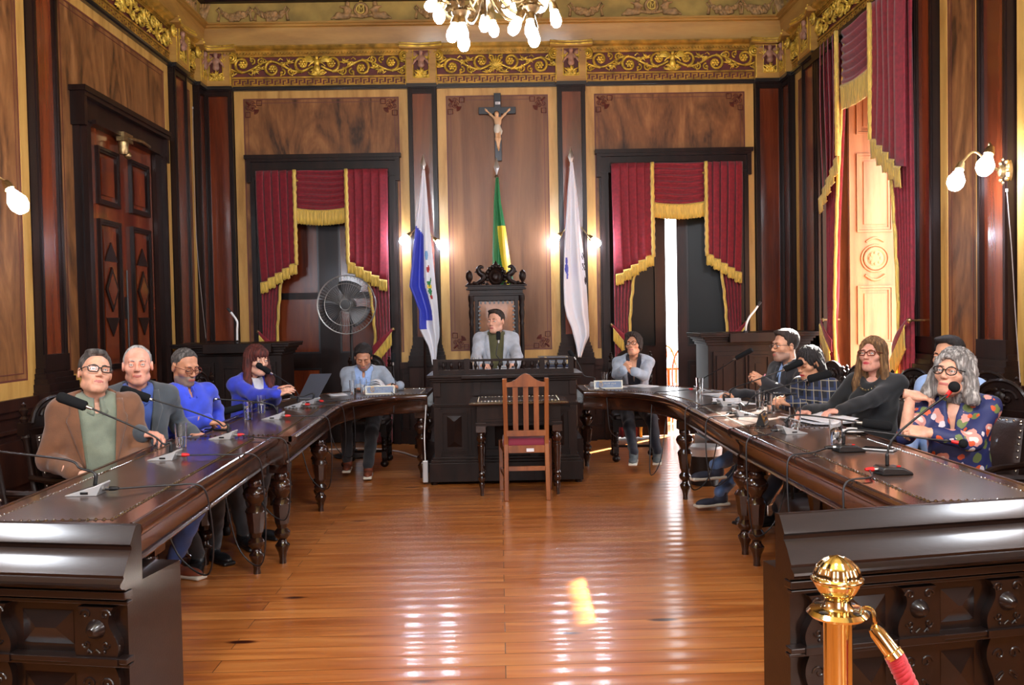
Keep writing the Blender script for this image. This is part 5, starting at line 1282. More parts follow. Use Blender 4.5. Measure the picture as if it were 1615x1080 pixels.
# =================================================================== HOODED FRONT DESKS
def front_desk(label, P0, P1, depth=.42, left=True):
    """P0 -> P1 is the top back edge, seen from the camera; local x runs along it, y towards the camera"""
    P0, P1 = Vector(P0), Vector(P1); L = (P1-P0).length; ex = (P1-P0).normalized(); ey = Vector((ex.y, -ex.x, 0))
    if ey.y > 0: ey = -ey
    T = lambda x, y, z: tuple(P0 + ex*x + ey*y + Vector((0, 0, z-P0.z)))
    r = thing('front_desk', label, 'desk', P0*.5+P1*.5 - Vector((0,0,P0.z))); kw = dict(parent=r, world=True)
    def along(prof, a, b, closed=True):
        M = MB(T); n = len(prof); M.add([(x, y, z) for x in (a, b) for y, z in prof], [(i, (i+1) % n, n+(i+1) % n, n+i) for i in range(n)] + [tuple(range(n)), tuple(range(2*n-1, n-1, -1))]); return M
    zt = P0.z
    prof = [(-.03,zt-.03),(-.03,zt),(-.01,zt+.003),(.0,zt),(.012,zt-.018),(.03,zt-.048),(.034,zt-.056),(.028,zt-.064),(.028,zt-.076),(.036,zt-.082),(.05,zt-.10),(.072,zt-.138),(.078,zt-.148),(.076,zt-.158),(.084,zt-.164),(.096,zt-.172),(.098,zt-.18),(.088,zt-.19),(.07,zt-.196),(.07,zt-.2),(-.03,zt-.2)]
    along(prof, 0, L).build('hood', M_HOOD, smooth=25, **kw)
    fz = zt-.2; yf = .03
    M = MB(T); M.box(.02, L-.02, -.03, yf, 0, fz); M.box(.03, L-.03, -.32 if left else -.18, -.03, 0, .615); M.box(.01, L-.01, -depth+.2, yf+.03, 0, .12); M.build('carcass', M_HOOD, smooth=0, **kw)
    M = MB(T)
    M.box(0.0, L, yf, yf+.045, fz-.03, fz-.005); M.box(.01, L, yf, yf+.03, fz-.052, fz-.04)
    M.box(.0, L, yf, yf+.045, fz-.245, fz-.228); M.box(.0, L, yf, yf+.03, fz-.262, fz-.25)
    nb = max(2, int(round(L/.34))); bx = [.06+.34*k for k in range(int((L-.1)/.34)+1)] if left is False else [L-.06-.13-.40*k for k in range(int((L-.15)/.40)+1)]
    M.build('rail', M_HOOD, smooth=0, bevel=.003, **kw)
    bw = .15
    for b in bx:
        M = MB(T)             # fiddle-shaped upper bracket with boss and scrolls
        def fiddle(s0, s1, zt_, zb, yy, th):
            n = 22; Lp = []; 
            for k in range(n+1):
                t2 = k/n; w = s0*(1-.22*math.sin(t2*PI*2.0)*(1) - .12*math.sin(t2*PI)) + (s1-s0)*t2**3
                Lp.append((w, zt_+(zb-zt_)*t2))
            poly = [(b+bw/2-w, z) for w, z in Lp] + [(b+bw/2+w, z) for w, z in Lp[::-1]]
            M.prism(poly, yy, yy+th)
        fiddle(bw*.44, bw*.5, fz-.06, fz-.228, yf, .035)
        M.lathe([(.0,.035),(.012,.033),(.024,.02),(.03,.008),(.034,.0)], 18, (b+bw/2, yf+.035, fz-.135), Matrix(((1,0,0),(0,0,1),(0,-1,0)))) 
        for s in (-1, 1):
            for zz, sg, rr in ((fz-.085, 1, .02), (fz-.185, -1, .016)):
                M.tube([(b+bw/2+s*(.035+rr*(1-k/16)*math.cos(k*.5)), yf+.036, zz+sg*rr*(1-k/16)*math.sin(k*.5)) for k in range(15)], .0035, 5)
            M.sph((b+bw/2+s*.03, yf+.036, fz-.21), .006, 8, 6)
        M.tube([(b+bw/2+(-.03+.06*k/8), yf+.037, fz-.208+.006*math.cos(k*PI/2)) for k in range(9)], .003, 5)
        M.box(b-.01, b+bw+.01, yf, yf+.05, fz-.25, fz-.228)
        M.build('bracket', M_HOOD, smooth=30, **kw)
        M = MB(T)             # lower bracket
        n = 16; Lp = [(bw*(.42+.1*math.sin(k/n*PI*1.6)), fz-.262-.18*k/n) for k in range(n+1)]
        M.prism([(b+bw/2-w, z) for w, z in Lp] + [(b+bw/2+w, z) for w, z in Lp[::-1]], yf, yf+.03)
        for s in (-1, 1):
            for q in range(2): M.tube([(b+bw/2+s*(.03+.024*(1-k/18)*math.cos(k*.45+q)), yf+.031, fz-.32-.08*q+.024*(1-k/18)*math.sin(k*.45)) for k in range(17)], .0035, 5)
        M.build('lower_bracket', M_HOOD, smooth=30, **kw)
    ed = sorted(bx)
    gaps = [(a+bw+.03, c-.03) for a, c in zip(ed[:-1], ed[1:])]
    if left: gaps = [(g if g[1]-g[0] > .05 else g) for g in gaps]
    if ed[-1]+bw+.15 < L: gaps.append((ed[-1]+bw+.05, L))
    if ed[0] > .2: gaps.append((0, ed[0]-.04))
    for a, c in gaps:
        for z0, z1 in ((fz-.2, fz-.085), (fz-.46, fz-.3)):
            m = (z0+z1)/2; h = (z1-z0)/2; k = min(h, (c-a)/2)
            M = MB(T); M.add([(a, yf+.002, z0), (c, yf+.002, z0), (c, yf+.002, z1), (a, yf+.002, z1), (a+k, yf+.018, m), (c-k, yf+.018, m)], [(0,1,5,4),(1,2,5),(2,3,4,5),(3,0,4)])
            M.build('diamond_panel', M_HOOD, smooth=0, **kw)
    return r
q0, q1 = atZ(-60, 823, .82), atZ(214, 829, .82); q0 = q1 + (q0-q1).normalized()*1.0
front_desk('glossy dark hooded desk closing the left table, at the lower left of the photo', q0, q1, left=True)
q0, q1 = atZ(1229, 812, .82), atZ(1615, 787, .82); q1 = q0 + (q1-q0).normalized()*1.25
front_desk('glossy dark hooded desk with carved brackets behind the brass post, lower right', q0, q1, left=False)

# =================================================================== ROPE POST
r = thing('stanchion', 'brass rope post with fluted ball finial in the right foreground', 'post', (.62, 1.63, 0)); kw = dict(parent=r, world=True); c = (.62, 1.63, 0)
M = MB(); M.lathe([(.0,.0),(.15,.0),(.15,.012),(.12,.03),(.04,.05),(.03,.07)], 32, c); M.build('base', M_BRASS, **kw)
M = MB(); M.lathe([(.0255,.05),(.0255,.935)], 32, c); M.build('pole', M_BRASS, **kw)
M = MB(); M.lathe([(.0255,.93),(.05,.932),(.056,.938),(.05,.945),(.03,.948),(.024,.955),(.023,.965),(.03,.972)], 32, c)
M.build('ring_plate', M_BRASS, **kw)
M = MB()
for k in range(4):
    a = k*PI/2+.6; M.sph((c[0]+.041*math.cos(a), c[1]+.041*math.sin(a), .9465), (.009,.009,.0012), 10, 4)
M.build('ring_hole', M_BLACK, r, world=True)
M = MB(); n = 48; vs = []; zz = [.972,.978,.99,.995,1.0,1.003,1.008,1.016,1.026,1.036,1.043,1.0465]
rr = [.028,.034,.0405,.043,.0475,.0475,.043,.042,.0375,.027,.014,.0]
def ballp(u, v):
    j = v*(len(zz)-1); z = np.interp(j, range(len(zz)), zz); ra = np.interp(j, range(len(zz)), rr); a = 2*PI*u
    if z > 1.006: ra *= 1-.07*abs(math.cos(a*5))**3
    return (c[0]+ra*math.cos(a), c[1]+ra*math.sin(a), z)
M.grid(ballp, 80, 44); M.build('ball_finial', M_BRASS, smooth=70, **kw)
rp = thing('barrier_rope', 'crimson twisted rope with brass hook hanging from the rope post', 'rope', (.7, 1.55, .5)); kw = dict(parent=rp, world=True)
hp = [Vector((.655, 1.60, .944)), Vector((.668,1.59,.947)), Vector((.672,1.585,.93))]
M = MB(); M.tube(catmull([(.652,1.603,.94), (.655,1.60,.955), (.668,1.59,.955), (.672,1.587,.935), (.668,1.589,.92)], 6), .004, 8)
e0 = Vector((.668,1.588,.925)); e1 = Vector((.702,1.565,.875)); M.lathe([(.0,0),(.01,.002),(.014,.012),(.0155,.05),(.018,.052),(.018,.062)], 20, e0, frame(e1-e0)); M.build('hook_ferrule', M_BRASS, **kw)
path = catmull([e0+(e1-e0)*.85, Vector((.712,1.56,.845)), Vector((.745,1.53,.75)), Vector((.80,1.48,.62)), Vector((.9,1.38,.45)), Vector((1.05,1.2,.35))], 10)
M = MB(); L = len(path)
for ph in range(3):
    pts = []
    for i in range((L-1)*4+1):
        p = path[min(i//4, L-2)].lerp(path[min(i//4, L-2)+1], (i % 4)/4) if i < (L-1)*4 else path[-1]
        t = (path[min(i//4+1, L-1)]-path[min(i//4, L-2)]).normalized(); Fm = frame(t, (1,0,0)); a = i*.36+ph*2*PI/3
        pts.append(p + Fm @ Vector((.0085*math.cos(a), .0085*math.sin(a), 0)))
    M.tube(pts, .0098, 8, up0=(0,1,0))
M.build('twisted_cord', plain('crimson_rope', (178,24,40), rough=.6, sheen=.3), smooth=60, **kw)
# =================================================================== PEOPLE
def skin_mat(name, c):
    m, ns, ln, b = _new(name); b.inputs['Base Color'].default_value = lin(c); b.inputs['Roughness'].default_value = .48
    b.inputs['Subsurface Weight'].default_value = .12; b.inputs['Subsurface Radius'].default_value = (.012,.005,.003); b.inputs['Subsurface Scale'].default_value = .6
    tc = ns.new('ShaderNodeTexCoord'); n = ns.new('ShaderNodeTexNoise'); n.inputs['Scale'].default_value = 26; n.inputs['Detail'].default_value = 3; ln.new(tc.outputs['Object'], n.inputs['Vector'])
    r = ramp(ns, [tuple(x*.92 for x in c), tuple(min(255, x*1.05) for x in c)], [.35,.65]); ln.new(n.outputs['Fac'], r.inputs['Fac']); ln.new(r.outputs['Color'], b.inputs['Base Color']); return m
def hair_mat(name, c, c2=None, rough=.62):
    return wood(name, [tuple(x*.6 for x in c), c, c2 or tuple(min(255, x*1.35) for x in c)], rough=rough, scale=(30,30,4), wave=2.5, dist=1, coat=.0, bump=.5)
def cloth(name, c, rough=.85, b=.25): return plain(name, c, rough=rough, sheen=.25, noise=.08, nscale=14, bump=b, bscale=240)
S_FAIR = skin_mat('fair_skin', (222,168,142)); S_PINK = skin_mat('ruddy_fair_skin', (226,164,142)); S_TAN = skin_mat('tan_skin', (196,138,106)); S_OLIVE = skin_mat('olive_skin', (206,150,118))
M_LIP = plain('lip', (176,96,88), rough=.4); M_LIPR = plain('red_lip', (176,52,62), rough=.35); M_EYE = plain('eye_white', (226,222,218), rough=.2); M_IRIS = plain('brown_iris', (52,34,24), rough=.15)
H_BLK = hair_mat('black_hair', (30,24,24)); H_DKB = hair_mat('dark_brown_hair', (46,34,28)); H_GREY = hair_mat('silver_grey_hair', (168,166,164), (205,204,202)); H_SALT = hair_mat('greying_dark_hair', (70,66,64), (120,116,112))
H_AUB = hair_mat('auburn_hair', (74,26,20), (112,46,34)); H_BRN = hair_mat('light_brown_hair', (112,78,44), (164,124,78)); H_PEP = hair_mat('grey_and_white_hair', (128,124,122), (214,212,210))
DOWN = Vector((0,0,-1))
def hand_mesh(side, curl=.5, spread=.05, thumb=.6, arm=.12, sc=1.0, grip=0):
    """side +1: thumb towards +x. wrist at the origin, fingers along +y, palm towards -z"""
    bones = []
    def chain(b, d, lens, radii, bend):
        p = Vector(b); d = Vector(d).normalized(); a = 0
        for k, L in enumerate(lens):
            ang = bend[k]; d = Matrix.Rotation(-ang, 3, 'X') @ d; q = p+d*L; bones.append((tuple(p), tuple(q), radii[k], radii[k+1])); p = q
    for k, (x, L, r) in enumerate(((.03,.082,.0088),(.009,.092,.0092),(-.012,.086,.0088),(-.031,.066,.0078))):
        x *= side; b = (x, .088-abs(k-1)*.004, .002); v = k*.12
        chain(b, (x*spread*22*.1, 1, 0), (L*.44, L*.31, L*.25), (r, r*.94, r*.86, r*.72), (curl*(.7+v), curl*(1.1+v), curl*.8))
    tb = Vector((.022*side, .022, -.004)); d = Vector((side*(.75), .66, -.25-.4*thumb)).normalized(); p = tb
    for L, r0, r1, bnd in ((.042,.0125,.011,0),(.032,.0105,.0095,.25),(.026,.0095,.0075,.25)):
        d = (d + Vector((-side*bnd*.8, bnd*.9, -bnd*.4*thumb))).normalized(); q = p+d*L; bones.append((tuple(p), tuple(q), r0, r1)); p = q
    def fn(P):
        palm = rbox(P, (0, .05, .0), (.041,.045,.0135), .0125)
        palm = smin(palm, ell(P, (.026*side,.03,-.008), (.018,.032,.014)), .015); palm = smin(palm, ell(P, (-.028*side,.035,-.006), (.014,.036,.013)), .012)
        palm = smin(palm, cap(P, (0,.02,0), (0,-arm,0), .0245, .031), .02)
        D = palm
        for a, b, r0, r1 in bones: D = smin(D, cap(P, a, b, r0, r1), .006)
        return D
    pts = np.array([b[0] for b in bones]+[b[1] for b in bones]+[[.045,-arm,-.035],[-.045,-arm,.035]])
    lo = pts.min(0)-.016; hi = pts.max(0)+.016
    V, F = nets(fn, lo, hi, .0042); return V*sc, F
HANDS = {}
def get_hand(*k):
    if k not in HANDS: HANDS[k] = hand_mesh(*k)
    return HANDS[k]
def ik(S, Wt, l1, l2, pole):
    S, Wt, pole = Vector(S), Vector(Wt), Vector(pole); v = Wt-S; d = min(v.length, (l1+l2)*.995); u = v.normalized(); Wt = S+u*d
    a = (l1*l1-l2*l2+d*d)/(2*d); h = math.sqrt(max(0, l1*l1-a*a)); p = (pole-u*pole.dot(u)).normalized(); return S+u*a+p*h, Wt

def head_fn(P, fem, neck, jaw=1.0, wide=1.0):
    A = [np.abs(P[0]), P[1], P[2]]; k = .87 if fem else 1.0
    D = su(.035, ell(P, (0,-.016,.032), (.075*wide,.094,.086)), ell(P, (0,.022,-.04), (.060*wide*k*jaw,.066,.076)), ell(P, (0,.068,-.098), (.026*jaw,.022,.02)))
    D = smin(D, cap(A, (.05*jaw*k,.005,-.075), (.015,.065,-.098), .02, .018), .03)            # jaw line
    D = smin(D, ell(A, (.046*wide,.052,-.022), (.022,.024,.02)), .025)           # cheeks
    D = smin(D, cap(P, (-.036,.076,.026), (.036,.076,.026), .011), .02)
    D = smax(D, -ell(A, (.032,.101,.004), (.021,.02,.0135)), .014)                # eye sockets
    D = smin(D, cap(P, (0,.086,.014), (0,.109,-.028), .0075, .0115), .012)      # nose
    D = smin(D, ell(A, (.0125,.1,-.033), (.009,.011,.0075)), .008)
    D = smin(D, ell(P, (0,.088,-.066), (.028,.014,.018)), .015)                  # muzzle
    D = smax(D, -ell(A, (.012,.105,-.0475), (.004,.012,.004)), .004)
    D = smin(D, ell(A, (.078*wide,-.012,-.006), (.0095,.02,.031), np.array([[.94,.3,0],[-.3,.94,0],[0,0,1]])), .008)
    D = smax(D, -ell(A, (.09*wide,-.006,-.002), (.008,.009,.016)), .005)
    D = smin(D, cap(P, (0,-.022,-.06), neck, .052*k, .056*k), .03)
    return D
def hair_fn(P, style, neckz=-.2):
    A = [np.abs(P[0]), P[1], P[2]]; x, y, z = P
    ang = np.arctan2(P[0], -(P[1]+.015)); st = .0022*np.sin(ang*26+3*np.sin(z*30)) + .0015*np.sin(ang*47+z*40)
    def shell(g): return ell(P, (0,-.016,.032), (.075+g,.094+g,.086+g)) - st
    def keep(y0, z0, y1, z1):       # above the line from the forehead hairline to the ear
        dy, dz = y1-y0, z1-z0; L = math.hypot(dy, dz); return -((y-y0)*dz-(z-z0)*dy)/L
    ears = ell(A, (.088,-.008,-.012), (.022,.02,.03))
    if style in ('short', 'crop', 'quiff', 'curly'):
        th = dict(short=(.003,.013), crop=(.002,.006), quiff=(.003,.017), curly=(.010,.021))[style]
        t = np.clip((z-.0)/.09, 0, 1); D = ell(P, (0,-.016,.032), (.077,.096,.088)) - th[0] - (th[1]-th[0])*t - st
        if style in ('short', 'quiff'): D = smin(D, ell(P, (.012,.035,.112), (.055,.045,.016)), .025)
        if style == 'curly': D = D + .005*np.sin(x*95)*np.sin(y*95+1)*np.sin(z*95)
        up_ = .006 if style == 'crop' else 0
        yl = np.interp(z-up_, [-.085,-.06,-.035,-.02,.03,.058,.083,.094,.103], [-.075,-.05,-.022,.016,.02,.034,.05,.066,.14]) + .004*np.sin(z*150+x*110)
        return smax(smax(D, y-yl, .006), -ears, .004)
    if style == 'receding':
        D = shell(.007); k = np.minimum(keep(.036,.118,.012,-.0), keep(.04,.10,-.01,-.02)) if False else keep(.03,.12,.004,-.035)
        return smax(smax(D, k, .008), np.maximum(-(z+.075), -ears), .008)
    face = np.minimum(ell(P, (0,.092,-.035), (.064,.075,.112)), ell(P, (0,.075,-.19), (.072,.1,.15)))
    if style == 'fringe_long':
        D = su(.03, shell(.016), ell(P, (0,-.055,-.07), (.092,.06,.14)), cap(A, (.082,.0,.0), (.105,.03,-.17), .026, .034), cap(A, (.105,.03,-.17), (.1,.085,-.33), .034, .022))
        D = smax(D, -ell(P, (0,.1,-.075), (.06,.08,.115)), .012)
        D = smin(D, smax(ell(P, (0,.052,.06), (.072,.05,.052)), -(z-.03), .008), .01)
        return D - st
    if style == 'long_back':
        D = su(.03, shell(.014), ell(P, (0,-.06,-.09), (.09,.052,.17)), cap(A, (.08,-.025,.0), (.092,-.04,-.2), .022, .03), cap(A, (.092,-.04,-.2), (.075,-.075,-.34), .03, .02))
        D = smax(D, -face, .012); return smax(smax(D, keep(.08,.082,.0,-.45), .01), -ell(A, (.085,.012,-.01), (.02,.02,.03)), .006) - st
    if style == 'long_side':
        D = su(.03, shell(.015), ell(P, (0,-.05,-.08), (.095,.058,.16)), cap(A, (.085,.0,-.01), (.1,-.0,-.2), .022, .032), cap(A, (.1,-.0,-.2), (.1,.02,-.32), .03, .018))
        return smax(smax(D, -face, .012), keep(.082,.08,.022,-.5), .01) - st
    if style == 'bob':
        w = .006*np.sin(z*70+ang*5)
        D = su(.03, shell(.022), ell(P, (0,-.045,-.05), (.105,.07,.12)), cap(A, (.088,.0,.0), (.115,.01,-.13), .03, .04))
        D = smax(D, -np.minimum(ell(P, (0,.1,-.04), (.066,.082,.115)), ell(P, (0,.075,-.19), (.075,.1,.15))), .012); return smax(D, -(z+.165)+.0*y, .02) - st - w*.5
    if style == 'side_short':       # short, swept over with volume
        D = su(.025, shell(.018), ell(P, (.015,.02,.1), (.07,.07,.035)), ell(P, (0,-.06,-.02), (.08,.05,.08)), cap(A, (.08,.0,.03), (.082,.005,-.045), .016, .012))
        D = smax(D, -ell(P, (-.006,.1,-.018), (.063,.08,.108)), .012); return smax(D, -(z+.1), .012) - st*1.3

def glasses(M, w=.062, h=.02, r=.0022, round_=False, mi=0):
    for s in (-1, 1):
        c = (s*.034, .104, .002); n = 24; e = 2.0 if round_ else 3.2
        pts = []
        for k in range(n):
            t = 2*PI*k/n; ca, sa = math.cos(t), math.sin(t); rr = (abs(ca)**e+abs(sa)**e)**(-1/e)
            pts.append((c[0]+.027*rr*ca, c[1]-.18*(abs(c[0]+.027*rr*ca)-.03)**1*.5, c[2]+h*rr*sa))
        M.tube(pts, r, 6, closed=True, mi=mi)
        M.tube([(s*.060,.094,.010),(s*.072,.08,.011),(s*.083,.03,.008),(s*.085,-.012,.006),(s*.083,-.03,-.012)], r*.9, 6, mi=mi)
    M.tube([(-.008,.108,.006),(0,.111,.008),(.008,.108,.006)], r, 6, mi=mi)
def lenses(M, h=.019):
    for s in (-1, 1):
        c = (s*.034, .104, .002); n = 20; pts = [(c[0]+.026*math.cos(2*PI*k/n), c[1]-.09*(abs(c[0]+.026*math.cos(2*PI*k/n))-.03), c[2]+h*math.sin(2*PI*k/n)) for k in range(n)]
        M.add([c]+pts, [(0, k+1, (k+1) % n+1) for k in range(n)])

def person(label, head, face, look, pitch=0.0, roll=0.0, seat=.475, fem=False, skin=S_FAIR, hair=('short', H_DKB), jaw=1.0, wide=1.0, beard=None, glass=None, eyes='open', lip=None,
           top=None, outer=None, legs=None, shoes=None, lean=4, hands=(), feet=None, hsc=1.0, girth=1.0, knee_w=.11, sleeve=(1, 1), collar='shirt', legdir=None, hide=()):
    """head: where the middle of the head is (world); face: torso direction; look: head direction; hands: (side, wrist, finger direction, back-of-hand normal, curl)"""
    fa = math.atan2(-face[0], face[1]); R = Matrix.Rotation(fa, 3, 'Z'); Ri = R.inverted(); H = Vector(head); w = .9 if fem else 1.0
    tl = max(.8, min(1.15, (H.z-seat-.10)/.612)); la = math.radians(lean)
    L = Matrix.Rotation(-la, 3, 'X'); pel = Vector((0, 0, seat+.10)); q = lambda x, y, z: pel + L @ Vector((x, y, z*tl))
    hl = q(0, .035, .612)
    base = H - R @ Vector((hl.x, hl.y, 0)); loc = Vector((base.x, base.y, 0)); dz = H.z-hl.z
    hl = hl + Vector((0, 0, dz))
    MW = Matrix.Translation(loc) @ R.to_4x4(); inv = MW.inverted(); toL = lambda p: inv @ Vector(p)
    look = Vector((look[0], look[1], 0)).normalized(); lk = Ri @ look; hy = math.atan2(-lk.x, lk.y)
    HR = Matrix.Rotation(hy, 3, 'Z') @ Matrix.Rotation(math.radians(pitch), 3, 'X') @ Matrix.Rotation(math.radians(roll), 3, 'Y')
    nb = q(0, -.005, .47); hs = hsc*(.95 if fem else 1.0)
    nl = HR.inverted() @ (nb-hl)/hs
    # arms
    Sh = {s: q(s*.166*w*girth**.5, -.01, .432) for s in (1, -1)}; arms = {}
    for s, wr, fd, bn, cu, *po in hands:
        wl = toL(wr); e, wl = ik(Sh[s], wl, .285*w, .255*w, Ri @ Vector(po[0]) if po else Vector((s*.5, -.3, -1.0))); arms[s] = (Sh[s], e, wl, Ri @ Vector(fd), Ri @ Vector(bn), cu)
    for s in (1, -1):
        if s not in arms:
            e, wl = ik(Sh[s], q(s*.1, .24, .03), .285*w, .255*w, Vector((s*.6, -.4, -1.0))); arms[s] = (Sh[s], e, wl, Vector((-s*.4, .9, -.1)), Vector((0,.1,1)), .5)
    # legs
    hipz = seat+.075; an = {}
    if legdir:
        ld = Vector((*legdir, 0)).normalized(); lp = Vector((ld.y, -ld.x, 0)); feet = [tuple(loc+ld*.42+lp*(.11*s)+Vector((0,0,.085))) for s in (1, -1)]
    for s in (1, -1):
        hip = Vector((s*.09*w, .03, hipz))
        a = toL(feet[0 if s > 0 else 1]) if feet else Vector((s*knee_w, .40, .085))
        kn, a = ik(hip, a, .43*w, .42*w, Vector((s*.12, .5, 1.0))); an[s] = (hip, kn, a)
    Lt = np.array(L.transposed()); p0 = np.array(pel)
    def tor(P):
        x, y, z = P[0]-f32(p0[0]), P[1]-f32(p0[1]), P[2]-f32(p0[2])
        return [x*f32(Lt[0,0])+y*f32(Lt[0,1])+z*f32(Lt[0,2]), x*f32(Lt[1,0])+y*f32(Lt[1,1])+z*f32(Lt[1,2]), (x*f32(Lt[2,0])+y*f32(Lt[2,1])+z*f32(Lt[2,2]))/tl]
    def torso(Q, g, hips=True):
        G = girth; A = [np.abs(Q[0]), Q[1], Q[2]]
        D = su(.07, ell(Q, (0,0,.33), (.158*w*G+g,.108*G+g,.17+g)), ell(Q, (0,.02*G,.14), (.145*w*G+g,.118*G**1.5+g,.15+g)), ell(Q, (0,0,.0), (.165*w*G+g,.13+g,.11+g)))
        D = smin(D, cap(A, (.0,-.012,.475), (.163*w*G**.5,-.012,.418), .046+g, .052*w+g), .05)
        if fem: D = smin(D, ell(A, (.072,.085,.30), (.062+g,.055+g,.06+g)), .04)
        return D
    def limbs(P, g, frac=(1, 1)):
        D = None
        for s in (1, -1):
            a, e, wl = arms[s][:3]; fr = frac[0 if s > 0 else 1]
            d = cap(P, a, e, .051*w+g, .043*w+g)
            if fr > .5: d = smin(d, cap(P, e, e.lerp(wl, min(1, (fr-.5)*2)*(1.06 if fr == 1 else 1)), .043*w+g, .037*w+g*.9), .02)
            else: d = cap(P, a, Vector(a).lerp(e, fr*2), .055*w+g, .045*w+g)
            D = d if D is None else np.minimum(D, d)
        return D
    wr = lambda P: .0035*np.sin(P[0]*38+P[2]*21+2*np.sin(P[1]*25))*np.sin(P[2]*33+P[1]*17)
    allp = [Vector(p) for s in (1, -1) for p in arms[s][:3]] + [q(.2,.2,.0), q(-.2,-.2,.5), nb]
    lo = Vector([min(p[i] for p in allp)-.11 for i in range(3)]); hi = Vector([max(p[i] for p in allp)+.11 for i in range(3)]); lo.z = min(lo.z, pel.z-.14)
    rn = .058*(.94 if fem else 1)*hs
    nkA, nkB = nb + (nb-hl).normalized()*.06, hl
    # ---- body: head, neck, trunk, hands in one skin mesh
    body = Acc()
    bm_ = lambda P: np.minimum(torso(tor(P), -.022), limbs(P, -.014)); 
    ext = lambda P: smin(smin(bm_(P), cap(P, an[1][0], an[1][1], .06, .045), .02), cap(P, an[-1][0], an[-1][1], .06, .045), .02)
    fb = lambda P: np.minimum(ext(P), np.minimum(cap(P, an[1][1], an[1][2], .042, .03), cap(P, an[-1][1], an[-1][2], .042, .03)))
    lo2 = Vector([min([lo[i]]+[p[i]-.09 for s in (1,-1) for p in an[s]]) for i in range(3)]); hi2 = Vector([max([hi[i]]+[p[i]+.09 for s in (1,-1) for p in an[s]]) for i in range(3)])
    V, F = nets(fb, lo2, hi2, .024); body.add(V, F, 0)
    lim = min(-.13, min(nl[2], -.13)); zl = nl[2]-.03
    V, F = nets(lambda P: head_fn(P, fem, tuple(nl), jaw, wide), (min(-.105, nl[0]-.075), min(-.13, nl[1]-.075), zl-.03), (max(.105, nl[0]+.075), max(.135, nl[1]+.075), .135), .0046)
    c = V[F].mean(1); m = np.zeros(len(F), int)
    if beard is not None:
        m[(c[:,1] > .0) & (c[:,2] < -.045-.25*np.maximum(0, .06-c[:,1])) & (c[:,2] > -.135) & ~((np.abs(c[:,0]) < .02) & (c[:,2] > -.074) & (c[:,2] < -.056))] = 2
    m[(np.abs(c[:,0]) < .024-.0*c[:,0]) & (np.abs(c[:,2]+.067) < .0085-.12*np.abs(c[:,0])) & (c[:,1] > .085)] = 1
    HT = (np.array(HR)*hs, np.array(hl)); body.add(V, F, m, HT)
    X = MB()
    for s in (-1, 1):
        c = Vector((s*.0318, .0795, .003))
        if eyes == 'open':
            X.sph(c, .0125, 12, 8, mi=4); X.sph(c+Vector((0,.0062,0)), (.0062,.0072,.0062), 10, 8, mi=5)
            X.sph(c+Vector((0,-.0008,.0062)), (.0158,.0128,.0088), 12, 8, mi=0); X.sph(c+Vector((0,-.001,-.0092)), (.015,.0118,.0065), 12, 8, mi=0)
            X.tube([c+Vector((s*.0145*t, .0122-.006*t*t, .0018-.004*t*t)) for t in (-1,-.5,0,.5,1)], .0013, 5, mi=3)
        else:
            X.sph(c, (.0158,.0134,.0122), 12, 8, mi=0); X.tube([c+Vector((s*.0145*t, .0125-.006*t*t, -.0055+.003*t*t)) for t in (-1,-.5,0,.5,1)], .0016, 5, mi=3)
        X.tube([(s*.013,.0915,.0235),(s*.026,.0915,.0275),(s*.04,.0825,.027),(s*.05,.0725,.0215)], [.0028,.0036,.003,.0014] if not fem else [.0018,.0024,.002,.001], 6, mi=3)
    body.add(X.v, X.f, X.m, HT)
    for s in (1, -1):
        if s in hide: continue
        a, e, wl, fd, bn, cu = arms[s]; fd = Vector(fd).normalized(); bn = (Vector(bn)-fd*Vector(bn).dot(fd)).normalized(); xx = fd.cross(bn)
        V, F = get_hand(s * -1, cu, .05, .6, .025, 1.0)
        M3 = np.array(Matrix((xx, fd, bn)).transposed())*(.9 if fem else 1.0); body.add(V, F, 0, (M3, np.array(wl)))
        V, F = nets(lambda P: cap(P, wl, e, .0285*w, .041*w), [min(wl[i], e[i])-.06 for i in range(3)], [max(wl[i], e[i])+.06 for i in range(3)], .012); body.add(V, F, 0)
    bmat = [skin, lip or M_LIP, beard or M_LIP, hair[1], M_EYE, M_IRIS]
    b = body.build('person', bmat, smooth=180); b.matrix_basis = MW; tag(b, label, 'person')
    # ---- hair
    if hair[0]:
        lowz = dict(fringe_long=-.38, long_back=-.38, long_side=-.36, bob=-.19).get(hair[0], -.12)
        V, F = nets(lambda P: hair_fn(P, hair[0]), (-.16, -.17, lowz), (.16, .15, .155), .0062)
        Acc().add(V, F, 0, HT).build('hair', hair[1], b, smooth=180)
    if glass:
        M = MB(); glasses(M, round_=glass[1], h=.021 if glass[1] else .0175, r=glass[2] if len(glass) > 2 else .0026); a = Acc(); a.add(M.v, M.f, M.m, HT); g = a.build('eyeglasses', glass[0], b, smooth=180)
        M = MB(); lenses(M); a = Acc(); a.add(M.v, M.f, M.m, HT); a.build('lens', M_LENS, g, smooth=180)
    # ---- clothes
    neckcut = lambda P, r: cap(P, nkB, nkA, r)
    lap = lambda Q, wd: np.abs(Q[0]) - np.clip(wd[0] + (wd[1]-wd[0])*(Q[2]-.05)/.42, .004, 1)
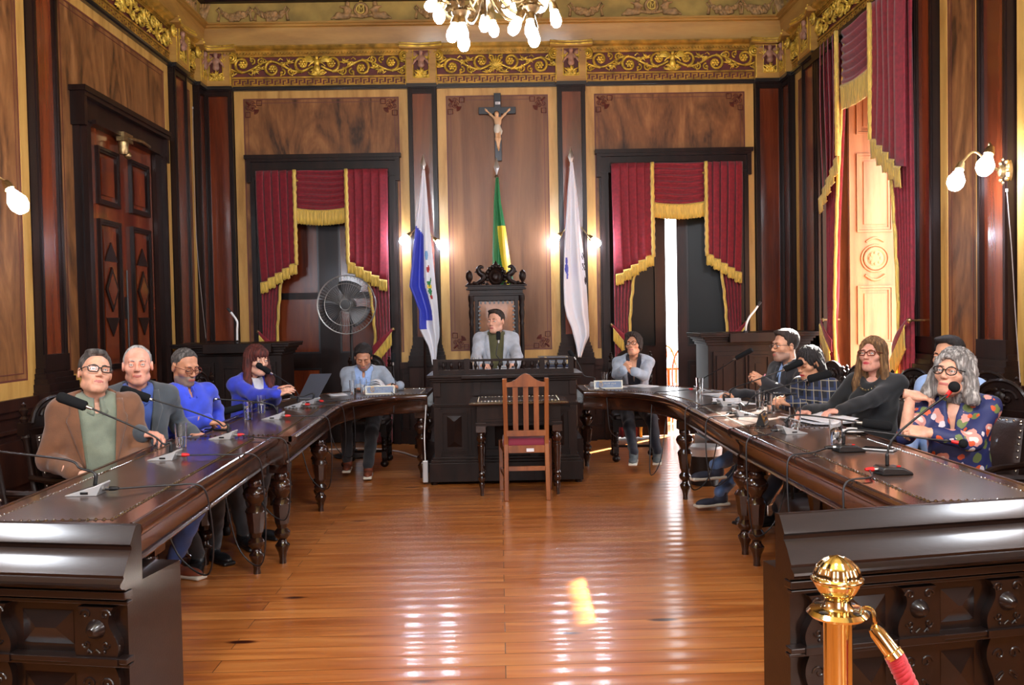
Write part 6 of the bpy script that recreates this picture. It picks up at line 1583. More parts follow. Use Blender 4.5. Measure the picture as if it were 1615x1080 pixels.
    if top is not None:
        def ft(P):
            Q = tor(P); D = torso(Q, .006)
            if collar == 'v': D = smax(D, -np.minimum(neckcut(P, rn+.006), np.maximum(np.maximum(np.abs(Q[0])-.17*np.maximum(0, Q[2]-.26), -Q[1]), -(Q[2]-.24))), .006)
            if outer is None: D = smin(D, limbs(P, .010, sleeve), .045)
            D = smax(D, -(Q[2]+.07), .01); D = D + wr(P)*(1.2 if outer is None else .6)
            if collar == 'shirt':
                D = smax(D, -neckcut(P, rn+.001), .004)
                D = smax(D, -np.maximum(np.maximum(np.abs(Q[0])-.012-.30*np.maximum(0, Q[2]-.42), -(Q[1]-.01)), -(Q[2]-.40)), .004)
            elif collar == 'scoop':
                D = smax(D, -np.minimum(neckcut(P, rn+.012), ell(Q, (0,.09,.50), (.07,.09,.07))), .006)
            elif collar == 'v': D = smax(D, -neckcut(P, rn+.004), .004)
            else:
                t2 = np.sqrt((np.sqrt(Q[0]**2+Q[1]**2)-rn-.006)**2+(Q[2]-.475-.0*Q[1])**2)-.009; D = smax(smin(D, t2, .01), -neckcut(P, rn+.001), .004)
            return D
        V, F = nets(ft, lo, hi, .0115); tp_ = Acc().add(V, F).build(top[1], top[0], b, smooth=180)
        if collar == 'shirt':
            C = MB(lambda x, y, z: tuple(q(x, y, z)))
            def cf_(u, v):
                t = -PI*.93 + 2*PI*.93*u; fr = max(0, abs(t)/PI-.45)/.48      # 0 at the nape, 1 at the points
                if v < .5: r = rn+.003+.004*v; z = .452+.05*v*2-.022*fr
                else: r = rn+.005+.03*(v-.5)*2+.012*fr*(v-.5); z = .502-.022*fr-(.05+.035*fr)*(v-.5)*2
                return (r*math.sin(t), -.006-r*math.cos(t)+.014*fr+.02*fr*max(0,v-.5)*2, z)
            C.grid(cf_, 36, 8); C.build('collar', top[0], tp_, smooth=180, solid=.004)
    if outer is not None:
        mat, wd, nm = outer[:3]
        def fo(P):
            Q = tor(P); e = lap(Q, wd); D = torso(Q, 0.0) - .019; D = smax(D, -np.maximum(e, -(Q[1]-.0)), .005); D = smin(D, limbs(P, .013, sleeve), .045) + wr(P)*1.6; D = smax(D, -(Q[2]+.12), .01)
            t = [Q[0], Q[1]-.0, Q[2]-.47]; rr = np.sqrt(t[0]**2+t[1]**2); col = np.sqrt((rr-rn-.02)**2+(np.maximum(np.abs(t[2])-.022, 0))**2)-.008
            D = np.minimum(D, np.maximum(col, Q[1]-.02)); D = smax(D, -neckcut(P, rn+.012), .006)
            return D
        V, F = nets(fo, lo, hi, .0115); jk = Acc().add(V, F).build(nm, mat, b, smooth=180)
        zz = np.linspace(.13, .475, 20); ww = np.clip(wd[0]+(wd[1]-wd[0])*(zz-.05)/.42, .004, 1); kx = 7; yg = np.linspace(-.08, .26, 90)
        lw = np.interp(zz, [.13,.36,.375,.40,.475], [.006,.062,.068,.045,.032])
        for s in (1, -1):
            X3 = (ww[:,None]-.004+lw[:,None]*np.linspace(0,1,kx)[None,:]); G = np.stack(np.broadcast_arrays(s*X3[:,:,None], yg[None,None,:], zz[:,None,None])).astype(f32)
            Dv = torso([G[0], G[1], G[2]], .0); yy = np.where(Dv < .021, yg[None,None,:], -1).max(2); yy = np.maximum(yy, -.05)
            LM = MB(lambda x, y, z: tuple(q(x, y, z))); LM.grid(lambda u, v: (float(s*X3[round(v*19), round(u*(kx-1))]), float(yy[round(v*19), round(u*(kx-1))])+.006+.004*math.sin(u*PI), float(zz[round(v*19)])), kx-1, 19)
            LM.build('lapel', mat, jk, smooth=180, solid=.004)
        if top is not None and outer[3:] != ('nocuff',):
            cf = Acc()
            for s in (1, -1):
                if s in hide: continue
                a, e, wl = arms[s][:3]; u = (Vector(wl)-Vector(e)).normalized()
                M = MB(); M.lathe([(.036*w,-.03),(.037*w,.0),(.036*w,.012),(.031*w,.012)], 14, Vector(wl)+u*.0, frame(u)); cf.mb(M, [0]*len(M.f))
            cf.build('cuff', top[0], b, smooth=60)
    if legs is not None:
        def fl(P):
            D = ell(P, (0, .0, seat+.06), (.17*w*girth,.15,.1))
            for s in (1, -1):
                h_, k_, a_ = an[s]; D = smin(D, smin(cap(P, h_, k_, .086*w, .066*w), cap(P, k_, Vector(a_)+Vector((0,0,.02)), .064*w, .05*w), .03), .04)
            return D + wr(P)*1.5
        V, F = nets(fl, lo2-Vector((.05,.05,.0)), hi2+Vector((.05,.05,0)), .015); Acc().add(V, F).build('trousers', legs, b, smooth=180)
    if shoes is not None:
        for s in (1, -1):
            h_, k_, a_ = an[s]; fd = (Ri @ Vector(shoes[2])) if len(shoes) > 2 else Vector((s*.25, 1, 0)); fd = Vector((fd.x, fd.y, 0)).normalized()
            fx = Vector((fd.y, -fd.x, 0)); A3 = Vector((a_.x, a_.y, max(.07, a_.z-.015)))
            RR = np.array(Matrix((fx, fd, Vector((0,0,1)))).transposed()); o3 = np.array([A3.x, A3.y, A3.z-.07])
            def fs(P): return smin(smax(su(.03, ell(P, (0,-.01,.05), (.04,.055,.055)), ell(P, (0,.11,.03), (.043,.1,.036))), -(P[2]-.022), .006), cap(P, (0,-.01,.06), (0,-.015,.10), .04, .045), .02)
            V, F = nets(fs, (-.06,-.09,0), (.06,.23,.13), .008); sh = Acc().add(V, F, 0, (RR, o3)).build('shoe', shoes[0], b, smooth=180)
            V, F = nets(lambda P: rbox(P, (0,.07,.013), (.043,.145,.013), .012), (-.06,-.1,-.01), (.06,.23,.04), .008); Acc().add(V, F, 0, (RR, o3)).build('sole', shoes[1], sh, smooth=180)
    print('PERSON', label[:40], [round(v,2) for v in loc], round(fa,2), 'tl', round(tl,2))
    return b, HT, MW, q, arms
UP = (0, 0, 1)
C_BROWN = cloth('brown_cotton_jacket', (112,74,50)); C_SAGE = cloth('sage_polo', (118,128,112)); C_GREY = cloth('slate_grey_suit', (66,74,82)); C_BLUE = cloth('blue_shirt', (66,92,170)); C_ROYAL = cloth('royal_blue_shirt', (54,76,214))
C_COBALT = cloth('cobalt_blazer', (46,62,196)); C_BLOUSE = cloth('white_blouse', (206,206,214)); C_LGREY = cloth('light_blue_grey_blazer', (148,160,176)); C_PALEB = cloth('pale_blue_shirt', (150,178,224)); C_LINEN = cloth('pale_grey_linen_blazer', (168,174,184))
C_OLIVE = cloth('olive_tee', (78,76,46)); C_NAVY = cloth('navy_top', (26,28,42)); C_CHAR = cloth('charcoal_trousers', (36,36,40)); C_JEAN = cloth('blue_jeans', (70,108,190)); C_JEAN2 = cloth('washed_jeans', (82,108,150)); C_DARK = cloth('dark_jacket', (32,32,38)); C_BLACKS = cloth('black_sweater', (22,23,26))
L_BROWN = plain('brown_shoe_leather', (122,64,44), rough=.4); L_SOLE = plain('off_white_sole', (206,198,182), rough=.6); L_BLK = plain('black_shoe_leather', (24,24,26), rough=.35); L_TEAL = plain('grey_canvas_shoe', (88,94,96), rough=.8); L_NAVY = plain('navy_canvas_shoe', (44,46,60), rough=.8)
G_BLK = plain('black_acetate', (24,22,24), rough=.25); G_TORT = plain('tortoiseshell_acetate', (98,44,32), rough=.25); G_THIN = plain('dark_metal_rim', (44,42,46), rough=.3, metal=.6)
M_STUB = skin_mat('stubble_skin', (160,122,104)); M_GOAT = skin_mat('grey_beard', (146,124,108))
def plaid():
    m, ns, ln, b = _new('navy_plaid_flannel'); tc = ns.new('ShaderNodeTexCoord'); sp = ns.new('ShaderNodeSeparateXYZ'); ln.new(tc.outputs['Object'], sp.inputs[0]); b.inputs['Roughness'].default_value = .85
    def band(src, sc, th):
        w1 = ns.new('ShaderNodeMath'); w1.operation = 'MULTIPLY'; w1.inputs[1].default_value = sc; ln.new(src, w1.inputs[0]); f1 = ns.new('ShaderNodeMath'); f1.operation = 'FRACT'; ln.new(w1.outputs[0], f1.inputs[0])
        g = ns.new('ShaderNodeMath'); g.operation = 'LESS_THAN'; g.inputs[1].default_value = th; ln.new(f1.outputs[0], g.inputs[0]); return g.outputs[0]
    ad = ns.new('ShaderNodeMath'); ad.operation = 'ADD'; ln.new(sp.outputs[0], ad.inputs[0]); ln.new(sp.outputs[1], ad.inputs[1])
    cur = None
    for src, sc, th, c, f in ((ad.outputs[0], 14, .4, (46,58,92), .8), (sp.outputs[2], 14, .4, (46,58,92), .6), (ad.outputs[0], 14, .09, (176,164,132), .7), (sp.outputs[2], 14, .09, (176,164,132), .6)):
        k = band(src, sc, th); mx = ns.new('ShaderNodeMix'); mx.data_type = 'RGBA'; mm = ns.new('ShaderNodeMath'); mm.operation = 'MULTIPLY'; mm.inputs[1].default_value = f; ln.new(k, mm.inputs[0]); ln.new(mm.outputs[0], mx.inputs[0])
        if cur is None: mx.inputs[6].default_value = lin((26,28,38))
        else: ln.new(cur, mx.inputs[6])
        mx.inputs[7].default_value = lin(c); cur = mx.outputs[2]
    ln.new(cur, b.inputs['Base Color']); return m
def floral():
    m, ns, ln, b = _new('navy_floral_print'); tc = ns.new('ShaderNodeTexCoord'); b.inputs['Roughness'].default_value = .6; cur = None
    nz = ns.new('ShaderNodeTexNoise'); nz.inputs['Scale'].default_value = 22; ln.new(tc.outputs['Object'], nz.inputs['Vector'])
    dv = ns.new('ShaderNodeMix'); dv.data_type = 'RGBA'; dv.inputs[0].default_value = .035; ln.new(tc.outputs['Object'], dv.inputs[6]); ln.new(nz.outputs['Color'], dv.inputs[7])
    for sc, off, th, c in ((13, 0, .30, (108,126,74)), (9, 3.1, .33, (214,150,140)), (9, 3.1, .20, (232,214,206)), (15, 7.7, .25, (206,84,44)), (11, 5.2, .2, (214,206,214)), (9, 3.1, .07, (190,70,40))):
        mp = ns.new('ShaderNodeMapping'); mp.inputs['Location'].default_value = (off, off*.7, off*.3); ln.new(dv.outputs[2], mp.inputs['Vector'])
        v = ns.new('ShaderNodeTexVoronoi'); v.inputs['Scale'].default_value = sc; ln.new(mp.outputs[0], v.inputs['Vector'])
        g = ns.new('ShaderNodeMath'); g.operation = 'LESS_THAN'; g.inputs[1].default_value = th; ln.new(v.outputs['Distance'], g.inputs[0])
        mx = ns.new('ShaderNodeMix'); mx.data_type = 'RGBA'; ln.new(g.outputs[0], mx.inputs[0])
        if cur is None: mx.inputs[6].default_value = lin((40,48,98))
        else: ln.new(cur, mx.inputs[6])
        mx.inputs[7].default_value = lin(c); cur = mx.outputs[2]
    ln.new(cur, b.inputs['Base Color']); return m
C_PLAID, C_FLORAL = plaid(), floral()

# ---- left table
person('man in a brown jacket and sage polo with black glasses, head tipped up', atY(150,588,5.0), (.5,-.87), (.62,-.78), pitch=13, roll=-9, skin=S_FAIR, hair=('short', H_SALT), wide=1.03, glass=(G_BLK, False, .0032),
       top=(C_SAGE, 'polo_shirt'), outer=(C_BROWN, (.07,.105), 'jacket', 'nocuff'), legs=C_JEAN, shoes=(L_BROWN, L_SOLE, (.9,-.45,0)), lean=-2, girth=1.06,
       hands=[(1, atY(112,742,4.72), (.9,.2,-.2), UP, .25), (-1, (-2.03,4.86,.70), (.8,-.1,-.1), UP, .5)], feet=[tuple(atZ(250,936,0)+Vector((-.06,.0,.085))), tuple(atZ(288,908,0)+Vector((-.04,.0,.085)))])
person('bald-browed grey-haired man in a slate suit and blue shirt looking at the camera side', atY(217,576,5.5), (.5,-.86), (.34,-.94), pitch=3, skin=S_PINK, hair=('receding', H_GREY), wide=1.04,
       top=(C_BLUE, 'shirt'), outer=(C_GREY, (.03,.085), 'suit_jacket'), legs=C_CHAR, shoes=(L_BLK, L_BLK), legdir=(1,-.15), lean=2, girth=1.03,
       hands=[(1, atZ(232,694,.845), (.9,-.1,-.1), UP, .55), (-1, (-1.95,5.62,.80), (.7,-.6,-.1), UP, .6)])
person('man in a royal blue shirt with a grey beard looking down', atY(292,578,6.1), (.75,-.66), (.8,-.6), pitch=-17, skin=S_TAN, hair=('crop', H_SALT), wide=1.06, beard=M_GOAT, glass=(G_TORT, False, .0022), eyes='down',
       top=(C_ROYAL, 'shirt'), legs=C_CHAR, shoes=(L_BLK, L_BLK), legdir=(1,-.1), lean=-4, girth=1.16, hide=(-1,),
       hands=[(1, atZ(322,664,.86), (.9,.25,-.15), UP, .4), (-1, (-2.0,6.3,.72), (.6,-.6,-.1), UP, .6)])
person('woman in a cobalt blazer with long auburn hair speaking into a microphone', atY(405,568,7.35), (.82,-.55), (.72,-.68), pitch=-4, fem=True, skin=S_FAIR, hair=('fringe_long', H_AUB), lip=M_LIPR,
       top=(C_BLOUSE, 'blouse'), outer=(C_COBALT, (.02,.07), 'blazer'), legs=C_NAVY, shoes=(L_NAVY, L_SOLE, (.7,-.7,0)), lean=12, collar='crew', hsc=1.06,
       hands=[(1, atY(434,622,7.0), (.9,.1,.3), (-.3,-.5,.8), .25), (-1, atY(436,617,7.14), (.9,-.1,.25), (-.2,.7,.6), .2)], feet=[(-2.0,7.0,.085), tuple(atZ(338,800,0)+Vector((-.0,.05,.085)))])
# ---- far table
person('dark-haired man in a light grey blazer reading papers in the far left corner', atY(573,563,9.02), (.05,-1), (.12,-1), pitch=-30, skin=S_TAN, hair=('curly', H_BLK), eyes='down', wide=1.03,
       top=(C_PALEB, 'shirt'), outer=(C_LGREY, (.03,.09), 'blazer'), legs=C_CHAR, shoes=(L_BROWN, L_SOLE, (.1,-1,0)), lean=10, girth=1.1, beard=M_STUB,
       hands=[(1, atY(566,612,8.72), (.6,-.75,-.1), UP, .45), (-1, atY(630,609,8.72), (-.7,-.6,.15), (.3,-.1,.9), .6)], feet=[(-1.5,8.62,.13), (-1.27,8.42,.1)])
person('man in a pale linen blazer over an olive tee presiding from the high-backed chair', atY(782,507,9.35), (.03,-1), (-.5,-.87), pitch=0, roll=2, seat=.74, skin=S_FAIR, hair=('short', H_DKB), wide=1.05, jaw=1.05,
       top=(C_OLIVE, 'tee_shirt'), outer=(C_LINEN, (.055,.085), 'blazer', 'nocuff'), legs=C_CHAR, lean=2, girth=1.1, collar='crew',
       hands=[(1, (-.2,8.95,1.02), (.7,-.7,0), UP, .5), (-1, (.16,8.95,1.02), (-.7,-.7,0), UP, .5)], feet=[(-.12,8.85,.385), (.1,8.85,.385)])
person('dark-haired woman with glasses and a light grey blazer, hands folded at her chest', atY(999,543,9.02), (-.12,-1), (-.42,-.9), pitch=8, roll=3, fem=True, skin=S_OLIVE, hair=('side_short', H_DKB), glass=(G_BLK, True, .0026),
       top=(C_NAVY, 'top'), outer=(C_LGREY, (.05,.08), 'blazer', 'nocuff'), legs=C_NAVY, shoes=(L_TEAL, L_SOLE, (-.2,-1,0)), lean=8, collar='v',
       hands=[(1, atY(982,584,8.66), (.55,-.2,.6), (-.6,-.7,.3), 1.0), (-1, atY(1000,586,8.68), (-.75,-.2,.5), (.5,-.7,.4), .9)], feet=[(1.26,8.35,.1), (1.5,8.5,.16)])
# ---- right table
person('bearded man with glasses and a dark jacket holding a pen beside the lectern', atY(1238,545,7.0), (-.93,-.37), (-.97,-.22), pitch=-2, skin=S_OLIVE, hair=('quiff', H_DKB), glass=(G_THIN, False, .002), beard=M_STUB,
       top=(C_PALEB, 'shirt'), outer=(C_DARK, (.008,.03), 'jacket'), legs=C_JEAN2, shoes=(L_NAVY, L_SOLE, (-.95,-.3,0)), lean=6,
       hands=[(1, (1.93,7.25,.83), (-.9,-.1,0), UP, .4), (-1, atY(1207,604,6.75), (-.7,-.2,.45), (.2,-.8,.5), .8)], feet=[(1.66,6.75,.10), tuple(atY(1128,738,6.62))])
person('woman in a navy plaid shirt with black hair looking down at a phone', atY(1276,572,6.42), (-.88,-.48), (-.9,-.42), pitch=-17, fem=True, skin=S_OLIVE, hair=('long_back', H_BLK), eyes='down', lip=M_LIPR,
       top=(C_PLAID, 'plaid_shirt'), legs=C_NAVY, shoes=(L_BLK, L_BLK, (-.9,-.4,0)), lean=8,
       hands=[(1, atY(1244,629,6.42), (-.95,-.1,.1), (.1,.3,.95), .5), (-1, atY(1250,634,6.2), (-.9,.15,.1), (.1,-.5,.8), .55)], feet=[(1.75,6.1,.085), (1.8,5.9,.085)])
b3 = person('woman in a black sweater with gold chain necklace and tortoiseshell glasses', atY(1376,559,5.9), (-.78,-.62), (-.72,-.69), pitch=7, fem=True, skin=S_PINK, hair=('long_side', H_BRN), glass=(G_TORT, False, .0034), lip=M_LIPR,
       top=(C_BLACKS, 'sweater'), legs=C_CHAR, shoes=(L_BLK, L_BLK), legdir=(-1,-.2), lean=0, girth=1.06, collar='scoop',
       hands=[(1, (2.08,5.95,.83), (-.8,-.4,-.1), UP, .4), (-1, (2.1,5.62,.83), (-.9,.2,-.1), UP, .45)])
person('dark-haired man mostly hidden behind the grey-haired woman', atY(1496,562,5.5), (-.85,-.5), (-.85,-.52), pitch=-2, skin=S_OLIVE, hair=('short', H_BLK), beard=M_STUB,
       top=(C_PALEB, 'shirt'), legs=C_CHAR, shoes=(L_BLK, L_BLK), legdir=(-1,-.2), lean=-6)
person('grey-haired woman in a navy floral blouse and round glasses, one hand raised to her neck', atY(1504,588,4.72), (-.66,-.75), (-.78,-.62), pitch=9, roll=-4, fem=True, skin=S_FAIR, hair=('bob', H_PEP), glass=(G_BLK, True, .0028), wide=1.02, hsc=1.08,
       top=(C_FLORAL, 'floral_blouse'), legs=C_NAVY, shoes=(L_BLK, L_BLK), legdir=(-1,-.25), lean=10, girth=1.14, collar='v', sleeve=(.5, .9),
       hands=[(1, atY(1436,622,4.80), (.95,-.3,-.12), (-.2,-.35,.9), .5, (-.5,-.3,-1.2)), (-1, atY(1462,682,4.60), (-.9,.35,.1), (-.1,-.7,.7), .7, (.5,-.6,-.9))])
# necklace and earring of the woman in black
pb, HTb, MWb, qb, _a = b3
M = MB(); ring = [qb(.075*math.sin(t)*(1+.1*math.cos(t)), .02+.095*max(-.3, math.cos(t))+.0, .47-.085*max(0, math.cos(t))**1.2) for t in [k*2*PI/26 for k in range(26)]]
for k in range(26): M.tube([Vector(ring[k])+Vector((0,.012,0)) + frame(Vector(ring[(k+1) % 26])-Vector(ring[k])) @ Vector((.0065*math.cos(j*PI/4), .0065*math.sin(j*PI/4), .0)) for j in range(8)], .002, 5, closed=True)
M.build('necklace', M_BRASS, pb, smooth=180)
M = MB(); M.tube([(.08+.0*k, -.008+.012*math.sin(k*PI/6), -.055+.016*math.cos(k*PI/6)) for k in range(12)], .003, 5, closed=True); a = Acc(); a.add(M.v, M.f, M.m, HTb); a.add([(-p[0], p[1], p[2]) for p in M.v], M.f, M.m, HTb); a.build('earring', M_BRASS, pb, smooth=180)
# =================================================================== MICROPHONES
NAILS = 0
def desk_mic(label, bpx, bdir, neck, foam, z=TZ, black=False, cable=None, ball=False, red=True, silver_tail=False, foam_r=.021):
    """bpx: base position (x, y); bdir: the way the base points (nose to tail); neck: world points; foam: (start, end)"""
    b = Vector((bpx[0], bpx[1], z+.0015)); d = Vector((*bdir, 0)).normalized(); s = Vector((-d.y, d.x, 0))
    r = thing('desk_microphone', label, 'microphone', b); kw = dict(parent=r, world=True); T = lambda x, y, zz: tuple(b + d*x + s*y + Vector((0,0,zz)))
    M = MB(T)
    if black:
        prof = [(-.075,.0),(-.07,.012),(-.03,.032),(.05,.036),(.062,.03),(.065,0)]
        M.add([(x, y, zz) for y in (-.048,.048) for x, zz in prof], [(i, (i+1) % 6, 6+(i+1) % 6, 6+i) for i in range(6)]+[tuple(range(6)), tuple(range(11,5,-1))])
        bs = M.build('base', M_BLK, smooth=30, bevel=.006, **kw)
        K = MB(T); K.lathe([(.0,0),(.008,0),(.008,.004),(.0,.005)], 10, (-.02,.02,.034)); K.build('talk_button', M_REDP, bs, world=True)
    else:
        prof = [(-.085,.0),(-.085,.004),(.045,.042),(.06,.05),(.066,.046),(.05,.012),(.045,0)]; n = len(prof)
        M.add([(x, y, zz) for y in (-.045,.045) for x, zz in prof], [(i, (i+1) % n, n+(i+1) % n, n+i) for i in range(n)]+[tuple(range(n)), tuple(range(2*n-1,n-1,-1))])
        bs = M.build('base', M_SILV, smooth=30, bevel=.003, **kw)
        K = MB(T); K.add([(-.075,-.036,.0085),(-.075,.036,.0085),(.035,.036,.0412),(.035,-.036,.0412)], [(0,1,2,3)]); K.add([(-.075,-.036,.0075),(-.075,.036,.0075),(.035,.036,.0402),(.035,-.036,.0402)], [(0,1,2,3)])
        K.box(-.02,.01,-.0462,.0462,.008,.016); K.build('control_panel', M_BLK, bs, smooth=0, world=True)
    p0 = Vector(T(.02, 0, .036)); pts = [p0, p0+Vector((0,0,.05))] + [Vector(p) for p in neck]; P = catmull(pts, 7)
    M = MB(); n = len(P); M.tube(P, [.0085 if i < 7 else .0048 for i in range(n)], 8)
    M.build('gooseneck', M_BLK, smooth=180, **kw)
    if foam:
        f0, f1 = Vector(foam[0]), Vector(foam[1]); ax = (f1-f0); Ln = ax.length; R = frame(ax); M = MB()
        if ball: M.sph((f0+f1)/2, Ln*.5, 14, 10)
        else: fr = foam_r; M.lathe([(.0,0),(fr*.8,0),(fr,.008),(fr,Ln*.3),(fr*1.06,Ln-.02),(fr*.8,Ln-.004),(.0,Ln)], 16, f0, R)
        M.build('windscreen', M_FOAM, **kw)
        M = MB(); u = ax.normalized(); M.lathe([(.0,-.03),(.008,-.03),(.009,-.008),(.0095,.002),(.0,.002)], 12, f0, R); M.build('light_ring' if ball else 'collar', M_REDP if ball else M_STEEL, **kw)
    if cable:
        c0 = Vector(T(.055, 0, .022)); C = [c0, c0+d*.04+Vector((0,0,-.002))] + [Vector(c) for c in cable]
        M = MB(); M.tube(catmull(C, 8), .0042, 6); cb = M.build('cable', M_RUB, smooth=180, **kw)
        M = MB(); M.lathe([(.0,-.02),(.0095,-.02),(.0095,.012),(.0,.012)], 10, c0+d*.012, frame(d)); 
        M.build('connector', M_STEEL, cb, world=True)
        M = MB(); M.lathe([(.0,.012),(.0098,.012),(.0098,.034),(.006,.05),(.0,.05)], 10, c0+d*.012, frame(d)); M.build('connector_sleeve', M_REDP if red else M_BLK, cb, world=True)
    return r
ZL = TZ+.012
def dropl(y, depth=.5, dy=.0, side=-1, xi=None, back=.18):
    """a cable lying over the inner edge of the left (-1) or right (+1) table and looping under it"""
    x = xi if xi is not None else (-1.33 if side < 0 else 1.43); o = -side
    return [(x+side*.08, y, ZL), (x+o*.035, y+dy*.3, TZ-.0), (x+o*.062, y+dy*.6, TZ-.10), (x+o*.06, y+dy, TZ-depth*.7), (x+o*.01, y+dy+.05, TZ-depth), (x+side*.12, y+dy+.1, TZ-depth*.85), (x+side*.2, y+dy+.12, TZ-.2)]
LX = (1, -.05)
p = lambda x, y, Y: atY(x, y, Y)
desk_mic('nearest silver microphone base on the left table, its neck leaving the photo', (-1.70,3.67), (1,.0), [p(126,738,3.68), p(105,725,3.7), p(0,712,3.75), p(-60,702,3.8)], (p(-70,700,3.8), p(-140,690,3.85)), cable=dropl(3.78, .42, .1), red=False)
desk_mic('long foam microphone reaching across the man in the brown jacket', (-1.72,4.57), LX, [p(258,700,4.56), p(243,688,4.55), p(200,668,4.52), p(140,642,4.5)], (p(136,641,4.5), p(90,624,4.48)), cable=dropl(4.62, .62, .12), foam_r=.026)
desk_mic('long foam microphone in front of the man in the slate suit', (-1.66,5.34), LX, [p(352,672,5.32), p(340,663,5.3), p(300,648,5.25), p(240,630,5.2)], (p(236,629,5.2), p(190,613,5.15)), cable=dropl(5.25, .5, .05), foam_r=.026)
desk_mic('long foam microphone crossing the blue shirt of the bearded man', (-1.62,6.36), LX, [p(436,646,6.35), p(428,638,6.34), p(395,633,6.3), p(340,629,6.25)], (p(338,629,6.25), p(300,626,6.2)), cable=dropl(6.42, .55, .1, xi=-1.31), foam_r=.026)
desk_mic('foam microphone lying low over the left table beside two water glasses', (-1.66,7.2), LX, [p(465,626,7.15), p(455,622,7.1), p(425,629,6.95), p(388,640,6.8)], (p(384,641,6.8), p(345,651,6.65)), cable=dropl(7.25, .45, .1, xi=-1.35), foam_r=.026)
desk_mic('foam microphone at the mouth of the woman in the cobalt blazer', (-1.60,7.5), (.9,-.3), [p(474,625,7.48), p(462,610,7.45), p(440,595,7.4), p(427,588,7.35)], (p(425,587,7.33), p(405,574,7.25)), cable=dropl(7.6, .5, .1, xi=-1.33), foam_r=.024)
desk_mic('slim upright microphone in front of the man reading papers', (-1.03,8.48), (-.1,-1), [p(624,606,8.5), p(621,590,8.5), p(620,572,8.5)], (p(620,571,8.5), p(620,556,8.5)), cable=[(-1.0,8.26,ZL), (-.98,8.17,TZ+.005), (-.98,8.14,TZ-.1), (-1.0,8.15,TZ-.28), (-1.05,8.3,TZ-.4)], red=False)
desk_mic('slim microphone on the right of the rostrum, bent towards it', (.92,8.72), (.1,-1), [p(921,592,8.72), p(913,575,8.72), p(906,564,8.72)], (p(905,563,8.72), p(897,552,8.72)), cable=[(.95,8.3,ZL), (.97,8.18,TZ+.005), (.98,8.14,TZ-.1), (1.0,8.15,TZ-.35), (1.08,8.3,TZ-.45)], red=False)
desk_mic('presiding microphone standing on the rostrum before the man in linen', (.02,8.42), (0,-1), [p(783,560,8.45), p(784,548,8.46), p(786,537,8.47)], (p(786,536,8.47), p(786,522,8.47)), z=.99)
RX = (-1, .05)
desk_mic('foam microphone farthest along the right table, pointing to the lectern', (1.80,7.9), RX, [p(1104,604,7.88), p(1110,596,7.85), p(1135,582,7.75), p(1160,566,7.65)], (p(1161,565,7.65), p(1187,551,7.55)), cable=[(1.5,7.85,ZL), (1.36,7.8,TZ+.005), (1.33,7.78,TZ-.1), (1.3,7.7,TZ-.4), (1.28,7.6,TZ-.68), (1.36,7.55,TZ-.55), (1.42,7.6,TZ-.2)])
desk_mic('foam microphone aimed at the bearded man with the pen', (1.70,6.64), (-1,-.1), [p(1151,624,6.62), p(1155,613,6.6), p(1190,600,6.5), p(1236,583,6.4)], (p(1238,582,6.4), p(1266,570,6.32)), cable=dropl(6.6, .6, -.15, 1, 1.42), red=False, foam_r=.024)
desk_mic('foam microphone in front of the plaid shirt on the right table', (1.64,5.97), (-1,-.1), [p(1176,640,5.95), p(1190,624,5.93), p(1225,612,5.85), p(1272,599,5.75)], (p(1275,598,5.75), p(1311,588,5.66)), cable=dropl(5.9, .45, -.1, 1, 1.415), red=False, foam_r=.026)
desk_mic('foam microphone low in front of the woman in black', (1.66,5.06), (-1,-.15), [p(1238,666,5.05), p(1250,655,5.04), p(1285,656,4.98), p(1358,666,4.88)], (p(1360,667,4.88), p(1408,673,4.82)), cable=dropl(4.95, .55, -.1, 1, 1.42), red=False, foam_r=.026)
desk_mic('black ball microphone lying across the floral blouse', (1.72,4.37), (-1,-.05), [p(1328,690,4.37), p(1338,678,4.36), p(1380,681,4.3), p(1440,689,4.25), p(1500,696,4.2)], (p(1511,698,4.2), p(1527,701,4.18)), black=True, cable=dropl(4.28, .5, -.1, 1, 1.43), ball=True, red=False)
desk_mic('black ball microphone nearest the camera on the right table, neck rising past the floral blouse', (1.66,3.74), (-1,-.05), [p(1399,716,3.74), p(1410,690,3.74), p(1450,655,3.73), p(1496,621,3.72)], (p(1499,617,3.72), p(1511,603,3.71)), black=True, cable=dropl(3.62, .5, -.12, 1, 1.44), ball=True)

# =================================================================== DRINKING GLASSES
def drinking_glass(label, x, y, z=TZ, water=.4, h=.135, r=.034):
    t = thing('drinking_glass', label, 'glass', (x, y, z+.002), group='drinking glasses')
    M = MB(); M.lathe([(.0,.001),(r*.8,.001),(r*.82,.004),(r,h),(r*.95,h),(r*.77,.014),(.0,.012)], 24); M.build('tumbler', M_GLASS, t, smooth=50)
    if water:
        zw = .0135+(h-.02)*water; q = .77+(.95-.77)*(zw-.014)/(h-.014)
        M = MB(); M.lathe([(.0,.0135),(r*.76,.0155),(r*q*.985,zw),(.0,zw)], 24); M.build('water', M_WATER, t, smooth=50)
    return t
drinking_glass('water glass beside the long foam microphone nearest the man in the brown jacket', -1.80, 5.0)
drinking_glass('nearer of the pair of water glasses before the woman in the cobalt blazer', -1.80, 6.33)
drinking_glass('farther of the pair of water glasses before the woman in the cobalt blazer', -1.83, 6.80)
drinking_glass('left one of two touching glasses beside the silver nameplate of the reading man', -1.38, 8.32)
drinking_glass('right one of two touching glasses beside the silver nameplate of the reading man', -1.295, 8.40)
drinking_glass('water glass on the rostrum behind its balustrade', *atY(750, 560, 8.3)[:2], z=.99)
drinking_glass('water glass behind the nameplate of the woman with folded hands', 1.03, 8.74)
drinking_glass('water glass at the farthest microphone of the right table', 1.74, 7.72)
drinking_glass('farther of two close glasses by the phone of the woman in plaid', 1.87, 6.36)
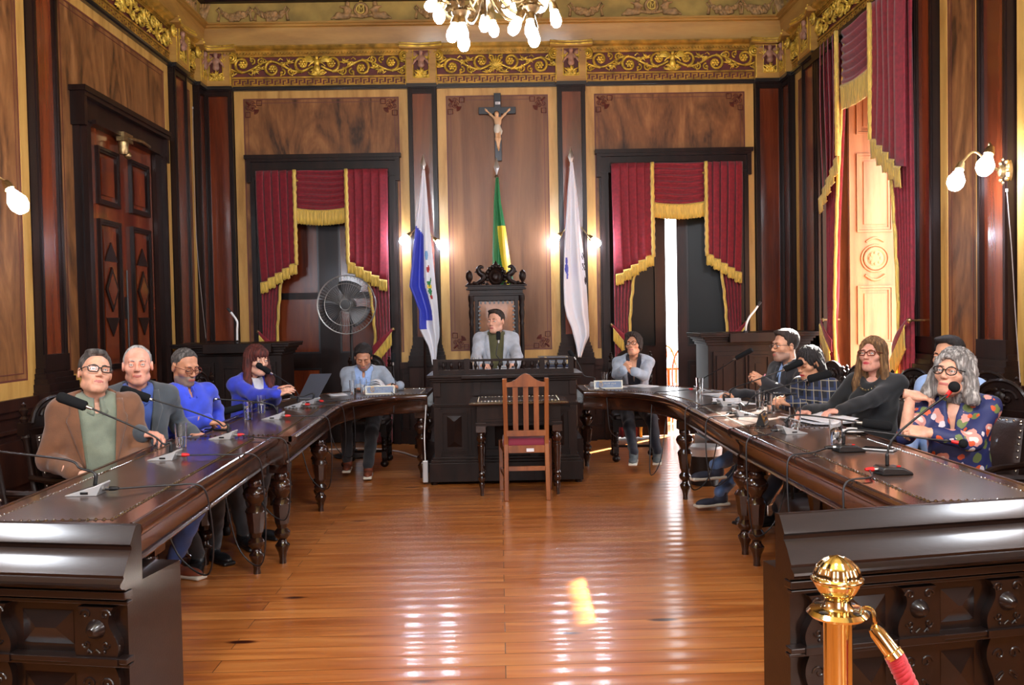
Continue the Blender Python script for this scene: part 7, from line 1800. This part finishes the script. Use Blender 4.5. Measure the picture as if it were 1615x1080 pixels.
drinking_glass('nearer of two close glasses by the phone of the woman in plaid', 1.86, 6.06)
drinking_glass('water glass on the right table beside the open papers of the woman in black', 1.73, 5.18, water=.3)
drinking_glass('half full water glass behind the lying black ball microphone', 1.73, 4.55, water=.55)

# =================================================================== NAMEPLATES
M_PLATE = plain('dark_blue_enamel', (30,38,62), rough=.35); M_PLATE2 = plain('steel_blue_enamel', (96,116,148), rough=.35); M_SILVERE = plain('silver_border', (196,194,182), rough=.3, metal=.4)
def nameplate(label, pos, ang, mat, w=.25, h=.075, dark=False):
    t = thing('nameplate', label, 'nameplate', pos, ang, group='tent nameplates'); a = .028
    M = MB(); M.prism([(-a, .0), (a, .0), (.003, h), (-.003, h)], -w/2, w/2, 'xz', R=Matrix(((0,1,0),(1,0,0),(0,0,1)))); M.build('tent', M_BLK if dark else M_SILVERE, t, smooth=0)
    sl = (a-.003)/h; n = Vector((0,-1,sl)).normalized(); T = lambda u, v, o=.0006: tuple(Vector((u, -a+sl*v, v)) + n*o)
    M = MB(); M.add([T(-w/2+.01,.009), T(w/2-.01,.009), T(w/2-.01,h-.009), T(-w/2+.01,h-.009)], [(0,1,2,3)]); M.build('face', mat, t, smooth=0, fixn=False)
    M = MB()
    for p0, p1 in (((-w/2+.006,.006),(w/2-.006,.006)),((w/2-.006,.006),(w/2-.006,h-.006)),((w/2-.006,h-.006),(-w/2+.006,h-.006)),((-w/2+.006,h-.006),(-w/2+.006,.006))): M.tube([T(*p0,.001), T(*p1,.001)], .0016, 4)
    for sx in (-1, 1):
        for sz in (.012, h-.012): M.tube([T(sx*(w/2-.012), sz, .001), T(sx*(w/2-.022), sz, .001), T(sx*(w/2-.012), h/2, .001)], .0014, 4)
    M.build('border', M_BSTUD if dark else M_SILVERE, t)
    M = MB(); c = (-w*.26, h*.5)
    M.tube([T(c[0]+.016*math.cos(k*PI/8), c[1]+.019*math.sin(k*PI/8), .001) for k in range(16)], .003, 5, closed=True); M.tube([T(c[0]-.008,c[1]+.006,.001), T(c[0],c[1]-.01,.001), T(c[0]+.008,c[1]+.006,.001)], .003, 5); M.tube([T(c[0]-.014,c[1]+.024,.001), T(c[0],c[1]+.028,.001), T(c[0]+.014,c[1]+.024,.001)], .0035, 5)
    M.build('crest', M_BSTUD, t)
    M = MB(); x = -w*.13; random.seed(int(w*1000+pos[0]*100))
    for k, g in enumerate('TLllll nllll'):          # the lettering is not legible in the photo: short strokes of its size
        if g == ' ': x += .008; continue
        hh = .014 if g in 'TL' else random.choice((.008,.008,.013)); M.tube([T(x, h*.52, .001), T(x, h*.52+hh, .001)], .0015, 4); M.tube([T(x-.002, h*.52+hh*.6, .001), T(x+.003, h*.52+hh*.6, .001)], .0011, 4); x += .0095
    for k in range(9): M.tube([T(-w*.06+.0075*k, h*.28, .001), T(-w*.06+.0075*k, h*.28+.006, .001)], .0011, 4)
    M.build('lettering', M_BSTUD if dark else M_SILVERE, t); return t
nameplate('silver-edged blue nameplate in front of the man reading papers', (-1.13, 8.34, TZ+.0025), .12, M_PLATE2, w=.27)
nameplate('silver-edged blue nameplate in front of the woman with folded hands', (1.03, 8.44, TZ+.0025), -.05, M_PLATE2, w=.27)
nameplate('black and gold nameplate standing on the rostrum top at its right end', tuple(Vector((atY(872,568,8.3).x, 8.3, 1.05))), 0, M_PLATE, w=.28, h=.08, dark=True)
nameplate('black nameplate turned away on the right table near the plaid shirt', (1.63, 5.50, TZ+.0025), 1.15, M_PLATE, w=.2, dark=True)
b_ = thing('book_stack', 'thin stack of books under the black nameplate on the rostrum', 'books', (atY(872,568,8.3).x, 8.33, .991)); 
for k in range(2):
    M = MB(); M.box(atY(872,568,8.3).x-.15, atY(872,568,8.3).x+.15, 8.24, 8.44, .992+.029*k, .992+.029*k+.027); M.build('book', M_PLATE if k else M_WHITE, b_, smooth=0, world=True, bevel=.003)

# =================================================================== PAPERS, PHONES, LAPTOP
def paper(label, c, ang, w=.21, l=.297, n=3, z=TZ, name='paper_sheet', cat='paper', curl=.004):
    t = thing(name, label, cat, (c[0], c[1], z+.0025), ang); M = MB()
    for k in range(n):
        R = Matrix.Rotation(.06*math.sin(k*2.3), 3, 'Z'); o = Vector((.006*math.sin(k*1.7), .006*math.cos(k*2.9), .0022*k))
        M.grid(lambda u, v: tuple(R @ Vector(((u-.5)*w, (v-.5)*l, curl*(abs(u-.5)*2)**3*(1 if k == n-1 else .2))) + o), 8, 8)
    M.build('sheets', M_WHITE, t, smooth=180, solid=.0008)
    if n > 1:
        M = MB(); M2 = Matrix.Rotation(.06*math.sin((n-1)*2.3), 3, 'Z'); zt = .0022*(n-1)+.0018
        for k in range(14):
            L = w*(.78 if k % 4 else .5); M.add([tuple(M2 @ Vector(p)) for p in ((-w*.39,l*.4-k*l*.055,zt),(-w*.39+L,l*.4-k*l*.055,zt),(-w*.39+L,l*.4-k*l*.055-.003,zt),(-w*.39,l*.4-k*l*.055-.003,zt))], [(0,1,2,3)])
        M.build('print_lines', plain('grey_print_%s' % label[:6], (150,150,156), rough=.8), t, smooth=0)
    return t
paper('papers lying flat before the woman with folded hands', (1.36, 8.55), .5, n=4)
paper('loose white sheet nearest the rostrum on the far right table', (1.1, 8.62), .15, n=1)
paper('thick stack of white papers at the farthest right microphones', (1.86, 7.45), .3, n=5)
paper('white sheets on the right table in front of the pen hand', (1.80, 7.02), -.25, n=4)
paper('white sheet lit by the sun on the right table', (1.90, 6.78), .9, n=1)
paper('large open document in front of the woman in black', (2.02, 5.62), .25, w=.30, l=.42, n=6, curl=.02)
paper('papers tucked beside the laptop near the reading man', (-1.52, 8.25), .4, n=5, w=.15, l=.2)
paper('white papers behind the balustrade on the rostrum', (-.2, 8.32), .1, n=6, z=.99); paper('white papers at the right end of the rostrum top', (.18, 8.34), -.15, n=6, z=.99)
t = thing('folder', 'blue folder lying on the rostrum behind the balusters', 'folder', (.1, 8.22, .99)); M = MB(); M.obox((.06, 8.15, 1.012), (.26,.12,.02), Matrix.Rotation(.1, 3, 'Z')); M.build('cover', plain('dark_blue_card', (34,58,130), rough=.5), t, world=True, bevel=.003)
M = MB(); M.obox((.06, 8.15, 1.0235), (.2,.1,.002), Matrix.Rotation(.14, 3, 'Z')); M.build('sheet', M_WHITE, t, world=True)
# open pages held by the reading man
t = thing('document', 'curled white pages held open by the reading man', 'paper', (-1.2, 8.62, TZ+.003)); M = MB()
for k in range(5): M.grid(lambda u, v: (-1.30+.24*u-.02*k+.05*math.sin(u*2.6)*(k/4), 8.55+.2*v+.02*k, TZ+.004+.002*k+(.018+.02*k)*math.sin(min(1,u*1.15)*PI)**.8), 14, 4)
M.build('pages', M_WHITE, t, smooth=180, world=True, solid=.0008)
# laptop
lp = thing('laptop', 'open dark grey laptop seen from behind at the far left table', 'laptop', (-1.72, 7.95, TZ+.002), .0); kw = dict(parent=lp, world=True)
a, b, c2, d2 = atY(470,629,7.9), atY(502,629,7.9), atY(523,589,8.1), atY(489,590,8.1)
ex = (b-a); a.z = b.z = TZ+.012
M = MB(); M.add([tuple(a), tuple(b), tuple(c2), tuple(d2)] + [tuple(Vector(q)+Vector((0,.008,.002))) for q in (a,b,c2,d2)], [(0,1,2,3),(7,6,5,4),(0,4,5,1),(1,5,6,2),(2,6,7,3),(3,7,4,0)]); M.build('lid', plain('dark_grey_metal', (84,90,104), rough=.35, metal=.4), smooth=0, bevel=.003, **kw)
M = MB(); bk = Vector((-.12,.2,0)); M.add([tuple(Vector((q.x, q.y, zz))+o) for zz in (TZ+.002, TZ+.014) for q, o in ((a, Vector()), (b, Vector()), (b, bk), (a, bk))], [(3,2,1,0),(4,5,6,7),(0,1,5,4),(1,2,6,5),(2,3,7,6),(3,0,4,7)]); M.build('keyboard_base', plain('grey_metal', (120,122,126), rough=.35, metal=.4), smooth=0, bevel=.003, **kw)
def phone(label, c, ang, mat=M_BLK, z=TZ, tilt=0.0):
    t = thing('smartphone', label, 'phone', (c[0], c[1], z+.003), ang); R = Matrix.Rotation(tilt, 3, 'X')
    M = MB(); M.obox((0,0,.005), (.075,.155,.009), R); M.build('body', mat, t, smooth=0, bevel=.003); M = MB(); M.obox(R @ Vector((0,0,.0101))-R @ Vector((0,0,.005))+Vector((0,0,.005)), (.068,.146,.0006), R); M.build('screen', plain('phone_glass_%s' % label[:5], (14,14,18), rough=.08), t, smooth=0); return t
phone('black smartphone lying on the left table before the bearded man', (-1.84, 5.78), 1.3)
phone('smartphone tilted against the black base of the lying ball microphone', (1.88, 4.38), .9, M_SILV, tilt=.0)
phone('dark smartphone on the papers of the right table', (1.98, 6.78), .4, z=TZ+.006)
q = atY(1238,622,6.35); phone('phone in the hands of the woman in the plaid shirt', (q.x, q.y), 1.4, z=q.z)
q = atY(1203,594,6.75); t = thing('pen', 'pink pen in the hand of the bearded man', 'pen', q); M = MB(); M.tube([atY(1196,606,6.74), atY(1207,590,6.78)], [.004,.005], 8); M.build('barrel', plain('pink_plastic', (224,150,170), rough=.4), t, world=True); M = MB(); M.tube([atY(1195,608,6.74), atY(1196,606,6.74)], [.001,.004], 8); M.build('tip', M_STEEL, t, world=True)
t = thing('saucer', 'white saucer with a small ring by the black microphones', 'dish', (2.0, 5.02, TZ)); M = MB(); M.lathe([(.0,.003),(.05,.003),(.075,.014),(.078,.016),(.05,.007),(.0,.006)], 24, (2.0, 5.02, TZ)); M.build('dish', M_WHP, t, world=True); M = MB(); M.lathe([(.028,.007),(.03,.03),(.027,.03),(.025,.008)], 20, (2.0,5.02,TZ)); M.build('ring', M_WHP, t, world=True)

# =================================================================== UNDER AND BEHIND THE TABLES
t = thing('waste_bin', 'dark ribbed waste bin with a white liner under the far right table', 'bin', (1.78, 7.75, 0)); M = MB(); M.lathe([(.0,.0),(.12,.0),(.15,.3),(.146,.3),(.118,.01)], 24, (1.78,7.75,0)); M.build('bucket', M_BLK, t, world=True); M = MB(); M.lathe([(.152,.26),(.158,.32),(.145,.34),(.13,.2)], 20, (1.78,7.75,0)); M.build('liner', M_WHP, t, world=True)
t = thing('handbag', 'grey leather handbag on the floor under the right table', 'bag', (1.98, 5.85, 0))
V, F = nets(lambda P: rbox(P, (1.98,5.85,.14), (.13,.16,.13), .05) + .008*np.sin(P[1]*40)*np.sin(P[2]*30), (1.8,5.6,-.02), (2.15,6.1,.32), .014); to_mb(V, F).build('body', plain('grey_leather', (96,94,98), rough=.35), t, smooth=180, world=True)
M = MB(); M.tube([(1.9,5.75,.26),(1.9,5.78,.4),(1.9,5.9,.41),(1.9,5.94,.26)], .01, 8); M.build('handle', M_BLK, t, world=True)
t = thing('power_strip', 'grey power adapter leaning at the foot of the rostrum', 'adapter', (-.68, 8.0, 0)); M = MB(); M.obox((-.69, 7.99, .12), (.05,.04,.2)); M.build('case', M_SILV, t, smooth=0, world=True, bevel=.008); M = MB(); M.tube(catmull([(-.69,7.99,.22), (-.695,8.02,.45), (-.69,8.2,.7)], 6), .005, 6); M.build('cord', M_WHP, t, world=True)
t = thing('power_cable', 'white cable running along the floor behind the far left table', 'cable', (-1.2, 9.9, .01)); M = MB(); M.tube(catmull([(-2.2,10.2,.012),(-1.6,10.25,.012),(-1.2,10.0,.012),(-.95,9.6,.012),(-.72,9.2,.012)], 8), .01, 6); M.build('cord', M_WHP, t, world=True)
def wall_cable(label, pts):
    t = thing('wall_cable', label, 'cable', pts[0]); M = MB(); M.tube(catmull(pts, 8), .003, 5); M.build('cord', plain('grey_cord_%d' % len(MATS), (160,148,142), rough=.5), t, world=True); M = MB(); q = Vector(pts[0]); M.obox(q, (.012,.012,.02)); M.build('clip', M_SILV, t, world=True)
wall_cable('thin white cable hanging down the corner pilaster behind the left lectern', [atX(304,170,-3.44), atX(305,250,-3.44), atX(310,380,-3.41), atX(318,470,-3.4), atX(326,545,-3.42)])
wall_cable('thin white cable trailing down the wall below the right-hand sconce', [atX(1588,300,3.4), atX(1592,350,3.38), atX(1596,400,3.38), atX(1603,520,3.4), atX(1612,640,3.4)])
# chairs out on the landing
M_ORG = wood('orange_varnished_wood', [(190,92,40), (214,112,54), (226,130,70)], rough=.35, scale=(5,5,1))
def spindle_chair(label, x, y, ang):
    t = thing('spindle_chair', label, 'chair', (x, y, 0), ang, group='chairs on the landing')
    M = MB(); M.box(-.2,.2,-.2,.2,.43,.46); M.build('seat', M_ORG, t, smooth=0, bevel=.01)
    for sx in (-1, 1):
        for sy in (-1, 1): M = MB(); M.tube([(sx*.21, sy*.21, 0), (sx*.16, sy*.16, .44)], [.014,.018], 8); M.build('leg', M_ORG, t)
    M = MB(); M.tube(catmull([(-.19,-.18,.45), (-.2,-.21,.75), (-.14,-.23,.97), (0,-.24,1.03), (.14,-.23,.97), (.2,-.21,.75), (.19,-.18,.45)], 6), .014, 8); M.build('bow_back', M_ORG, t)
    for k in range(5): u = (k-2)*.065; M = MB(); M.tube([(u, -.18, .45), (u*1.1, -.235, 1.0-abs(k-2)*.02)], .007, 6); M.build('spindle', M_ORG, t)
    return t
spindle_chair('orange varnished chair with bowed back seen through the open doorway', 2.45, 11.9, PI-.5)
spindle_chair('second orange varnished chair farther out beyond the open doorway', 2.52, 13.1, PI+.3)
t = thing('landing_table', 'orange varnished table beyond the open doorway', 'table', (2.75, 12.5, 0)); M = MB(); M.box(2.3,3.3,12.3,12.9,.72,.75); M.build('top', M_ORG, t, smooth=0, world=True)
for x in (2.35, 3.25):
    for y in (12.35, 12.85): M = MB(); M.box(x-.02,x+.02,y-.02,y+.02,0,.72); M.build('leg', M_ORG, t, smooth=0, world=True)
